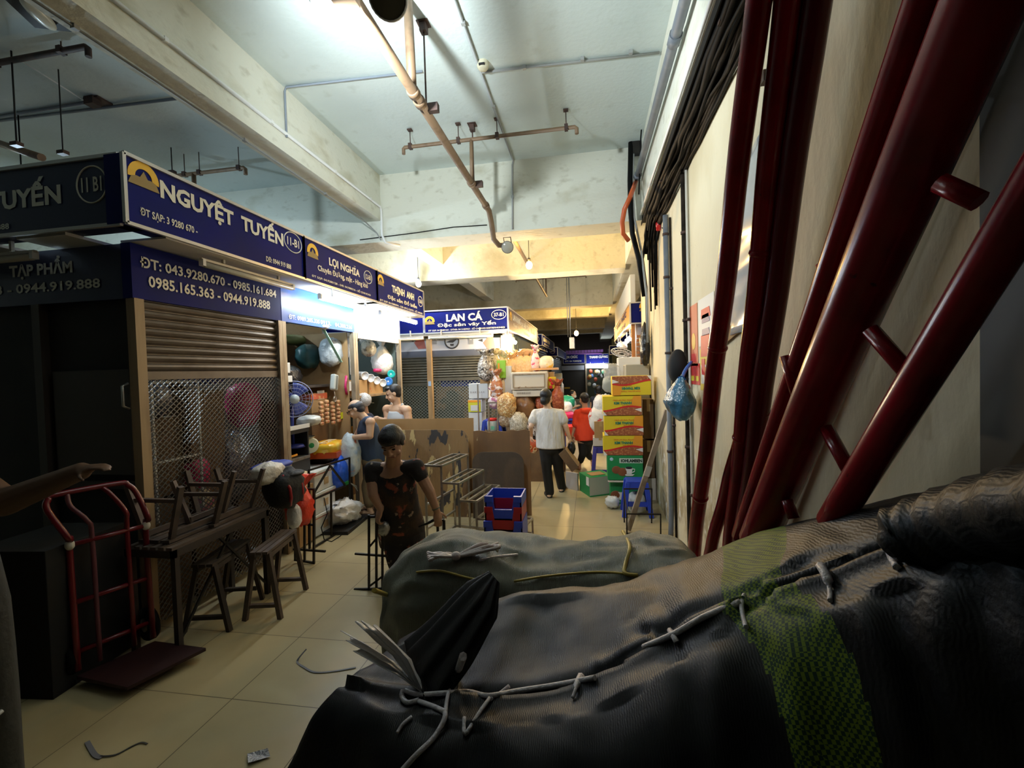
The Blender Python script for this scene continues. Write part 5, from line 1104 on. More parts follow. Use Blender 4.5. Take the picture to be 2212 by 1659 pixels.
def bench(c, rz, L, Wd, Ht, lab, flip=False, m=WOODG, tilt=0, lean=.08):
    """Low wooden bench: slatted seat, splayed legs, foot rails."""
    t = thing('wooden_bench', c, lab, 'bench'); R = Matrix.Rotation(rz, 3, 'Z') @ Matrix.Rotation(tilt, 3, 'Y')
    f = (lambda p: V(c) + R @ V((p[0], p[1], Ht - p[2]))) if flip else (lambda p: V(c) + R @ V(p))
    def br(p, q, w, h): return MB().bar(f(p), f(q), w, h)
    k = MB()
    for i in range(3): y = (-1 + i) * Wd * .33; k.bar(f((-L / 2, y, Ht - .012)), f((L / 2, y, Ht - .012)), Wd * .27, .02, up=R @ Z)
    k.build('seat', m, t)
    for sx in (-1, 1):
        for sy in (-1, 1): br((sx * L * .42, sy * Wd * .38, Ht - .02), (sx * (L * .42 + .02), sy * (Wd * .5 + lean), 0.0), .035, .028).build('leg', m, t)
    for sx in (-1, 1): br((sx * L * .43, -Wd * .5 - lean * .6, .1), (sx * L * .43, Wd * .5 + lean * .6, .1), .03, .025).build('rail', m, t)
    for sy in (-1, 1): br((-L * .44, sy * (Wd * .36), Ht - .05), (L * .44, sy * (Wd * .36), Ht - .05), .02, .035).build('rail', m, t)
    return t
bench((TX - .2, ty0 + .30, TZ + .025), PI / 2, .5, .26, .38, 'upturned bench with its legs in the air, over the hand truck end of the table', True, WOODG, .0)
bench((TX - .17, ty1 - .30, TZ + .025), PI / 2 + .06, .46, .26, .34, 'upturned bench with its legs in the air, beside the black backpack', True, WOODG)
a, b, c = V((-2.38, 2.98, 0)), V((-2.48, 3.46, 0)), V((-2.6, 2.89, 0))
bench((-2.51, 3.20, 0), math.atan2(.48, -.10), .50, .14, .52, 'worn grey wooden trestle bench standing on the tiles before the table', False, M('worn_wood', (.095, .068, .055), .65, n=[(9, (.05, .036, .03), .45, .7)]), 0, .06)
bench((-2.80, 3.0, 0), math.atan2(.48, -.10), .5, .16, .5, 'dark wooden bench pushed under the slatted table', False, WOODD)
# backpack, white bag, orange bag
c = PX(600, 1048, TX - .06)
t = thing('backpack', c, 'black backpack with red piping slumped on the table end', 'backpack')
MB().ell(c + V((.06, 0, -.02)), (.15, .15, .17), Matrix.Rotation(.3, 3, 'X'), 16, fn=bagfn(61, .1, 3, 3)).build('pack_body', M('backpack_cloth', (.012, .012, .014), .7, bump=(30, .4)), t)
for dy in (-.06, .1): MB().tube([c + V((.12, dy - .03, .11)), c + V((.2, dy - .05, .0)), c + V((.2, dy - .04, -.08)), c + V((.16, dy, -.16))], .014, 6).build('piping', REDPL, t)
MB().ell(c + V((.12, .03, .1)), (.10, .12, .03), None, 10).build('pack_flap', M('backpack_cloth', (.012, .012, .014), .7), t)
bag('plastic_bag', PX(578, 1022, TX - .05), (.10, .15, .09), M('bag_soft_white', (.72, .68, .62), .4, bump=(9, .9, .03)), 'soft white plastic bag on the black backpack', seed=62, amp=.15)
bag('plastic_bag', PX(588, 1006, TX - .12), (.12, .2, .035), M('cloth_blue', (.03, .06, .36), .6), 'folded blue cloth behind the soft white bag', 'cloth', 63)
c = PX(648, 1095, -2.75); bag('plastic_bag', c, (.12, .12, .18), BAGR, 'bright orange red plastic bag hanging behind the black wire frame', seed=64, amp=.16, pinch=.3)
bag('plastic_bag', PX(636, 1115, -2.72), (.06, .06, .11), BAGW, 'small white plastic bag under the orange red one', seed=65)

# black wire display frames
def frame_thing(name, lab, bars, r=.009, cat='display frame', mat=BLACKM, parts='frame_bar', split=None):
    base = V((sum(b[0].x for b in bars) / len(bars), sum(b[0].y for b in bars) / len(bars), 0)); t = thing(name, base, lab, cat)
    for nm in sorted(set(b[2] for b in bars)):
        k = MB()
        for (p, q, n2) in bars:
            if n2 == nm: k.bar(p, q, r * 2)
        k.build(nm, mat, t)
    return t
FY = PZ(678, 1216, .01).y
q = lambda px, py: P(px, py, FY)
frame_thing('display_frame', 'black wire grid stand on the tiles beside the orange red bag', [
    (q(678, 1057), q(678, 1216), 'post'), (q(638, 1054), q(638, 1209), 'post'), (q(658, 1055), q(658, 1213), 'post'), (q(626, 1075), q(628, 1180), 'post'), (q(668, 1060), q(669, 1185), 'post'),
    (q(636, 1054), q(679, 1057), 'rail'), (q(626, 1129), q(678, 1134), 'rail'), (q(636, 1209), q(680, 1216), 'rail'), (q(634, 1186), q(703, 1191), 'foot_bar')], .009)
FX = PZ(715, 1160, .01).x
g = lambda px, py: PX(px, py, FX)
frame_thing('display_frame', 'large black wire stand with a slanting brace before the foam boxes', [
    (g(667, 1016), g(755, 989), 'rail'), (g(755, 989), g(756, 1105), 'post'), (g(715, 1060), g(716, 1160), 'post'), (g(667, 1016), g(668, 1175), 'post'), (g(713, 1006), g(679, 1064), 'brace'), (g(713, 1006), g(745, 1047), 'brace'),
    (g(679, 1181), g(746, 1143), 'rail'), (g(679, 1078), g(746, 1049), 'rail'), (g(679, 1064), g(679, 1181), 'post')], .009)
frame_thing('display_frame', 'plain black wire frame leaning by the foam boxes, half hidden', [
    (P(625, 1100, 4.3), P(625, 1190, 4.25), 'post'), (P(648, 1190, 4.25), P(690, 1165, 4.6), 'rail'), (P(640, 1175, 4.4), P(700, 1150, 4.9), 'rail')], .007)
# frames in the hands of the woman
WY = 3.5
h = lambda px, py: P(px, py, WY)
fl = h(800, 1272).z
t = frame_thing('folding_rack', 'thin black rack gripped in the outer hand of the woman, wrapped in foil', [
    (h(797, 1112), V((h(797, 1272).x, WY, .0)), 'post'), (h(813, 1110), V((h(813, 1272).x, WY, .0)), 'post'), (h(826, 1112), V((h(826, 1272).x, WY, .0)), 'post'), (h(797, 1116), h(826, 1116), 'rail'),
    (h(767, 1196), h(836, 1201), 'foot_bar'), (h(765, 1273), h(835, 1271), 'foot_bar'), (h(800, 1265), h(826, 1245), 'brace'), (h(799, 1180), h(812, 1165), 'brace')], .008, 'rack')
bag('foil_wrap', h(829, 1142), (.045, .035, .06), M('foil_grey', (.42, .42, .40), .25, .5, bump=(20, 1, .02)), 'crumpled foil ball tied to the black rack', 'foil', 66, .25)
t = frame_thing('folding_rack', 'thin black rack in the other hand of the woman, by the steel steps', [
    (P(945, 1124, 3.6), V((P(945, 1124, 3.6).x, 3.6, 0)), 'post'), (P(959, 1124, 3.6), V((P(959, 1124, 3.6).x, 3.6, 0)), 'post'), (P(945, 1124, 3.6), P(959, 1124, 3.6), 'rail')], .009, 'rack')
tag(MB().tube([P(905, 1138, 3.62), P(925, 1130, 3.6), P(943, 1120, 3.58)], [.007, .011, .014], 8).build('umbrella', BLACKM), 'furled black umbrella handle held at the wrist of the woman', 'umbrella')

# plywood sheets
def ply(lab, x0, x1, y, ht, mat, corner='', wavy=0, lean=.05, seed=0):
    t = thing('plywood_sheet', ((x0 + x1) / 2, y, 0), lab, 'board'); w = x1 - x0; p = [(0, 0), (w, 0)]; r = .14
    if 'R' in corner: p += [(w, ht - r)] + [(w - r + r * math.cos(i * PI / 12), ht - r + r * math.sin(i * PI / 12)) for i in range(1, 6)] + [(w - r, ht)]
    else: p += [(w, ht)]
    if wavy:
        for i in range(1, 14): s = 1 - i / 14; p.append((w * s, ht + wavy * noise.noise(V((s * 5, seed, 0)))))
    if 'L' in corner: p += [(r, ht)] + [(r - r * math.sin(i * PI / 12), ht - r + r * math.cos(i * PI / 12)) for i in range(1, 6)] + [(0, ht - r)]
    else: p += [(0, ht)]
    MB().prism(p, (x0, y, 0), Xv, V((0, lean, 1)).normalized(), -.018).build('board', mat, t); return t
ply('wide bare brown plywood sheet standing behind the others, below the man in the vest', P(803, 903, 5.66).x, P(1022, 903, 5.66).x, 5.60, P(1000, 903, 5.66).z, PLY)
ply('peeling plywood sheet with a rounded corner behind the stooping woman', P(820, 930, 5.5).x, P(1012, 930, 5.5).x, 5.44, P(950, 928, 5.5).z, PEELPLY, 'R')
ply('tall brown plywood sheet with a chewed top edge beside the woman in white', P(1022, 928, 5.6).x, P(1144, 930, 5.6).x, 5.56, P(1080, 931, 5.6).z, M('plywood_brown', (.24, .12, .045), .65, n=[(1.6, (.12, .06, .028), .45, .65), (12, (.45, .32, .16), .70, .74)], stretch=(1, 1, .6)), '', .05, .04, 3)
ply('dark scuffed plywood sheet with rounded corners, shortest, behind the steel steps', P(1020, 976, 5.45).x, P(1131, 976, 5.45).x, 5.40, P(1080, 976, 5.45).z, PEELPLYD, 'RL')

# steel step stand
p0, p1 = PZ(984, 1139, 0), PZ(1151, 1155, 0); u = (p1 - p0); W5 = u.length / 5; u.normalize(); vv = V((u.y, -u.x, 0)) * .64
t = thing('step_stand', (p0 + p1) / 2 + vv / 2, 'bare steel step stand of rising slatted shelves on the tiles', 'stand')
r = .02; zs = [.86 - .17 * i for i in range(5)]
for i in range(4):
    k = MB(); a = p0 + u * W5 * i; b = a + u * W5; z = Z * zs[i]
    for s in (0, .5, 1): k.bar(a.lerp(b, s) + z, a.lerp(b, s) + z + vv, r)
    k.bar(a + z, b + z, r).bar(a + z + vv, b + z + vv, r); k.build('shelf', STEEL, t)
for i in range(5):
    for s in (0, 1): c = p0 + u * W5 * i + vv * s; MB().bar(c, c + Z * zs[max(i - 1, 0)], r).build('leg', STEEL, t)
MB().bar(p1, p1 + Z * zs[4], r).build('leg', STEEL, t)
k = MB(); k.bar(p0 + Z * .02, p1 + Z * .02, r).bar(p0 + vv + Z * .02, p1 + vv + Z * .02, r).bar(p0 + Z * .02, p0 + vv + Z * .02, r).bar(p1 + Z * .02, p1 + vv + Z * .02, r)
k.bar(p1 - u * W5 + Z * zs[4], p1 + Z * zs[4], r).bar(p1 + Z * zs[4], p1 + vv + Z * zs[4], r).bar(p1 + vv + Z * zs[4], p1 + vv, r).build('base_rail', STEEL, t)
for z in (.45, .2): MB().bar(p0 + Z * z, p0 + vv + Z * z, r).build('side_rail', STEEL, t)
# stacked bins
BY = 4.15; c = P(1088, 1165, BY)
def bin_(z, m, lab, s, d=0):
    t = thing('plastic_bin', (c.x, BY, z), lab, 'bin', 'stacked red and blue bins'); w, dp, hh, th = .36 * s, .34, .22, .014; x0, x1 = c.x - w / 2, c.x + w / 2; y0, y1 = BY + d, BY + d + dp
    k = MB(); k.box((x0, y0, z), (x1, y1, z + th)); k.box((x0, y1 - th, z), (x1, y1, z + hh))
    k.box((x0, y0, z), (x0 + th, y1, z + hh)); k.box((x1 - th, y0, z), (x1, y1, z + hh))
    k.prism([(0, 0), (w, 0), (w, hh), (w * .80, hh), (w * .74, hh * .45), (w * .26, hh * .45), (w * .2, hh), (0, hh)], (x0, y0, z), Xv, Z, -th)
    k.build('bin_body', m, t)
    k = MB()
    for sx in (0, 1): xx = x0 if sx == 0 else x1 - w * .2; k.box((xx - .004, y0 - .006, z + hh - .05), (xx + w * .2 + .004, y0 + .03, z + hh + .006))
    k.build('rim_lug', m, t)
bin_(.0, REDPL, 'red bin at the bottom of the stack before the steel steps', 1.0); bin_(.17, BLUEP, 'lower blue bin of the stack before the steel steps', 1.02, -.012)
bin_(.30, REDPL, 'upper red bin of the stack before the steel steps', .98, .01); bin_(.40, BLUEP, 'topmost blue bin of the stack before the steel steps', .97, .02)

# ================================================================== cartons and things, wall side
KY = 6.10
def kim(x0, y0, x1, y1, lab, flip=False, Y=KY, name='KIM THANH'):
    a, b = P(x0, y1, Y), P(x1, y0, Y); w, hh = b.x - a.x, b.z - a.z
    t = thing('carton', ((a.x + b.x) / 2, Y + .18, a.z), lab, 'box', 'yellow printed cartons'); MB().box((a.x, Y, a.z), (b.x, Y + .36, b.z)).build('carton_body', YELP, t, bevel=.003)
    o, ua, ub = (V((b.x, Y - .002, b.z)), -Xv, -Z) if flip else (V((a.x, Y - .002, a.z)), Xv, Z)
    n = 14; wv = lambda s: hh * (.30 + .12 * math.sin((s - .35) * 4.2))
    MB().prism([(w * .62, 0.0), (w, 0), (w, hh), (w * .80, hh)], o, ua, ub, .0015).build('print_band', ORGP, t)
    o2 = o - Yv * .002; MB().prism([(0, 0), (w, 0)] + [(w * (1 - i / n), wv(1 - i / n) + .022) for i in range(n + 1)], o2, ua, ub, .0015).build('print_wave', REDL, t)
    o3 = o2 - Yv * .002; MB().prism([(0, 0), (w, 0)] + [(w * (1 - i / n), wv(1 - i / n)) for i in range(n + 1)], o3, ua, ub, .0015).build('print_picture', ONION, t)
    MB().prism([(0, 0), (w * .1, 0), (0, hh * .24)], o3 - Yv * .002, ua, ub, .0015).prism([(w * .82, hh * .30), (w, hh * .16), (w, hh * .38)], o3 - Yv * .002, ua, ub, .0015).build('print_white', PAPER, t)
    letters(name, t, GRNL, o3 - Yv * .002, ua, ub, w * .52, hh * .64, w * .46, hh * .14, .002, .05)
    letters('Hành phi Kim Thanh', t, REDL, o3 - Yv * .002, ua, ub, w * .52, hh * .79, w * .50, hh * .07, .002)
    letters('ĐẶC BIỆT', t, REDL, o3 - Yv * .002, ua, ub, w * .60, hh * .50, w * .2, hh * .06, .002)
    return t
kim(1304, 941, 1388, 983, 'yellow onion carton directly on the green coffee carton'); kim(1306, 898, 1389, 940.5, 'yellow onion carton, third from the top of the stack')
kim(1303, 855, 1385, 897.5, 'yellow onion carton with a torn label, second from the top of the stack'); kim(1323, 811, 1406, 854.5, 'topmost yellow onion carton, printed upside down', True)
a, b = P(1313, 1036, KY), P(1388, 984, KY); w, hh = b.x - a.x, b.z - a.z
t = thing('carton', ((a.x + b.x) / 2, KY + .2, a.z), 'green carton with a coffee cup picture under the yellow cartons', 'box'); MB().box((a.x, KY - .02, a.z), (b.x, KY + .38, b.z)).build('carton_body', GREENP, t, bevel=.003)
o = V((a.x, KY - .022, a.z)); MB().prism([(w * .34, hh * .70), (w, hh * .70), (w, hh * .90), (w * .34, hh * .90)], o, Xv, Z, .0015).build('print_band', M('print_pale_green', (.62, .74, .62), .5), t)
letters('IOHLAMBEN', t, M('letter_dark', (.01, .03, .02), .5), o - Yv * .002, Xv, Z, w * .68, hh * .80, w * .6, hh * .14, .002, .05)
MB().ell((a.x + w * .42, KY - .024, a.z + hh * .34), (w * .14, .006, hh * .17)).ell((a.x + w * .25, KY - .024, a.z + hh * .42), (w * .13, .006, hh * .16)).build('print_fruit', M('print_rust', (.24, .08, .03), .5), t)
cup = o - Yv * .003; MB().prism([(w * .50, hh * .52), (w * .71, hh * .52), (w * .68, hh * .26), (w * .54, hh * .26)], cup, Xv, Z, .002).prism([(w * .46, hh * .25), (w * .76, hh * .25), (w * .70, hh * .18), (w * .52, hh * .18)], cup, Xv, Z, .002).tube([cup + Xv * w * .70 + Z * hh * .46, cup + Xv * w * .765 + Z * hh * .46, cup + Xv * w * .76 + Z * hh * .36, cup + Xv * w * .69 + Z * hh * .31], .006, 6).build('print_cup', PAPER, t)
MB().ell((a.x + w * .605, KY - .03, a.z + hh * .515), (w * .10, .004, hh * .05)).build('print_coffee', DARK, t); MB().ell((a.x + w * .12, KY - .024, a.z + hh * .86), (w * .05, .004, w * .05)).build('print_badge', M('print_sky', (.45, .62, .72), .5), t)
a, b = P(1319, 1091, KY + .05), P(1390, 1037, KY + .05)
t = thing('carton', ((a.x + b.x) / 2, KY + .25, 0), 'lower green carton on the floor, half hidden by the blue stool', 'box'); MB().box((a.x, KY + .03, 0), (b.x, KY + .42, P(1313, 1036, KY).z - .006)).build('carton_body', GREENP, t, bevel=.003)
MB().ell((a.x + .07, KY + .028, .12), (.07, .006, .06)).build('print_fruit', M('print_rust', (.24, .08, .03), .5), t); MB().prism([(.10, .06), (.2, .06), (.22, .16), (.1, .16)], (a.x, KY + .026, 0), Xv, Z, .002).build('print_cup', PAPER, t)
MB().box((a.x - .03, KY - .06, P(1313, 1036, KY).z - .02), (a.x + .25, KY + .03, P(1313, 1036, KY).z - .008)).build('carton_flap', M('carton_pale', (.60, .52, .46), .7), t)
for i, (y0, y1) in enumerate(((863, 948), (950, 1035))):
    a, b = P(1391, y1, 6.35), P(1417, y0, 6.35); carton('carton', ((a.x + WX) / 2 - .01, 6.55, a.z if i == 0 else .30), (WX - .02 - a.x, .4, (b.z - a.z) if i == 0 else P(1391, 950, 6.35).z - .31), 0, ['upper tall brown carton squeezed between the stack and the wall', 'lower tall brown carton squeezed between the stack and the wall'][i], CARDD)
carton('carton', (.70, 6.55, 0), (.28, .4, .295), 0, 'tan carton on the floor against the wall behind the blue stool', M('carton_pale', (.60, .52, .46), .7))
# green box on the passage floor
g0, g1, g2 = V((-.05, 6.44, 0)), V((.28, 6.62, 0)), V((-.20, 6.80, 0)); e1 = g1 - g0; e2 = g2 - g0; hh = .27
t = thing('carton', g0 + e1 / 2 + e2 / 2, 'green and grey carton with an open top on the passage floor by the women', 'box')
MB().add([g0 + Z * .0, g1, g1 + e2, g2, g0 + Z * hh, g1 + Z * hh, g1 + e2 + Z * hh, g2 + Z * hh], [(0, 3, 7, 4), (1, 2, 6, 5), (2, 3, 7, 6), (0, 1, 2, 3), (4, 5, 6, 7)]).build('carton_body', GREENP, t)
MB().add([g0, g1, g1 + Z * hh, g0 + Z * hh, g0 + e2 * .02, g1 + e2 * .02, g1 + e2 * .02 + Z * hh, g0 + e2 * .02 + Z * hh], [(0, 1, 2, 3), (4, 5, 6, 7), (0, 1, 5, 4), (2, 3, 7, 6)]).build('side_panel', M('panel_warm_grey', (.50, .46, .42), .6), t)
MB().obox(g0 + e1 / 2 + Z * .008 - e2 * .01, e1 / 2, e2.normalized() * .003, Z * .008).build('print_band', GREENP, t)
MB().obox(g0 + e1 * .5 + e2 * .5 + Z * (hh + .004), e1 * .3, e2 * .25, Z * .003).build('carton_flap', CARD, t); MB().obox(g0 + e2 * .15 - e1 * .012 + Z * (hh - .06), e2 * .13, e1 * .006, Z * .06).build('paper_patch', PAPER, t)
t = thing('foam_board', (-.32, 6.85, 0), 'grey foam board leaning on the green carton on the passage floor', 'board'); MB().bar(V((-.40, 6.92, .13)), V((-.22, 6.78, .13)), .03, .26).build('board', M('foam_grey', (.46, .42, .38), .7), t)
pstool((.52, 5.74, 0), .34, 0, BLUEP, 'blue plastic stool behind the black wire frame at the wall', .43)
bag('plastic_bag', (.52, 5.74, .14), (.11, .11, .13), M('bag_frost', (.62, .64, .62), .3, bump=(10, .9, .03)), 'frosted plastic bag stuffed inside the blue stool at the wall', seed=141)
bag('plastic_bag', (.24, 5.94, .08), (.09, .08, .075), M('bag_frost', (.62, .64, .62), .3), 'small frosted bag on the floor by the lower green carton', seed=142, amp=.2)
r5 = lambda px, py, Y=5.15: P(px, py, Y)
def fl5(px, Y): return V((P(px, 1150, Y).x, Y, 0))
frame_thing('display_frame', 'black wire frame standing on the tiles before the blue stool', [
    (fl5(1349, 5.4), r5(1348, 1056, 5.4), 'post'), (fl5(1408, 5.4), r5(1408, 1056, 5.4), 'post'), (r5(1347, 1056, 5.4), r5(1409, 1056, 5.4), 'rail'), (fl5(1354, 5.0), r5(1354, 1110, 5.0), 'post'), (fl5(1427, 5.0), r5(1427, 1111, 5.0), 'post'), (r5(1353, 1110, 5.0), r5(1428, 1111, 5.0), 'rail'),
    (r5(1348, 1057, 5.4), r5(1354, 1110, 5.0), 'rail'), (fl5(1354, 5.0) + Z * .01, fl5(1427, 5.0) + Z * .01, 'rail')], .007)
tag(MB().lathe([(0, 0), (.05, 0), (.045, .02), (.028, .03), (.022, .11), (0, .115)], V((P(1385, 1150, 4.75).x, 4.8, 0)), 16).build('rubber_foot', CABLE), 'small black rubber cone on the tiles under the wire frame', 'cone')
a, b = PX(1441, 886, WX - .03), PZ(1357, 1149, .0)
t = thing('wooden_plank', b, 'grey weathered plank leaning from the tiles against the wall', 'plank'); MB().bar(b + Z * .02, a, .028, .055).build('plank', M('plank_grey', (.30, .24, .18), .7, n=[(5, (.16, .12, .09), .45, .65)]), t); MB().bar(b.lerp(a, .46), b.lerp(a, .54), .032, .06).build('tape_wrap', M('tape_silver', (.45, .44, .42), .3), t)
# cap and blue bag on the wall hook
c = PX(1464, 792, WX - .09)
t = thing('black_cap', c, 'black cap hanging on the dark conduit above the blue bag', 'cap')
MB().ell(c, (.085, .12, .155), Matrix.Rotation(.2, 3, 'X'), 14, fn=lambda q, d: V((q.x, q.y * (1 - .25 * max(0, d.z)), q.z))).build('cap_crown', M('cap_cloth', (.008, .008, .009), .8), t)
MB().grid(lambda u, v: c + V((.06 + .05 * math.sin(v * PI), -.06 + .16 * (v - .5), -.10 - .12 * u * math.sin(v * PI))), 8, 10).build('cap_peak', M('cap_cloth', (.008, .008, .009), .8), t).modifiers.new('t', 'SOLIDIFY').thickness = .006
c = PX(1467, 856, WX - .15); hk = PX(1494, 786, WX - .03)
t = thing('carrier_bag', c, 'blue plastic carrier bag hanging from a hook on the cream wall', 'bag')
def _cb(q, d):
    k = (abs(d.x) ** 2.2 + abs(d.y) ** 2.2 + abs(d.z) ** 2.2) ** (-1 / 2.2); w = 1 + .07 * noise.noise(d * 3.1); q = V((q.x, q.y, q.z)) * k * w
    t = math.atan2(d.y, d.x); q *= 1 + .05 * abs(noise.noise(V((t * 3.5, d.z, 2)))) * (1 + d.z)
    if d.z > -.2: s = (d.z + .2) / 1.2; q.y = q.y * (1 - .90 * s ** .9) - .115 * s; q.x *= 1 - .75 * s; q.z *= 1.05
    else: q.y += .06 * (d.z + .2); q.z += .35 * q.y * (-d.z - .2)
    return q
MB().ell(c, (.12, .225, .16), None, 26, fn=_cb).build('bag_body', M('bag_azure', (.07, .27, .48), .25, n=[(3, (.03, .10, .15), .45, .62)], bump=(8, 1, .04), coat=.2), t)
top = c + V((0, -.112, .16)); MB().tube(smooth([top - Z * .02, top.lerp(hk, .5) + V((-.01, 0, 0)), hk + Z * .015]), [.032] + [.014] * 7 + [.012], 8).build('handle', M('bag_azure_handle', (.04, .16, .60), .25), t)
tag(MB().tube([hk + V((.03, 0, .0)), hk + V((-.02, 0, -.005)), hk + V((-.03, 0, .02))], .006, 6).build('wall_hook', RUST), 'small hook holding the blue carrier bag', 'hook')
# litter
def strip(lab, pts, w=.012, m=M('strap_grey', (.16, .16, .18), .5)):
    k = MB(); P2 = smooth(pts, 5)
    for i in range(len(P2) - 1): k.bar(P2[i], P2[i + 1] + (P2[i + 1] - P2[i]) * .1, w, .002)
    tag(k.build('strap_piece', m), lab, 'strap')
fz0 = lambda px, py, z=.004: PZ(px, py, z)
strip('grey packing strap curled on the tiles beside the green grey bale', [fz0(662, 1402, .05), fz0(642, 1428), fz0(655, 1440), fz0(680, 1452), fz0(720, 1450), fz0(768, 1442)])
strip('thin packing strap lying on the tiles at the lower edge of the view', [fz0(188, 1602), fz0(205, 1630), fz0(220, 1636)], .02)
strip('long thin strap curved on the tiles near the paper scrap', [fz0(215, 1634), fz0(250, 1630), fz0(285, 1612), fz0(305, 1604), fz0(318, 1607)], .008, M('strap_dark', (.05, .05, .05), .5))
tag(MB().add([fz0(534, 1628, .003), fz0(578, 1616, .02), fz0(584, 1634, .004), fz0(536, 1648, .012), fz0(534, 1628, .006), fz0(578, 1616, .023), fz0(584, 1634, .007), fz0(536, 1648, .015)], [(0, 1, 2, 3), (4, 5, 6, 7), (0, 1, 5, 4), (1, 2, 6, 5), (2, 3, 7, 6), (3, 0, 4, 7)]).build('paper_scrap', M('foil_scrap', (.62, .64, .70), .25, .3, bump=(60, 1))), 'crumpled pale wrapper scrap on the tiles beside the black bale', 'scrap')
tag(MB().tube([PX(700, 1075, -2.7), PX(707, 1110, -2.66), PX(694, 1140, -2.6), fz0(700, 1165, .006), fz0(716, 1170, .006), fz0(735, 1158, .006), fz0(745, 1146, .006)], .005, 6).build('cable', CABLE), 'thin black cable trailing from the stall onto the tiles', 'cable')
# ================================================================== bales close to the camera
def _weave(base, dark, scale, st=1.0):
    def f(N, L, b):
        tc = N.new('ShaderNodeTexCoord'); n = N.new('ShaderNodeTexNoise'); n.inputs['Scale'].default_value = 3.5; n.inputs['Detail'].default_value = 6; L.new(tc.outputs['Object'], n.inputs[0])
        r = N.new('ShaderNodeMapRange'); r.inputs[1].default_value = .4; r.inputs[2].default_value = .7; L.new(n.outputs[0], r.inputs[0])
        m = N.new('ShaderNodeMix'); m.data_type = 'RGBA'; L.new(r.outputs[0], m.inputs[0]); m.inputs[6].default_value = (*base, 1); m.inputs[7].default_value = (*dark, 1); L.new(m.outputs[2], b.inputs['Base Color'])
        w = N.new('ShaderNodeTexWave'); w.inputs['Scale'].default_value = scale; w.inputs['Distortion'].default_value = 6; w.inputs['Detail'].default_value = 3; w.bands_direction = 'X'; L.new(tc.outputs['Object'], w.inputs[0])
        n2 = N.new('ShaderNodeTexNoise'); n2.inputs['Scale'].default_value = 9; n2.inputs['Detail'].default_value = 5; L.new(tc.outputs['Object'], n2.inputs[0])
        a = N.new('ShaderNodeMath'); a.operation = 'MULTIPLY_ADD'; a.inputs[1].default_value = .25; L.new(w.outputs[1], a.inputs[0]); L.new(n2.outputs[0], a.inputs[2])
        bp = N.new('ShaderNodeBump'); bp.inputs['Strength'].default_value = .7 * st; bp.inputs['Distance'].default_value = .02; L.new(a.outputs[0], bp.inputs['Height']); L.new(bp.outputs[0], b.inputs['Normal'])
    return f
SACKG = node_mat('sack_grey_green', _weave((.25, .26, .21), (.14, .155, .125), 60, 1.1), .40)
SACKK = node_mat('sack_black', _weave((.010, .0095, .0105), (.006, .006, .007), 55, .22), .5)
def _chk(N, L, b):
    tc = N.new('ShaderNodeTexCoord'); mp = N.new('ShaderNodeMapping'); mp.inputs['Rotation'].default_value = (.3, .3, .6); L.new(tc.outputs['Object'], mp.inputs[0])
    c = N.new('ShaderNodeTexChecker'); c.inputs['Scale'].default_value = 135; c.inputs[1].default_value = (.17, .24, .02, 1); c.inputs[2].default_value = (.02, .05, .03, 1); L.new(mp.outputs[0], c.inputs[0])
    L.new(c.outputs[0], b.inputs['Base Color']); b.inputs['Roughness'].default_value = .6; b.inputs['Specular IOR Level'].default_value = .2
    n = N.new('ShaderNodeTexNoise'); n.inputs['Scale'].default_value = 70; L.new(tc.outputs['Object'], n.inputs[0]); bp = N.new('ShaderNodeBump'); bp.inputs['Strength'].default_value = .4; L.new(n.outputs[0], bp.inputs['Height']); L.new(bp.outputs[0], b.inputs['Normal'])
SACKK.node_tree.nodes['Principled BSDF'].inputs['Specular IOR Level'].default_value = .28
SACKY = node_mat('sack_green_check', _chk, .6)
RAFF = M('raffia_white', (.70, .66, .70), .4, bump=(40, .5))
RAFFT = M('raffia_clear', (.72, .72, .74), .25, alpha=.8, bump=(40, .8, .01))
STRAPY = M('strap_yellow', (.42, .32, .06), .45)
def cat(pts, n=6): return smooth([V(p) for p in pts], n)
# ---- grey green bale across the passage
bx0, bx1, by0, by1, bz = -1.14, .60, 2.08, 2.80, .86
t = thing('woven_bale', (-.3, 2.45, 0), 'grey green woven bale lying across the passage, tied with yellow strap', 'bale')
def _g(u, v):
    x = bx0 + (bx1 - bx0) * u; e = min(1, (u / .22)); e = math.sin(e * PI / 2) ** .75 if u < .22 else 1
    e2 = min(1, (1 - u) / .12); e2 = math.sin(max(e2, 0) * PI / 2) ** .6
    th = 2 * PI * v; c, s = math.cos(th), math.sin(th); k = (abs(c) ** 3.4 + abs(s) ** 3.4) ** (-1 / 3.4); k = min(k, 1.3)
    hw = (by1 - by0) / 2 * (.55 + .45 * e) * (.5 + .5 * e2); ht = bz / 2 * (.80 + .20 * e) * (.75 + .25 * e2)
    cy, cz = (by0 + by1) / 2 - .02 * u, ht * 1.0 + (.03 * math.sin(u * 9))
    y = cy + hw * k * c; z = cz + ht * k * s
    nz = noise.noise(V((x * 2.2, y * 2.6, z * 2.2))) * .035 + noise.noise(V((x * 3, y * 16, z * 9))) * .020 * (1.4 - e) * 2 - abs(noise.noise(V((x * 4, y * 7, z * 7)))) * .03 + noise.noise(V((x * 9, y * 9, z * 9))) * .007
    fold = .018 * math.sin(th * 7 + u * 5) * max(0, 1 - u / .3)
    r = 1 + (nz + fold) / .4
    return V((x - .03 * s * (1 - e), cy + (y - cy) * r, max(.0, cz + (z - cz) * r)))
MB().grid(_g, 110, 120).add([], []).build('bale_cover', SACKG, t)
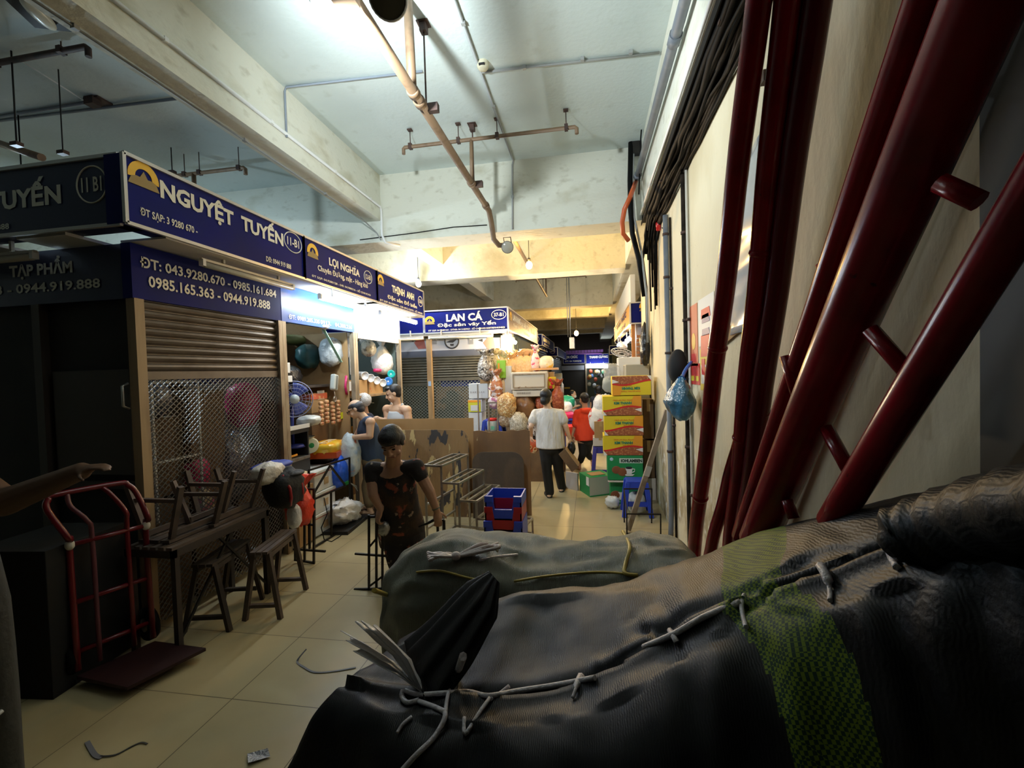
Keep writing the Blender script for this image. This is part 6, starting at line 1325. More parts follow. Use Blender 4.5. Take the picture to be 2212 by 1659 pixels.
k = MB(); k.loft([(V((bx0 + .004, 2.42, .40)), V((0, .2, 0)), V((0, 0, .3))), (V((bx0 + .05, 2.42, .40)), V((0, .22, 0)), V((0, 0, .34)))], 24).build('end_fold', SACKG, t)
def on_bale(px, py, lift=.012, z=None):   # a point on the bale's skin, found by walking along the sight line
    w = ray(px, py).normalized(); p = V((0, 0, H)); d = BALES.ray_cast(p, w)
    return (d[0] - w * lift) if d[0] is not None else PZ(px, py, z or .8)
from mathutils.bvhtree import BVHTree
def bvh_of(objs):
    vs, fs = [], []
    for o in objs:
        off = wloc(o); k = len(vs); vs += [v.co + off for v in o.data.vertices]; fs += [[i + k for i in p.vertices] for p in o.data.polygons]
    return BVHTree.FromPolygons(vs, fs)
# ---- black bale with green check band: cover given as rows of points in the place (across, along, height)
rows = [
 # behind the ridge (hidden), ridge, upper slope, seam, front bulge, lower front, foot
 [(870, 1395, 1.85), (1000, 1345, 1.95), (1120, 1330, 2.0), (1260, 1310, 1.98), (1400, 1280, 1.92), (1510, 1245, 1.85), (1640, 1190, 1.72), (1760, 1160, 1.52), (1900, 1130, 1.32), (2060, 1100, 1.10), (2230, 1080, .92)],
 [(850, 1400, 1.68), (980, 1330, 1.78), (1110, 1292, 1.82), (1250, 1276, 1.80), (1400, 1242, 1.74), (1500, 1200, 1.68), (1640, 1145, 1.55), (1760, 1112, 1.36), (1900, 1092, 1.18), (2050, 1058, .99), (2230, 1046, .83)],
 [(800, 1440, 1.50), (940, 1420, 1.56), (1080, 1400, 1.56), (1250, 1370, 1.53), (1400, 1320, 1.48), (1510, 1270, 1.43), (1640, 1215, 1.33), (1770, 1175, 1.20), (1920, 1140, 1.06), (2070, 1100, .91), (2240, 1080, .79)],
 [(745, 1470, 1.38), (880, 1495, 1.36), (1050, 1512, 1.33), (1280, 1468, 1.30), (1440, 1385, 1.28), (1530, 1335, 1.25), (1620, 1296, 1.20), (1785, 1250, 1.10), (1930, 1195, .99), (2080, 1150, .87), (2250, 1118, .77)],
 [(690, 1530, 1.30), (850, 1560, 1.22), (1040, 1590, 1.17), (1270, 1560, 1.13), (1440, 1480, 1.12), (1560, 1420, 1.10), (1680, 1385, 1.05), (1820, 1330, .97), (1960, 1290, .89), (2100, 1250, .80), (2270, 1215, .73)],
 [(640, 1620, 1.26), (820, 1680, 1.14), (1020, 1740, 1.06), (1260, 1740, 1.00), (1450, 1680, .98), (1600, 1620, .97), (1730, 1580, .94), (1870, 1540, .88), (2010, 1500, .82), (2150, 1470, .76), (2300, 1440, .70)],
 [(560, 1800, 1.22), (780, 1900, 1.08), (1000, 2000, 1.00), (1260, 2050, .94), (1470, 2020, .91), (1640, 1960, .90), (1790, 1920, .88), (1930, 1880, .84), (2080, 1840, .79), (2220, 1810, .74), (2350, 1780, .68)]]
grid0 = [[P(*q) for q in r] for r in rows]
for r in grid0:
    for p in r: p.x = min(p.x, WX - .07)
last = [V((p.x, p.y - .02, 0.0)) for p in grid0[-1]]; first = [V((p.x, p.y + .05, max(p.z - .45, 0))) for p in grid0[0]]
grid0 = [first] + grid0 + [last]
# spline the rows both ways
NU, NV = 12, 12
gr = [cat(r, NU) for r in grid0]; cols = list(zip(*gr)); G2 = [cat(c, NV) for c in cols]    # G2[column][row]
nc, nr = len(G2), len(G2[0]); k = MB(); seam_r = 4 * NV
nrm = {}
for i in range(nc):
    for j in range(nr):
        a = G2[min(i + 1, nc - 1)][j] - G2[max(i - 1, 0)][j]; b = G2[i][min(j + 1, nr - 1)] - G2[i][max(j - 1, 0)]; n = a.cross(b); n = n.normalized() if n.length > 1e-9 else V((0, -1, 0))
        if n.y > 0 and j > NV: n = -n
        if j <= NV and n.z < 0: n = -n
        p = G2[i][j]; fu = i / NU; dj = (j - seam_r) / NV
        pucker = max(0, min(1, (dj - .5) / .8)) * math.exp(-max(dj - 1, 0) * .3)
        f = .010 * math.sin(fu * 5.3 + dj * .5 + 2.2 * noise.noise(V((fu * .9, dj * .5, 3)))) * pucker * (1 if dj > 0 else .5)
        f += .020 * noise.noise(V((p.x * 4, p.y * 4, p.z * 3))) + .009 * noise.noise(V((p.x * 9 - p.z * 5, p.y * 7, p.z * 5 + p.x * 5))) + .0012 * noise.noise(p * 26)
        f -= .013 * abs(noise.noise(V((p.x * 7 + p.z * 6, p.y * 5, p.z * 2.5)))) * min(1, abs(dj) * 2)
        f -= .020 * math.exp(-(dj * 5) ** 2)       # the sewn mouth sinks in
        f += .022 * math.exp(-((dj + .22) * 6) ** 2) * (1 if fu > 3 else .3)   # the lip above it
        if j in (0, nr - 1): f = 0
        k.v.append(p + n * f)
BANDU = lambda j: 6.0 * NU + (0 if j <= seam_r else min(1.0, (j - seam_r) / (2.2 * NV)) * NU * .35)
for i in range(nc - 1):
    for j in range(nr - 1):
        q = i * nr + j; k.f.append([q, q + nr, q + nr + 1, q + 1]); k.s.append(True)
        c0 = BANDU(j) - NU * .62; c1 = BANDU(j) + NU * (.40 if j < seam_r else .62)
        k.m.append(1 if c0 <= i <= c1 and j > NV * 1.2 else 0)
# ends and base close it
for i in (0, nc - 1):
    q0 = i * nr; c = len(k.v); cen = sum((k.v[q0 + j] for j in range(nr)), V((0, 0, 0))) / nr; cen.z *= .8; k.v.append(cen)
    for j in range(nr - 1): k.f.append([q0 + j, q0 + j + 1, c]); k.m.append(0); k.s.append(True)
    k.f.append([q0 + nr - 1, q0, c]); k.m.append(0); k.s.append(True)
t2 = thing('woven_sack', (.1, 1.4, 0), 'huge black woven sack with a green checked band, sewn shut with white cord', 'sack')
body = k.build('sack_cover', [SACKK, SACKY], t2)
# gathered ear of the mouth
ep = [P(*q) for q in ((905, 1470, 1.40), (895, 1415, 1.46), (960, 1345, 1.52), (1025, 1275, 1.58), (1062, 1240, 1.60))]
ew = [.10, .12, .105, .085, .03]
e1v = (ep[3] - ep[1]).normalized(); side = P(1120, 1330, 1.5) - P(960, 1345, 1.55); side = (side - e1v * side.dot(e1v)).normalized(); eth = e1v.cross(side)
def _ear(u, v):
    s = u * (len(ep) - 1); i = min(int(s), len(ep) - 2); f = s - i; c = ep[i].lerp(ep[i + 1], f); w = ew[i] + (ew[i + 1] - ew[i]) * f; th = 2 * PI * v
    r = 1 + .16 * math.sin(th * 9 + u * 2) + .12 * noise.noise(V((v * 9, u * 3, 2)))
    return c + side * (w * math.cos(th) * r + w * .6) + eth * (w * .42 * math.sin(th) * r)
MB().grid(_ear, 36, 80).build('gathered_mouth', SACKK, t2)
# rolled fold higher on the sack
fp = [P(*q) for q in ((1918, 1192, .93), (1960, 1165, .93), (2040, 1140, .88), (2130, 1118, .80), (2260, 1100, .69), (2420, 1085, .60))]
fq = smooth(fp, 5); MB().tube(fq, [min(.06, .012 + .010 * i) + .004 * math.sin(i * 1.7) for i in range(len(fq))], 14).build('rolled_fold', SACKK, t2)
BALES = bvh_of([body] + [o for o in t.children])
def cord(name, lab, pts, r, mat, par=t2, lift=.010, n=5):
    q = [on_bale(p[0], p[1], lift) if len(p) == 2 else P(*p) for p in pts]; MB().tube(smooth(q, n), r, 7).build(name, mat, par)
cord('sewing_cord', '', [(875, 1492), (905, 1500), (960, 1497), (1010, 1494), (1055, 1503), (1120, 1492), (1200, 1480), (1285, 1464)], .0075, RAFF)
cord('sewing_cord', '', [(1390, 1398), (1455, 1370), (1520, 1333), (1600, 1300)], .008, RAFF)
cord('sewing_cord', '', [(905, 1515), (945, 1530), (962, 1545), (940, 1590), (900, 1630), (868, 1665)], .0075, RAFF)
cord('cord_end', '', [(962, 1545), (968, 1500), (985, 1460), (1000, 1418, 1.22)], [.006] * 10 + [.012] * 6, RAFF)
cord('cord_end', '', [(1058, 1508), (1035, 1540), (1005, 1585), (1003, 1550)], .006, RAFF); cord('cord_end', '', [(1255, 1462), (1245, 1485), (1237, 1508)], [.012] * 5 + [.005] * 6, RAFF)
cord('cord_end', '', [(890, 1548), (870, 1565), (858, 1583)], .005, RAFF); cord('cord_end', '', [(1100, 1482), (1080, 1498), (1060, 1510)], .006, RAFF)
cord('cord_end', '', [(870, 1492), (868, 1505), (880, 1518), (905, 1512)], .008, RAFF)
cord('tie_loop', '', [(1608, 1285), (1602, 1305), (1605, 1330), (1612, 1355)], .006, RAFF); cord('tie_loop', '', [(1772, 1222), (1785, 1245), (1793, 1275), (1793, 1298)], [.010] * 8 + [.005] * 8, RAFF)
cord('tie_loop', '', [(1920, 1188), (1926, 1205), (1938, 1226)], .007, RAFF); cord('tie_loop', '', [(1447, 1362), (1455, 1375), (1462, 1388)], .008, RAFF); cord('tie_loop', '', [(2200, 1135), (2206, 1142), (2212, 1146)], .007, RAFF)
# frayed raffia brush at the knot
kn = on_bale(912, 1492, .015)
for q, (tip0, tip1, mid) in enumerate((((752, 1372), (772, 1405), (852, 1440)), ((775, 1345), (812, 1352), (868, 1420)))):
    ta, tb, mm = P(*tip0, 1.44), P(*tip1, 1.40), P(*mid, 1.36); ac = (ta - tb).normalized()
    def _rib(u, v):
        c = kn.lerp(mm, u * 2) if u < .5 else mm.lerp((ta + tb) / 2, u * 2 - 1); w = .010 + .045 * min(1, u * 1.5); x = v - .5
        ruf = (.010 + .012 * u) * math.sin(v * 15 + q) + .006 * noise.noise(V((v * 9, u * 5, q)))
        end = .03 * noise.noise(V((v * 8, q, 1))) * (u > .95)
        return c + ac * (x * w * 2) + V((-.5, -.6, .5)) * ruf + (c - kn).normalized() * end
    MB().grid(_rib, 22, 26).build('frayed_tail', RAFFT, t2).modifiers.new('t', 'SOLIDIFY').thickness = .0015
# ties on the grey green bale
cord('yellow_strap', '', [(900, 1236), (950, 1233), (1010, 1248), (1060, 1258)], .006, STRAPY, t); cord('yellow_strap', '', [(1110, 1256), (1170, 1246), (1250, 1238), (1310, 1236), (1378, 1243)], .006, STRAPY, t)
cord('yellow_strap', '', [(1345, 1148), (1360, 1180), (1352, 1215), (1350, 1238), (1378, 1243)], .010, STRAPY, t); cord('yellow_strap', '', [(808, 1275), (835, 1285)], .012, STRAPY, t)
c = on_bale(985, 1203, .02); k = MB(); rnd = random.Random(5)
for i in range(9): k.tube(smooth([c, c + V((.06 + .02 * i, .05 + .01 * (i % 4), .02 + .01 * (i % 3))), c + V((.11 + .02 * rnd.random() * i, .08 + .02 * (i % 5), .03 * rnd.random()))], 4), [.010, .010, .010, .009, .009, .008, .008, .007, .006], 5)
for i in range(5): k.tube(smooth([c, c + V((-.05 - .01 * i, -.02 * (i % 3), .015)), c + V((-.13 - .01 * i, -.05 + .025 * i, -.005))], 4), .009, 5)
k.ell(c + V((0, 0, .005)), (.026, .022, .022)); k.build('raffia_knot', M('raffia_pinkish', (.62, .55, .55), .45, bump=(40, .7, .01)), t)
cord('cord_end', '', [(1035, 1210), (1080, 1202), (1118, 1198)], .007, RAFF, t)

# ================================================================== red poles leaning at the wall
def pole(lab, p, q, r, joints=(), mat=REDP, more=()):
    t = thing('red_pole', q, lab, 'pole', None); d = (q - p)
    rs = r if isinstance(r, tuple) else (r, r); n = 26; pts, rr = [], []
    for i in range(n + 1): pts.append(p + d * (i / n) + V((.004 * math.sin(i * .9), .004 * math.cos(i * .7), 0))); rr.append(rs[0] + (rs[1] - rs[0]) * i / n)
    MB().tube(pts, rr, 16).build('pole_shaft', mat, t)
    k = MB()
    for j in joints: c = p + d * j; k.tube([c - d.normalized() * .012, c, c + d.normalized() * .012], [r * 1.0 if not isinstance(r, tuple) else rs[0], (rs[0] + rs[1]) / 2 * 1.09, r * 1.0 if not isinstance(r, tuple) else rs[0]], 16)
    if joints: k.build('pole_joint', mat, t)
    return t
def ext(p, q, a, b): d = q - p; return p - d * a, q + d * b
def toground(p, q, a=.12):
    d = q - p; e = q + d * ((q.z - .002) / -d.z); e.x = min(e.x, WX - .06); return p - d * a, e
def limx(p, m): p = V(p); p.x = min(p.x, WX - m); return p
p, q = toground(P(1637, 0, 1.63), P(1505, 1145, 2.90)); pole('first red lacquered pole, standing alone beside the posters', p, q, .041, (.42, .68))
p, q = toground(P(1702, 0, 1.62), P(1600, 1140, 2.62)); pole('second red lacquered pole, brighter, before the glossy sheet', p, q, .042, (.3, .55))
p, q = toground(P(1768, 0, 1.60), P(1640, 1130, 2.50)); pole('third red pole, nearly black, close behind the second one', p, q, .044, (.5,), M('red_lacquer_dark', (.085, .002, .006), .26, spec=.3))
p, q = toground(P(1612, 900, 2.35), P(1545, 1150, 2.75), 0); pole('short slanting red pole crossing low behind the second pole', limx(p, .06), limx(q, .06), .034)
# ladder of two rails, steep
def ladder(lab, p0, p1, q0, q1, r, rungs, rr=.02):
    t = thing('red_ladder', p1, lab, 'ladder')
    for (p, q, rad) in ((p0, p1, r[0]), (q0, q1, r[1])):
        pts = [p.lerp(q, i / 14) for i in range(15)]; MB().tube(pts, rad, 16).build('rail', REDP, t)
    for (a, b) in rungs: MB().tube([a, b], rr, 10).build('rung', REDP, t)
    return t
a0, a1 = ext(P(1995, 0, 1.12), P(1650, 1010, 1.95), .15, .32); b0, b1 = ext(P(2052, 0, 1.16), P(1712, 1010, 2.0), .15, .25)
a0, a1, b0, b1 = [limx(v, .06) for v in (a0, a1, b0, b1)]
ladder('dark red ladder behind, short rungs showing beside the thick rail', a0, a1, b0, b1, (.038, .026), [(P(1918, 265, 1.28), P(1965, 290, 1.2)), (P(1775, 570, 1.5), P(1805, 650, 1.46)), (P(1695, 770, 1.68), P(1722, 860, 1.64))], .017)
c0, c1 = ext(P(2125, 0, .86), P(1668, 1090, 1.62), .15, .16); d0, d1 = ext(P(2230, 420, .83), P(1830, 1075, 1.24), .35, .14)
c0, c1, d0, d1 = [limx(v, .075) for v in (c0, c1, d0, d1)]
def onl(p, q, f): return p.lerp(q, f)
ladder('thick red ladder slanting closest to the camera, three rungs in view', c0, c1, d0, d1, (.060, .036), [(P(2030, 395, .92), P(2115, 435, .88)), (P(1880, 712, 1.12), P(1970, 815, 1.06)), (P(1785, 925, 1.32), P(1845, 1035, 1.22)), (P(1700, 1080, 1.5), P(1715, 1120, 1.48))], .017)
tag(MB().ell(P(2118, 602, .90), (.016, .014, .014), None, 10, fn=bagfn(4, .3, 4, 2)).build('tape_knot', PAPER), 'small white knot of tape stuck on the lower rail of the thick ladder', 'tape')
# the tall dark pile at the photo edge
x1 = P(66, 1090, 1.15).x
t = thing('dark_bale', (x1 - .35, .95, 0), 'tall dark wrapped bale at the photo edge, before the red hand truck', 'bale')
def _db(q, d):
    p = 5; k = (abs(d.x) ** p + abs(d.y) ** p + abs(d.z) ** p) ** (-1 / p); return q * k * (1 + .015 * noise.noise(d * 4))
MB().ell((x1 - .35, .95, P(40, 1096, 1.15).z / 2), (.35, .20, P(40, 1096, 1.15).z / 2), None, 20, fn=_db).build('bale_cover', M('bale_olive', (.016, .017, .012), .8, n=[(4, (.010, .011, .008), .45, .7)], bump=(20, .3)), t)
MB().tube([(x1 - .005, .85, .78), (x1 + .002, .95, .80), (x1 + .003, 1.05, .83)], .006, 6).build('string_tie', CONDUIT, t)
# ================================================================== people
def hand(mb, w, d, nrm, s=1.0, curl=.6, thumb=1):
    """Palm, four jointed fingers of unequal length and a thumb off the side; nrm points out of the back of the hand."""
    d = V(d).normalized(); nrm = V(nrm); nrm = (nrm - d * nrm.dot(d)).normalized(); sd = d.cross(nrm) * thumb
    c = V(w) + d * .045 * s; rot = Matrix((sd, d, nrm)).transposed()
    mb.ell(c, (.040 * s, .052 * s, .019 * s), rot, 8); mb.cap(V(w) - d * .02, c, .024 * s, .026 * s)
    for i, (off, L, r) in enumerate(((.028, .072, .0098), (.010, .080, .0102), (-.010, .075, .0098), (-.028, .060, .0088))):
        p = c + d * .040 * s + sd * off * s; q = d.copy(); rr = r * s
        for j, f in enumerate((.44, .32, .24)):
            a = curl * (.55 + .25 * j + .06 * i); q = Matrix.Rotation(-a, 3, sd) @ q if thumb > 0 else Matrix.Rotation(a, 3, sd) @ q
            e = p + q * L * f * s; mb.cap(p, e, rr, rr * .92, 8); p = e; rr *= .92
    p = V(w) + d * .018 * s + sd * .030 * s; q = (d * .55 + sd * .75 - nrm * .35).normalized()
    for f, r in ((.034, .0115), (.030, .0105), (.022, .009)):
        e = p + q * f * s; mb.cap(p, e, r * s, r * s * .9, 8); p = e; q = (q + d * .35 - nrm * .3 * curl).normalized()
def head(mb, c, fwd, up, s=1.0, face=True):
    fwd = V(fwd).normalized(); up = V(up); up = (up - fwd * up.dot(fwd)).normalized(); rt = fwd.cross(up)
    R = Matrix((rt, fwd, up)).transposed(); at = lambda x, y, z: V(c) + R @ (V((x, y, z)) * s)
    mb.ell(at(0, -.012, .025), (.074 * s, .092 * s, .088 * s), R); mb.ell(at(0, .022, -.035), (.060 * s, .066 * s, .078 * s), R)
    mb.ell(at(0, .055, -.088), (.026 * s, .024 * s, .020 * s), R, 8)
    for sx in (-1, 1):
        mb.ell(at(sx * .076, -.012, -.01), (.010 * s, .020 * s, .030 * s), R, 8)
        mb.ell(at(sx * .040, .058, -.045), (.024 * s, .018 * s, .022 * s), R, 8)
        mb.cap(at(sx * .014, .082, .022), at(sx * .048, .070, .020), .009 * s, .007 * s)
    mb.cap(at(0, .086, .012), at(0, .100, -.026), .009 * s, .0135 * s); 
    for sx in (-1, 1): mb.ell(at(sx * .012, .092, -.030), (.009 * s, .010 * s, .008 * s), R, 6)
    mb.cap(at(-.020, .082, -.056), at(.020, .082, -.056), .0065 * s, .0065 * s); mb.cap(at(-.016, .080, -.065), at(.016, .080, -.065), .007 * s, .007 * s)
    return at, R
def eyes(par, at, R, s):
    for sx in (-1, 1):
        MB().ell(at(sx * .030, .0735, .002), (.0125 * s, .008 * s, .0065 * s), R, 8).build('eye', M('eye_dark', (.03, .02, .018), .2), par)
        MB().cap(at(sx * .017, .0850, .0275), at(sx * .046, .073, .0285), .0030 * s, .0022 * s).build('eyebrow', HAIR, par)
    MB().cap(at(-.019, .0865, -.0605), at(.019, .0865, -.0605), .0042 * s, .0042 * s).build('lips', M('lips', (.32, .10, .08), .45), par)
def person(lab, base, skin, J, fwd, hs=1.0, hfwd=None, hup=Z, ar=1.0, lr=1.0, vox=.008, face=True, hands=(), feet=True, wd=1.0, belly=.0, group=None, extra=()):
    """J: joints in the place. One fused body; hands: (side, palm direction, back-of-hand normal, curl)."""
    t = thing('person', base, lab, 'person', group); mb = MB(); J = {k: V(v) for k, v in J.items()}
    f = V(fwd).normalized(); r = f.cross(Z).normalized()
    at, R = head(mb, J['head'], hfwd or fwd, hup, hs)
    nb = J['neck']; mb.cap(nb - Z * .02, J['head'] + R @ V((0, -.02, -.05)) * hs, .056 * hs, .050 * hs)
    ch, pe = J['chest'], J['pelvis']; be = (ch + pe) / 2 + f * belly; sw = (J['shR'] - J['shL']); sa = sw.normalized(); sl = sw.length
    spine = (nb - pe).normalized(); dp = sa.cross(spine).normalized()
    mb.loft([(pe - spine * .10, sa * .13 * wd, dp * .10 * wd), (pe, sa * .165 * wd, dp * .125 * wd), (be, sa * .145 * wd + sa * belly, dp * .115 * wd + dp * belly), (ch, sa * (sl * .36), dp * .115 * wd), (ch.lerp(nb, .62), sa * (sl * .38), dp * .085 * wd), (nb, sa * .06, dp * .055)], 20)
    for s in 'LR':
        sh, el, wr = J['sh' + s], J['el' + s], J['wr' + s]
        mb.ell(sh, (.058 * ar,) * 3, None, 8); mb.cap(ch.lerp(nb, .7), sh, .05, .055 * ar); mb.cap(sh, el, .052 * ar, .040 * ar); mb.cap(el, wr, .041 * ar, .026 * ar)
        if 'hip' + s in J:
            hi, kn, an = J['hip' + s], J['kn' + s], J['an' + s]
            mb.cap(hi, kn, .084 * lr, .058 * lr); mb.cap(kn, kn.lerp(an, .35), .056 * lr, .055 * lr); mb.cap(kn.lerp(an, .35), an, .055 * lr, .036)
            if feet:
                tf = J.get('toe' + s, an + f * .17); tf.z = .025; he = an - f * .03; he.z = .03
                mb.cap(he, tf, .034, .026); mb.cap(an, he, .036, .034); mb.ell((he + tf) / 2 + Z * .01, (.036, .036, .03), None, 8)
    for (c, rr) in extra: mb.ell(c, rr, None, 10)
    for (s, d, nrm, cu) in hands: hand(mb, J['wr' + s], d, nrm, 1.0 if ar < 1.15 else 1.05, cu, 1 if s == 'R' else -1)
    body = mb.fuse('body', skin, t, vox, 3)
    return t, at, R, sa, dp, spine, body
def garment(par, name, mat, fn, vox=.012, sm=8): mb = MB(); fn(mb); return mb.fuse(name, mat, par, vox, sm)
def cloth(name, col, cols=(), b=(7, .8, .03), st=(1, 1, .35)): return M(name, col, .85, n=cols, bump=b, stretch=st)
def hair_cap(par, at, R, s, mat, bun=None, low=.0, back=.012):
    mb = MB(); mb.ell(at(0, -.020 - back, .034), (.083 * s, .094 * s, .088 * s), R); mb.ell(at(0, -.048, -.01 - low), (.074 * s, .060 * s, .075 * s), R)
    if bun: mb.ell(at(*bun[0]), tuple(x * s for x in bun[1]), R)
    return mb.fuse('hair', mat, par, .008, 4)

# -- stooping woman in the dark floral suit
def q3(px, py, Y): return P(px, py, Y)
FLORAL = M('cloth_floral', (.014, .010, .011), .85, n=[(4.5, (.05, .024, .012), .52, .62), (7.5, (.26, .06, .035), .59, .63), (10, (.32, .24, .19), .64, .66)], bump=(9, .6, .02))
yb = 3.72
J = dict(head=q3(847, 955, 3.33), neck=q3(849, 996, 3.52), chest=q3(852, 1045, 3.58), pelvis=q3(866, 1138, 3.78), shL=q3(899, 1008, 3.55), shR=q3(804, 1014, 3.52), elL=q3(928, 1062, 3.56), elR=q3(806, 1068, 3.46), wrL=q3(944, 1105, 3.58), wrR=q3(822, 1100, 3.47),
         hipL=q3(888, 1145, 3.78), hipR=q3(848, 1145, 3.78), knL=q3(896, 1205, 3.74), knR=q3(858, 1205, 3.70))
J['anL'] = V((J['knL'].x, 3.86, .08)); J['anR'] = V((J['knR'].x - .01, 3.74, .08))
t, at, R, sa, dp, sp, body = person('person in a dark floral suit stooping forward with a thin rack in each hand', (J['pelvis'].x, yb, 0), SKIND, J, (.0, -1, 0), 1.13, (.08, -.80, -.60), (0, -.6, .8), 1.10, 1.05, .0062, hands=(('L', (.12, -.1, -1), (.5, -.7, .2), .75), ('R', (-.25, -.15, -.9), (-.5, -.7, .2), .8)), wd=1.12, belly=.02)
eyes(t, at, R, 1.13); hair_cap(t, at, R, 1.13, HAIR, ((0, .012, .060), (.080, .074, .056)), .0, -.002)
for sx in (-1, 1): MB().ell(at(sx * .071, -.018, .008), (.016, .052, .052), R).build('hair_side', HAIR, t)
MB().ell(at(0, -.085, -.035), (.062, .045, .05), R).build('hair_knot', HAIR, t)
w = J['wrL']; d = (J['wrL'] - J['elL']).normalized(); a, b, _ = frame_from(d); MB().tube([w - d * .03 + a * .031 * math.cos(i * PI / 8) + b * .031 * math.sin(i * PI / 8) for i in range(16)], .004, 6, closed=True).build('bracelet', M('bracelet_green', (.05, .12, .08), .3), t)
def f1(mb):
    pe, ch, nb = J['pelvis'], J['chest'], J['neck']
    mb.loft([(pe - sp * .16, sa * .215, dp * .165), (pe, sa * .215, dp * .17), (pe.lerp(ch, .5) + V((0, -.02, 0)), sa * .195, dp * .165), (ch, sa * .185, dp * .145), (ch.lerp(nb, .55), sa * .165, dp * .100), (ch.lerp(nb, .82) + V((0, .025, .01)), sa * .135, dp * .068)], 24)
    for s in 'LR': e = J['sh' + s].lerp(J['el' + s], .36); mb.cap(ch.lerp(nb, .70) + (J['sh' + s] - nb) * .25, J['sh' + s] + Z * .004, .062, .068); mb.cap(J['sh' + s], e, .068, .063)
garment(t, 'blouse', FLORAL, f1, .010, 6)
def f2(mb):
    pe = J['pelvis']; mb.ell(pe - Z * .05, (.20, .16, .14))
    for s in 'LR': k = J['kn' + s]; an = J['an' + s]; mb.cap(J['hip' + s], k, .115, .098); mb.cap(k, V((an.x, an.y, .12)), .098, .088)
garment(t, 'trousers', FLORAL, f2, .012, 8)
for s in 'LR': a = J['an' + s]; MB().ell((a.x, a.y - .05, .02), (.05, .13, .02)).build('sandal', DARK, t)

# -- balding man in the blue sleeveless shirt
Y0 = 5.35
J = dict(head=q3(768, 884, Y0 - .02), neck=q3(790, 903, Y0 + .02), chest=q3(794, 925, Y0 + .05), pelvis=q3(808, 990, Y0 + .15), shL=q3(800, 912, Y0 - .16), shR=q3(788, 912, Y0 + .2), elL=q3(806, 944, Y0 - .22), elR=q3(770, 942, Y0 + .2), wrL=q3(752, 946, Y0 - .12), wrR=q3(748, 960, Y0 + .1),
         hipL=q3(810, 1000, Y0 + .06), hipR=q3(806, 998, Y0 + .24), knL=q3(794, 1050, Y0 + .08), knR=q3(798, 1048, Y0 + .26))
J['elL'] = q3(799, 942, Y0 - .2)
for s, yy in (('L', 5.42), ('R', 5.6)): J['an' + s] = V((J['kn' + s].x + .02, yy, .08)); J['toe' + s] = V((J['kn' + s].x - .16, yy - .02, .02))
t, at, R, sa, dp, sp, body = person('person with dark balding hair and glasses, in a blue sleeveless shirt, bending to the stall', (J['pelvis'].x, 5.5, 0), SKINL, J, (-1, .05, 0), 1.02, (-.86, -.28, -.42), (-.4, -.05, 1), 1.05, 1.0, .0075, hands=(('L', (-.8, .1, -.5), (-.3, -.7, .5), .5), ('R', (-.6, 0, -.6), (-.3, .7, .5), .6)))
eyes(t, at, R, 1.02)
mb = MB(); mb.ell(at(0, -.030, .016), (.083, .096, .074), R); mb.ell(at(0, -.002, .045), (.080, .082, .046), R); mb.ell(at(0, -.055, -.02), (.074, .055, .06), R); mb.fuse('hair', M('hair_dark_grey', (.03, .032, .04), .45, bump=(80, .4, .01)), t, .008, 4)
k = MB()
for sx in (-1, 1): k.tube([at(sx * .031 + .022 * math.cos(i * PI / 6), .102, -.002 + .018 * math.sin(i * PI / 6)) for i in range(12)], .0025, 5, closed=True); k.tube([at(sx * .053, .1, .004), at(sx * .078, -.01, .008)], .0025, 5)
k.tube([at(-.009, .104, .0), at(.009, .104, .0)], .0025, 5).build('glasses', DARK, t)
def f1(mb):
    pe, ch, nb = J['pelvis'], J['chest'], J['neck']
    mb.loft([(pe - sp * .06, sa * .185, dp * .155), (pe + sp * .06, sa * .185, dp * .15), (pe.lerp(ch, .55), sa * .18, dp * .148), (ch, sa * .175, dp * .135), (ch.lerp(nb, .75), sa * .15, dp * .09), (nb - sp * .015, sa * .09, dp * .07)], 24)
    for s in 'LR': mb.cap(ch.lerp(nb, .6), J['sh' + s].lerp(nb, .30), .075, .066)
garment(t, 'sleeveless_shirt', cloth('cloth_blue_grey', (.045, .075, .14), [(5, (.03, .05, .10), .45, .65)]), f1, .010)
KH = cloth('cloth_khaki', (.22, .16, .085), [(4, (.15, .11, .06), .45, .65)])
def f2(mb):
    mb.ell(J['pelvis'] - Z * .03, (.155, .175, .13))
    for s in 'LR': k, an = J['kn' + s], J['an' + s]; mb.cap(J['hip' + s], k, .105, .082); mb.cap(k, V((an.x, an.y, .16)), .082, .07)
garment(t, 'trousers', KH, f2, .012)
for s in 'LR': a = J['an' + s]; MB().ell((a.x - .06, a.y, .02), (.14, .05, .02)).build('sandal', M('sandal_brown', (.08, .045, .03), .6), t)
c = P(753, 985, 5.22)
t = thing('snack_sack', c - Z * .22, 'tall printed plastic sack held open by the bending man', 'bag')
MB().ell(c + V((.02, 0, -.01)), (.12, .12, .24), None, 16, fn=bagfn(33, .08, 3, 3, .3)).build('sack_body', M('sack_print_blue', (.62, .70, .74), .3, n=[(4, (.20, .36, .60), .52, .62), (6, (.62, .12, .05), .62, .66)], bump=(9, .8, .03)), t)
MB().ell(c + V((-.09, .03, -.02)), (.08, .09, .22), None, 12, fn=bagfn(34, .1, 3, 3)).build('sack_fold', M('sack_olive', (.36, .36, .26), .3, n=[(5, (.55, .16, .06), .58, .62)], bump=(9, .8, .03)), t)

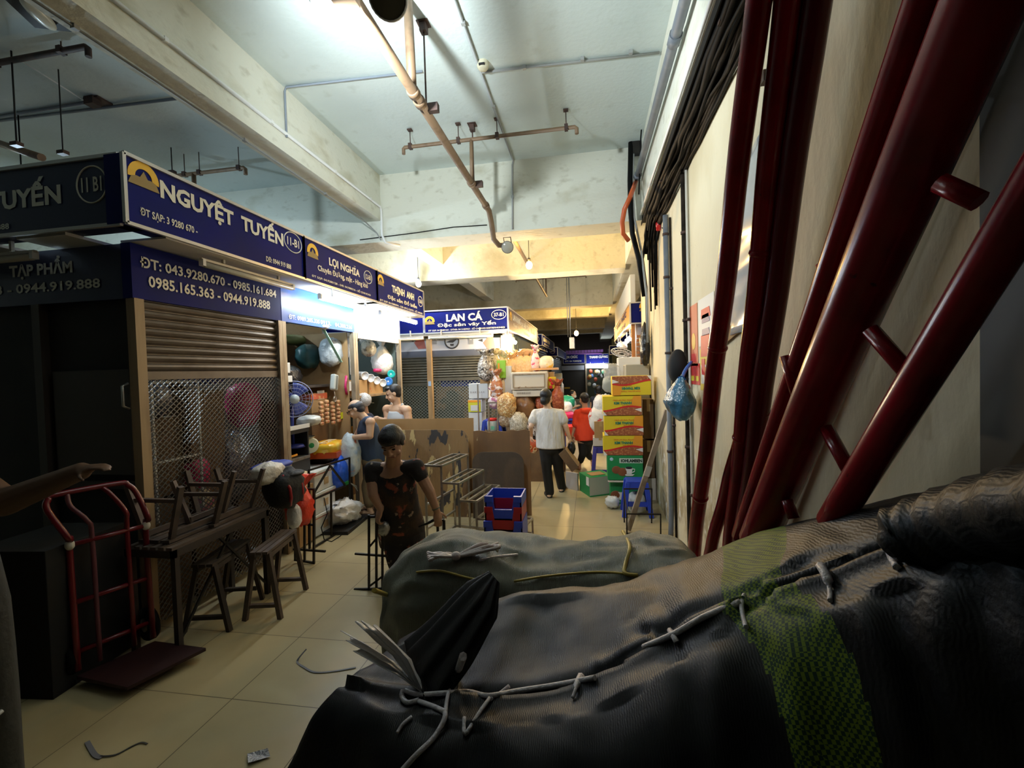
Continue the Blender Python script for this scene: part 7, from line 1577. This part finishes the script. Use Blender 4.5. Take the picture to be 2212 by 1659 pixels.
# -- man in the white vest
Y0 = 6.05
J = dict(head=q3(849, 850, Y0), neck=q3(858, 873, Y0 + .04), chest=q3(860, 897, Y0 + .06), pelvis=q3(866, 965, Y0 + .12), shL=q3(879, 886, Y0 - .05), shR=q3(836, 884, Y0 + .14), elL=q3(886, 925, Y0 - .10), elR=q3(830, 892, Y0 + .12), wrL=q3(862, 945, Y0 - .22), wrR=q3(812, 900, Y0 + .02),
         hipL=q3(872, 970, Y0 + .08), hipR=q3(856, 970, Y0 + .18), knL=q3(872, 1022, Y0 + .1), knR=q3(856, 1022, Y0 + .2))
J['elR'] = q3(838, 912, Y0 + .10); J['wrR'] = q3(812, 903, Y0 - .02)
for s in 'LR': J['an' + s] = V((J['kn' + s].x, J['kn' + s].y, .08))
t, at, R, sa, dp, sp, body = person('person with short black hair in a white vest, looking down behind the brown plywood', (J['pelvis'].x, 6.15, 0), SKINL, J, (-.75, -.6, 0), 1.06, (-.80, -.42, -.32), (-.3, -.12, 1), 1.18, 1.0, .0075, hands=(('R', (-.8, -.2, -.3), (-.2, -.5, .8), .4), ('L', (-.8, -.3, -.5), (-.2, -.5, .8), .5)), wd=1.1)
eyes(t, at, R, 1.06); hair_cap(t, at, R, 1.06, HAIR, ((0, .045, .085), (.06, .04, .03)))
def f1(mb):
    pe, ch, nb = J['pelvis'], J['chest'], J['neck']
    mb.loft([(pe - sp * .05, sa * .185, dp * .15), (pe.lerp(ch, .5), sa * .178, dp * .15), (ch - sp * .01, sa * .168, dp * .146), (ch + sp * .075, sa * .130, dp * .122)], 24)
    for s in 'LR': m = J['sh' + s].lerp(nb, .45); mb.cap(ch + (m - nb) * .9 + dp * .07, m + Z * .045, .022, .022); mb.cap(ch + (m - nb) * .9 - dp * .07, m + Z * .045, .022, .022)
garment(t, 'vest', cloth('cloth_vest', (.66, .70, .75), (), (8, .5, .02)), f1, .010)
def f2(mb):
    mb.ell(J['pelvis'] - Z * .03, (.18, .18, .13))
    for s in 'LR': mb.cap(J['hip' + s], J['kn' + s], .105, .085)
garment(t, 'shorts', DARK, f2, .014)
# -- white-haired person behind the blue shirt
Y0 = 6.0
J = dict(head=q3(786, 868, Y0), neck=q3(789, 892, Y0 + .02), chest=q3(790, 915, Y0 + .03), pelvis=q3(790, 975, Y0 + .05), shL=q3(776, 908, Y0 + .0), shR=q3(804, 908, Y0 + .06), elL=q3(776, 945, Y0 - .02), elR=q3(806, 945, Y0 + .06), wrL=q3(778, 970, Y0 - .1), wrR=q3(800, 970, Y0 - .05), hipL=q3(785, 980, Y0), hipR=q3(796, 980, Y0 + .08), knL=q3(785, 1030, Y0), knR=q3(796, 1030, Y0 + .08))
for s in 'LR': J['an' + s] = V((J['kn' + s].x, J['kn' + s].y, .08))
t, at, R, sa, dp, sp, body = person('person with fluffy white hair, mostly hidden behind the bending man', (J['pelvis'].x, Y0, 0), SKIN, J, (-.5, .85, 0), .95, None, Z, .95, .95, .010)
MB().ell(at(.0, -.03, .03), (.105, .11, .10), R, 18, fn=lambda q, d: q * (1 + .10 * noise.noise(d * 5) + .05 * noise.noise(d * 14))).build('hair', HAIRG, t)
MB().tube([at(.14, -.08, -.02), at(-.02, -.12, .0)], .004, 6).build('hair_pin', STEEL, t)
def f1(mb):
    pe, ch, nb = J['pelvis'], J['chest'], J['neck']; mb.loft([(pe - sp * .1, sa * .18, dp * .15), (ch, sa * .18, dp * .14), (nb, sa * .09, dp * .08)], 20)
    for s in 'LR': mb.cap(J['sh' + s], J['el' + s], .07, .06)
    for s in 'LR': mb.cap(J['hip' + s], V((J['an' + s].x, J['an' + s].y, .15)), .10, .08)
garment(t, 'dark_clothes', cloth('cloth_navy', (.012, .016, .035)), f1, .014)

# -- woman in the white blouse, back turned
Y0 = 6.36
J = dict(head=q3(1181, 858, Y0), neck=q3(1183, 880, Y0 - .01), chest=q3(1184, 905, Y0), pelvis=q3(1189, 960, Y0), shL=q3(1157, 893, Y0 + .02), shR=q3(1211, 893, Y0 - .01), elL=q3(1147, 921, Y0 - .08), elR=q3(1222, 920, Y0 - .04), wrL=q3(1147, 941, Y0 + .12), wrR=q3(1231, 948, Y0 + .0),
         hipL=q3(1178, 966, Y0), hipR=q3(1202, 966, Y0), knL=q3(1181, 1012, Y0 + .02), knR=q3(1206, 1012, Y0 + .12))
J['anL'] = V((q3(1187, 1060, 6.38).x, 6.40, .08)); J['anR'] = V((q3(1213, 1050, 6.7).x, 6.72, .09)); J['toeL'] = V((J['anL'].x - .06, 6.55, .02)); J['toeR'] = V((J['anR'].x + .02, 6.9, .02))
t, at, R, sa, dp, sp, body = person('person in a white blouse and black trousers walking away with bags in both hands', (J['pelvis'].x, 6.45, 0), SKINL, J, (.08, 1, 0), 1.0, (.35, .93, -.1), Z, .95, 1.0, .0075, hands=(('L', (.1, .2, -1), (-.9, -.2, 0), .8), ('R', (.1, .1, -1), (.9, -.2, 0), .8)))
hair_cap(t, at, R, 1.0, HAIR, ((.0, -.085, -.055), (.055, .05, .06)), .02); MB().rbox(at(-.01, -.135, -.01), (.022, .012, .012)).build('hair_clip', STEEL, t)
MB().ell(at(0, .080, -.045), (.048, .03, .035), R).build('face_mask', M('mask_blue', (.30, .42, .62), .7), t)
def f1(mb):
    pe, ch, nb = J['pelvis'], J['chest'], J['neck']
    mb.loft([(pe - Z * .045, sa * .205, dp * .155), (pe.lerp(ch, .35), sa * .20, dp * .15), (ch, sa * .185, dp * .135), (ch.lerp(nb, .6), sa * .165, dp * .10), (nb - Z * .012, sa * .085, dp * .07)], 24)
    for s in 'LR': e = J['sh' + s].lerp(J['el' + s], .55); mb.cap(ch.lerp(nb, .72), J['sh' + s], .05, .062); mb.cap(J['sh' + s], e, .066, .072)
garment(t, 'blouse', cloth('cloth_white', (.70, .67, .63), [(6, (.60, .57, .53), .45, .65)], (9, 1.0, .045), (1.6, 1.6, .5)), f1, .010)
BLK = cloth('cloth_black', (.008, .008, .009), (), (6, .4, .02))
def trousers(mb):
    mb.ell(J['pelvis'] - Z * .03, (.165, .13, .12))
    for s in 'LR': k, an = J['kn' + s], J['an' + s]; mb.cap(J['hip' + s], k, .098, .074); mb.cap(k, V((an.x, an.y, .075)), .074, .068)
garment(t, 'trousers', BLK, trousers, .012)
for s in 'LR': a, b = J['an' + s], J['toe' + s]; MB().cap(V((a.x, a.y - .02, .018)), V((b.x, b.y, .018)), .04, .038).build('sandal', DARK, t)
c = J['wrL'] + V((.02, .03, -.16))
t2_ = thing('snack_bag', c - Z * .1, 'red and yellow snack bag held by the woman in the white blouse', 'bag'); MB().ell(c, (.085, .05, .10), Matrix.Rotation(.3, 3, 'Y'), 12, fn=bagfn(55, .08, 3, 3)).build('bag_body', M('bag_snack', (.60, .10, .03), .35, n=[(9, (.75, .58, .38), .52, .60), (6, (.7, .4, .05), .6, .65)], bump=(9, .8)), t2_)
for dx in (-.035, .04): MB().tube([c + V((dx + .024 * math.cos(i * PI / 8), -.056, -.02 - dx * .4 + .024 * math.sin(i * PI / 8))) for i in range(16)], .006, 5, closed=True).build('print_ring', M('print_gold', (.7, .5, .2), .5), t2_)
c = J['wrR'] + V((.02, 0, -.13))
tag(MB().ell(c, (.055, .05, .10), None, 12, fn=bagfn(56, .15, 3, 2)).build('pouch', BAGK), 'black pouch dangling from the hand of the woman in the white blouse', 'pouch')
c = c + V((-.06, -.02, -.13))
t2_ = thing('open_carton', c - Z * .14, 'opened brown carton dangling from the hand of the woman in the white blouse', 'box'); Rk = Matrix.Rotation(-.62, 3, 'Y')
MB().obox(c + V((.02, 0, -.02)), Rk @ V((.055, 0, 0)), V((0, .13, 0)), Rk @ V((0, 0, .15))).build('carton_body', CARDD, t2_); MB().obox(c + Rk @ V((.075, -.03, -.02)), Rk @ V((.012, 0, 0)), V((0, .10, 0)), Rk @ V((0, 0, .14))).build('carton_flap', CARD, t2_)

# -- woman in the red shirt
Y0 = 8.15
J = dict(head=q3(1261, 862, Y0), neck=q3(1264, 881, Y0), chest=q3(1265, 900, Y0), pelvis=q3(1264, 944, Y0), shL=q3(1247, 892, Y0), shR=q3(1281, 890, Y0 + .05), elL=q3(1243, 918, Y0 - .05), elR=q3(1282, 917, Y0 + .02), wrL=q3(1237, 939, Y0 - .02), wrR=q3(1278, 936, Y0 + .12), hipL=q3(1258, 948, Y0), hipR=q3(1272, 948, Y0), knL=q3(1259, 980, Y0), knR=q3(1268, 978, Y0 + .12))
J['anL'] = V((q3(1251, 1003, 8.2).x, 8.22, .09)); J['anR'] = V((q3(1279, 1000, 8.5).x, 8.5, .12)); J['toeL'] = V((J['anL'].x - .10, 8.36, .02)); J['toeR'] = V((J['anR'].x, 8.66, .02))
t, at, R, sa, dp, sp, body = person('person in an orange red shirt and black cropped trousers walking away down the passage', (J['pelvis'].x, Y0, 0), SKIN, J, (-.25, 1, 0), .95, (-.5, .85, -.15), Z, .95, .95, .009, hands=(('L', (-.1, .1, -1), (-.9, -.2, 0), .6),))
hair_cap(t, at, R, .95, HAIR, ((0, -.105, .03), (.05, .045, .05)))
RD = cloth('cloth_red', (.72, .055, .015), [(5, (.58, .035, .01), .45, .65)])
def f1(mb):
    pe, ch, nb = J['pelvis'], J['chest'], J['neck']
    mb.loft([(pe - Z * .05, sa * .185, dp * .155), (pe.lerp(ch, .4), sa * .185, dp * .15), (ch, sa * .175, dp * .135), (ch.lerp(nb, .7), sa * .15, dp * .10), (nb, sa * .085, dp * .08)], 24)
    for s in 'LR': e = J['sh' + s].lerp(J['el' + s], .95); mb.cap(ch.lerp(nb, .72), J['sh' + s], .05, .062); mb.cap(J['sh' + s], e, .068, .066)
    mb.ell(nb - dp * 0 + V((.02, -.09, -.05)), (.10, .05, .06))
garment(t, 'shirt', RD, f1, .011)
def f2(mb):
    mb.ell(J['pelvis'] - Z * .03, (.155, .125, .12))
    for s in 'LR': k, an = J['kn' + s], J['an' + s]; mb.cap(J['hip' + s], k, .095, .070); mb.cap(k, k.lerp(an, .62), .070, .06)
garment(t, 'trousers', BLK, f2, .012)
# -- seated person with a mask, far along the passage, and a dark figure beside the goods
Y0 = 12.6
gz = 0
J = dict(head=q3(1238, 852, Y0), neck=q3(1236, 861, Y0), chest=q3(1235, 870, Y0), pelvis=q3(1235, 892, Y0), shL=q3(1235, 866, Y0 - .16), shR=q3(1235, 865, Y0 + .16), elL=q3(1238, 880, Y0 - .2), elR=q3(1240, 880, Y0 + .16), wrL=q3(1250, 876, Y0 - .1), wrR=q3(1252, 876, Y0 + .1), hipL=q3(1236, 894, Y0 - .09), hipR=q3(1236, 894, Y0 + .09), knL=q3(1264, 896, Y0 - .09), knR=q3(1264, 895, Y0 + .09))
for s in 'LR': J['an' + s] = V((J['kn' + s].x - .05, J['kn' + s].y, .08))
t, at, R, sa, dp, sp, body = person('person with a white face mask sitting sideways far along the passage', (J['pelvis'].x, Y0, 0), SKINL, J, (1, -.1, 0), .95, (.95, -.3, -.2), Z, .9, .9, .012)
hair_cap(t, at, R, .95, HAIR); MB().ell(at(0, .075, -.045), (.05, .035, .04), R).build('face_mask', WHITE, t)
def f1(mb):
    pe, ch, nb = J['pelvis'], J['chest'], J['neck']; mb.loft([(pe, sa * .18, dp * .15), (ch, sa * .17, dp * .13), (nb - Z * .02, sa * .09, dp * .07)], 20)
    for s in 'LR': mb.cap(J['sh' + s], J['sh' + s].lerp(J['el' + s], .4), .065, .06)
garment(t, 'blouse', cloth('cloth_pale', (.66, .64, .60)), f1, .014)
def f2(mb):
    for s in 'LR': mb.cap(J['hip' + s], J['kn' + s], .10, .075); mb.cap(J['kn' + s], V((J['an' + s].x, J['an' + s].y, .12)), .075, .06)
garment(t, 'trousers', BLK, f2, .014)
pstool((J['pelvis'].x - .02, Y0, 0), .34, 0, BLUED, 'dark blue stool under the seated person with the mask', max(.3, J['pelvis'].z - .12))
Y0 = 11.5
J = dict(head=q3(1293, 842, Y0), neck=q3(1293, 854, Y0), chest=q3(1293, 866, Y0), pelvis=q3(1292, 896, Y0), shL=q3(1280, 862, Y0), shR=q3(1307, 862, Y0), elL=q3(1277, 880, Y0), elR=q3(1309, 880, Y0), wrL=q3(1280, 895, Y0 + .1), wrR=q3(1306, 895, Y0 + .1), hipL=q3(1286, 900, Y0), hipR=q3(1298, 900, Y0), knL=q3(1286, 925, Y0), knR=q3(1298, 925, Y0))
for s in 'LR': J['an' + s] = V((J['kn' + s].x, J['kn' + s].y + .03, .08))
t, at, R, sa, dp, sp, body = person('person in navy clothes, back turned, beside the white sacks far along the passage', (J['pelvis'].x, Y0, 0), SKIND, J, (.1, 1, 0), .95, None, Z, .95, .95, .012)
hair_cap(t, at, R, 1.0, HAIR, None, .02)
def f1(mb):
    pe, ch, nb = J['pelvis'], J['chest'], J['neck']; mb.loft([(pe - Z * .05, sa * .19, dp * .15), (ch, sa * .18, dp * .14), (nb - Z * .01, sa * .09, dp * .08)], 20)
    for s in 'LR': mb.cap(J['sh' + s], J['wr' + s], .07, .05); mb.cap(J['hip' + s], V((J['an' + s].x, J['an' + s].y, .12)), .10, .07)
garment(t, 'dark_clothes', cloth('cloth_navy', (.012, .016, .035)), f1, .014)
# -- person at the photo edge, forearm reaching over the hand truck
Y0 = 1.75
J = dict(head=q3(-330, 760, Y0), neck=q3(-300, 900, Y0), chest=q3(-280, 1010, Y0), pelvis=q3(-270, 1300, Y0 - .05), shL=q3(-300, 960, Y0 - .16), shR=q3(-150, 985, Y0 + .14), elR=q3(10, 1085, Y0 + .2), wrR=q3(175, 1018, Y0 + .28), elL=q3(-320, 1150, Y0 - .2), wrL=q3(-250, 1270, Y0 - .15), hipL=q3(-300, 1320, Y0 - .1), hipR=q3(-230, 1320, Y0 + .06), knL=V((-3.0, 1.68, .48)), knR=V((-2.9, 1.85, .48)))
for s in 'LR': J['kn' + s].x = J['hip' + s].x; J['an' + s] = V((J['kn' + s].x, J['kn' + s].y, .08))
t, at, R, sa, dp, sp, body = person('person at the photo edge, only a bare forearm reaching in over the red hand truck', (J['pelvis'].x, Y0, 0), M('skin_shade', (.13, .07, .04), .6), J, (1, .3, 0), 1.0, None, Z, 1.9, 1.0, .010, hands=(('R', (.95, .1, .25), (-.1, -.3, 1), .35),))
hair_cap(t, at, R, 1.0, HAIR)
def f1(mb):
    pe, ch, nb = J['pelvis'], J['chest'], J['neck']; mb.loft([(pe - Z * .1, sa * .2, dp * .17), (ch, sa * .2, dp * .15), (nb - Z * .01, sa * .09, dp * .08)], 20)
    for s in 'LR': mb.cap(J['sh' + s], J['sh' + s].lerp(J['el' + s], .6), .08, .075); mb.cap(J['hip' + s], V((J['an' + s].x, J['an' + s].y, .1)), .11, .08)
garment(t, 'dark_clothes', cloth('cloth_dim_green', (.03, .032, .025)), f1, .016)
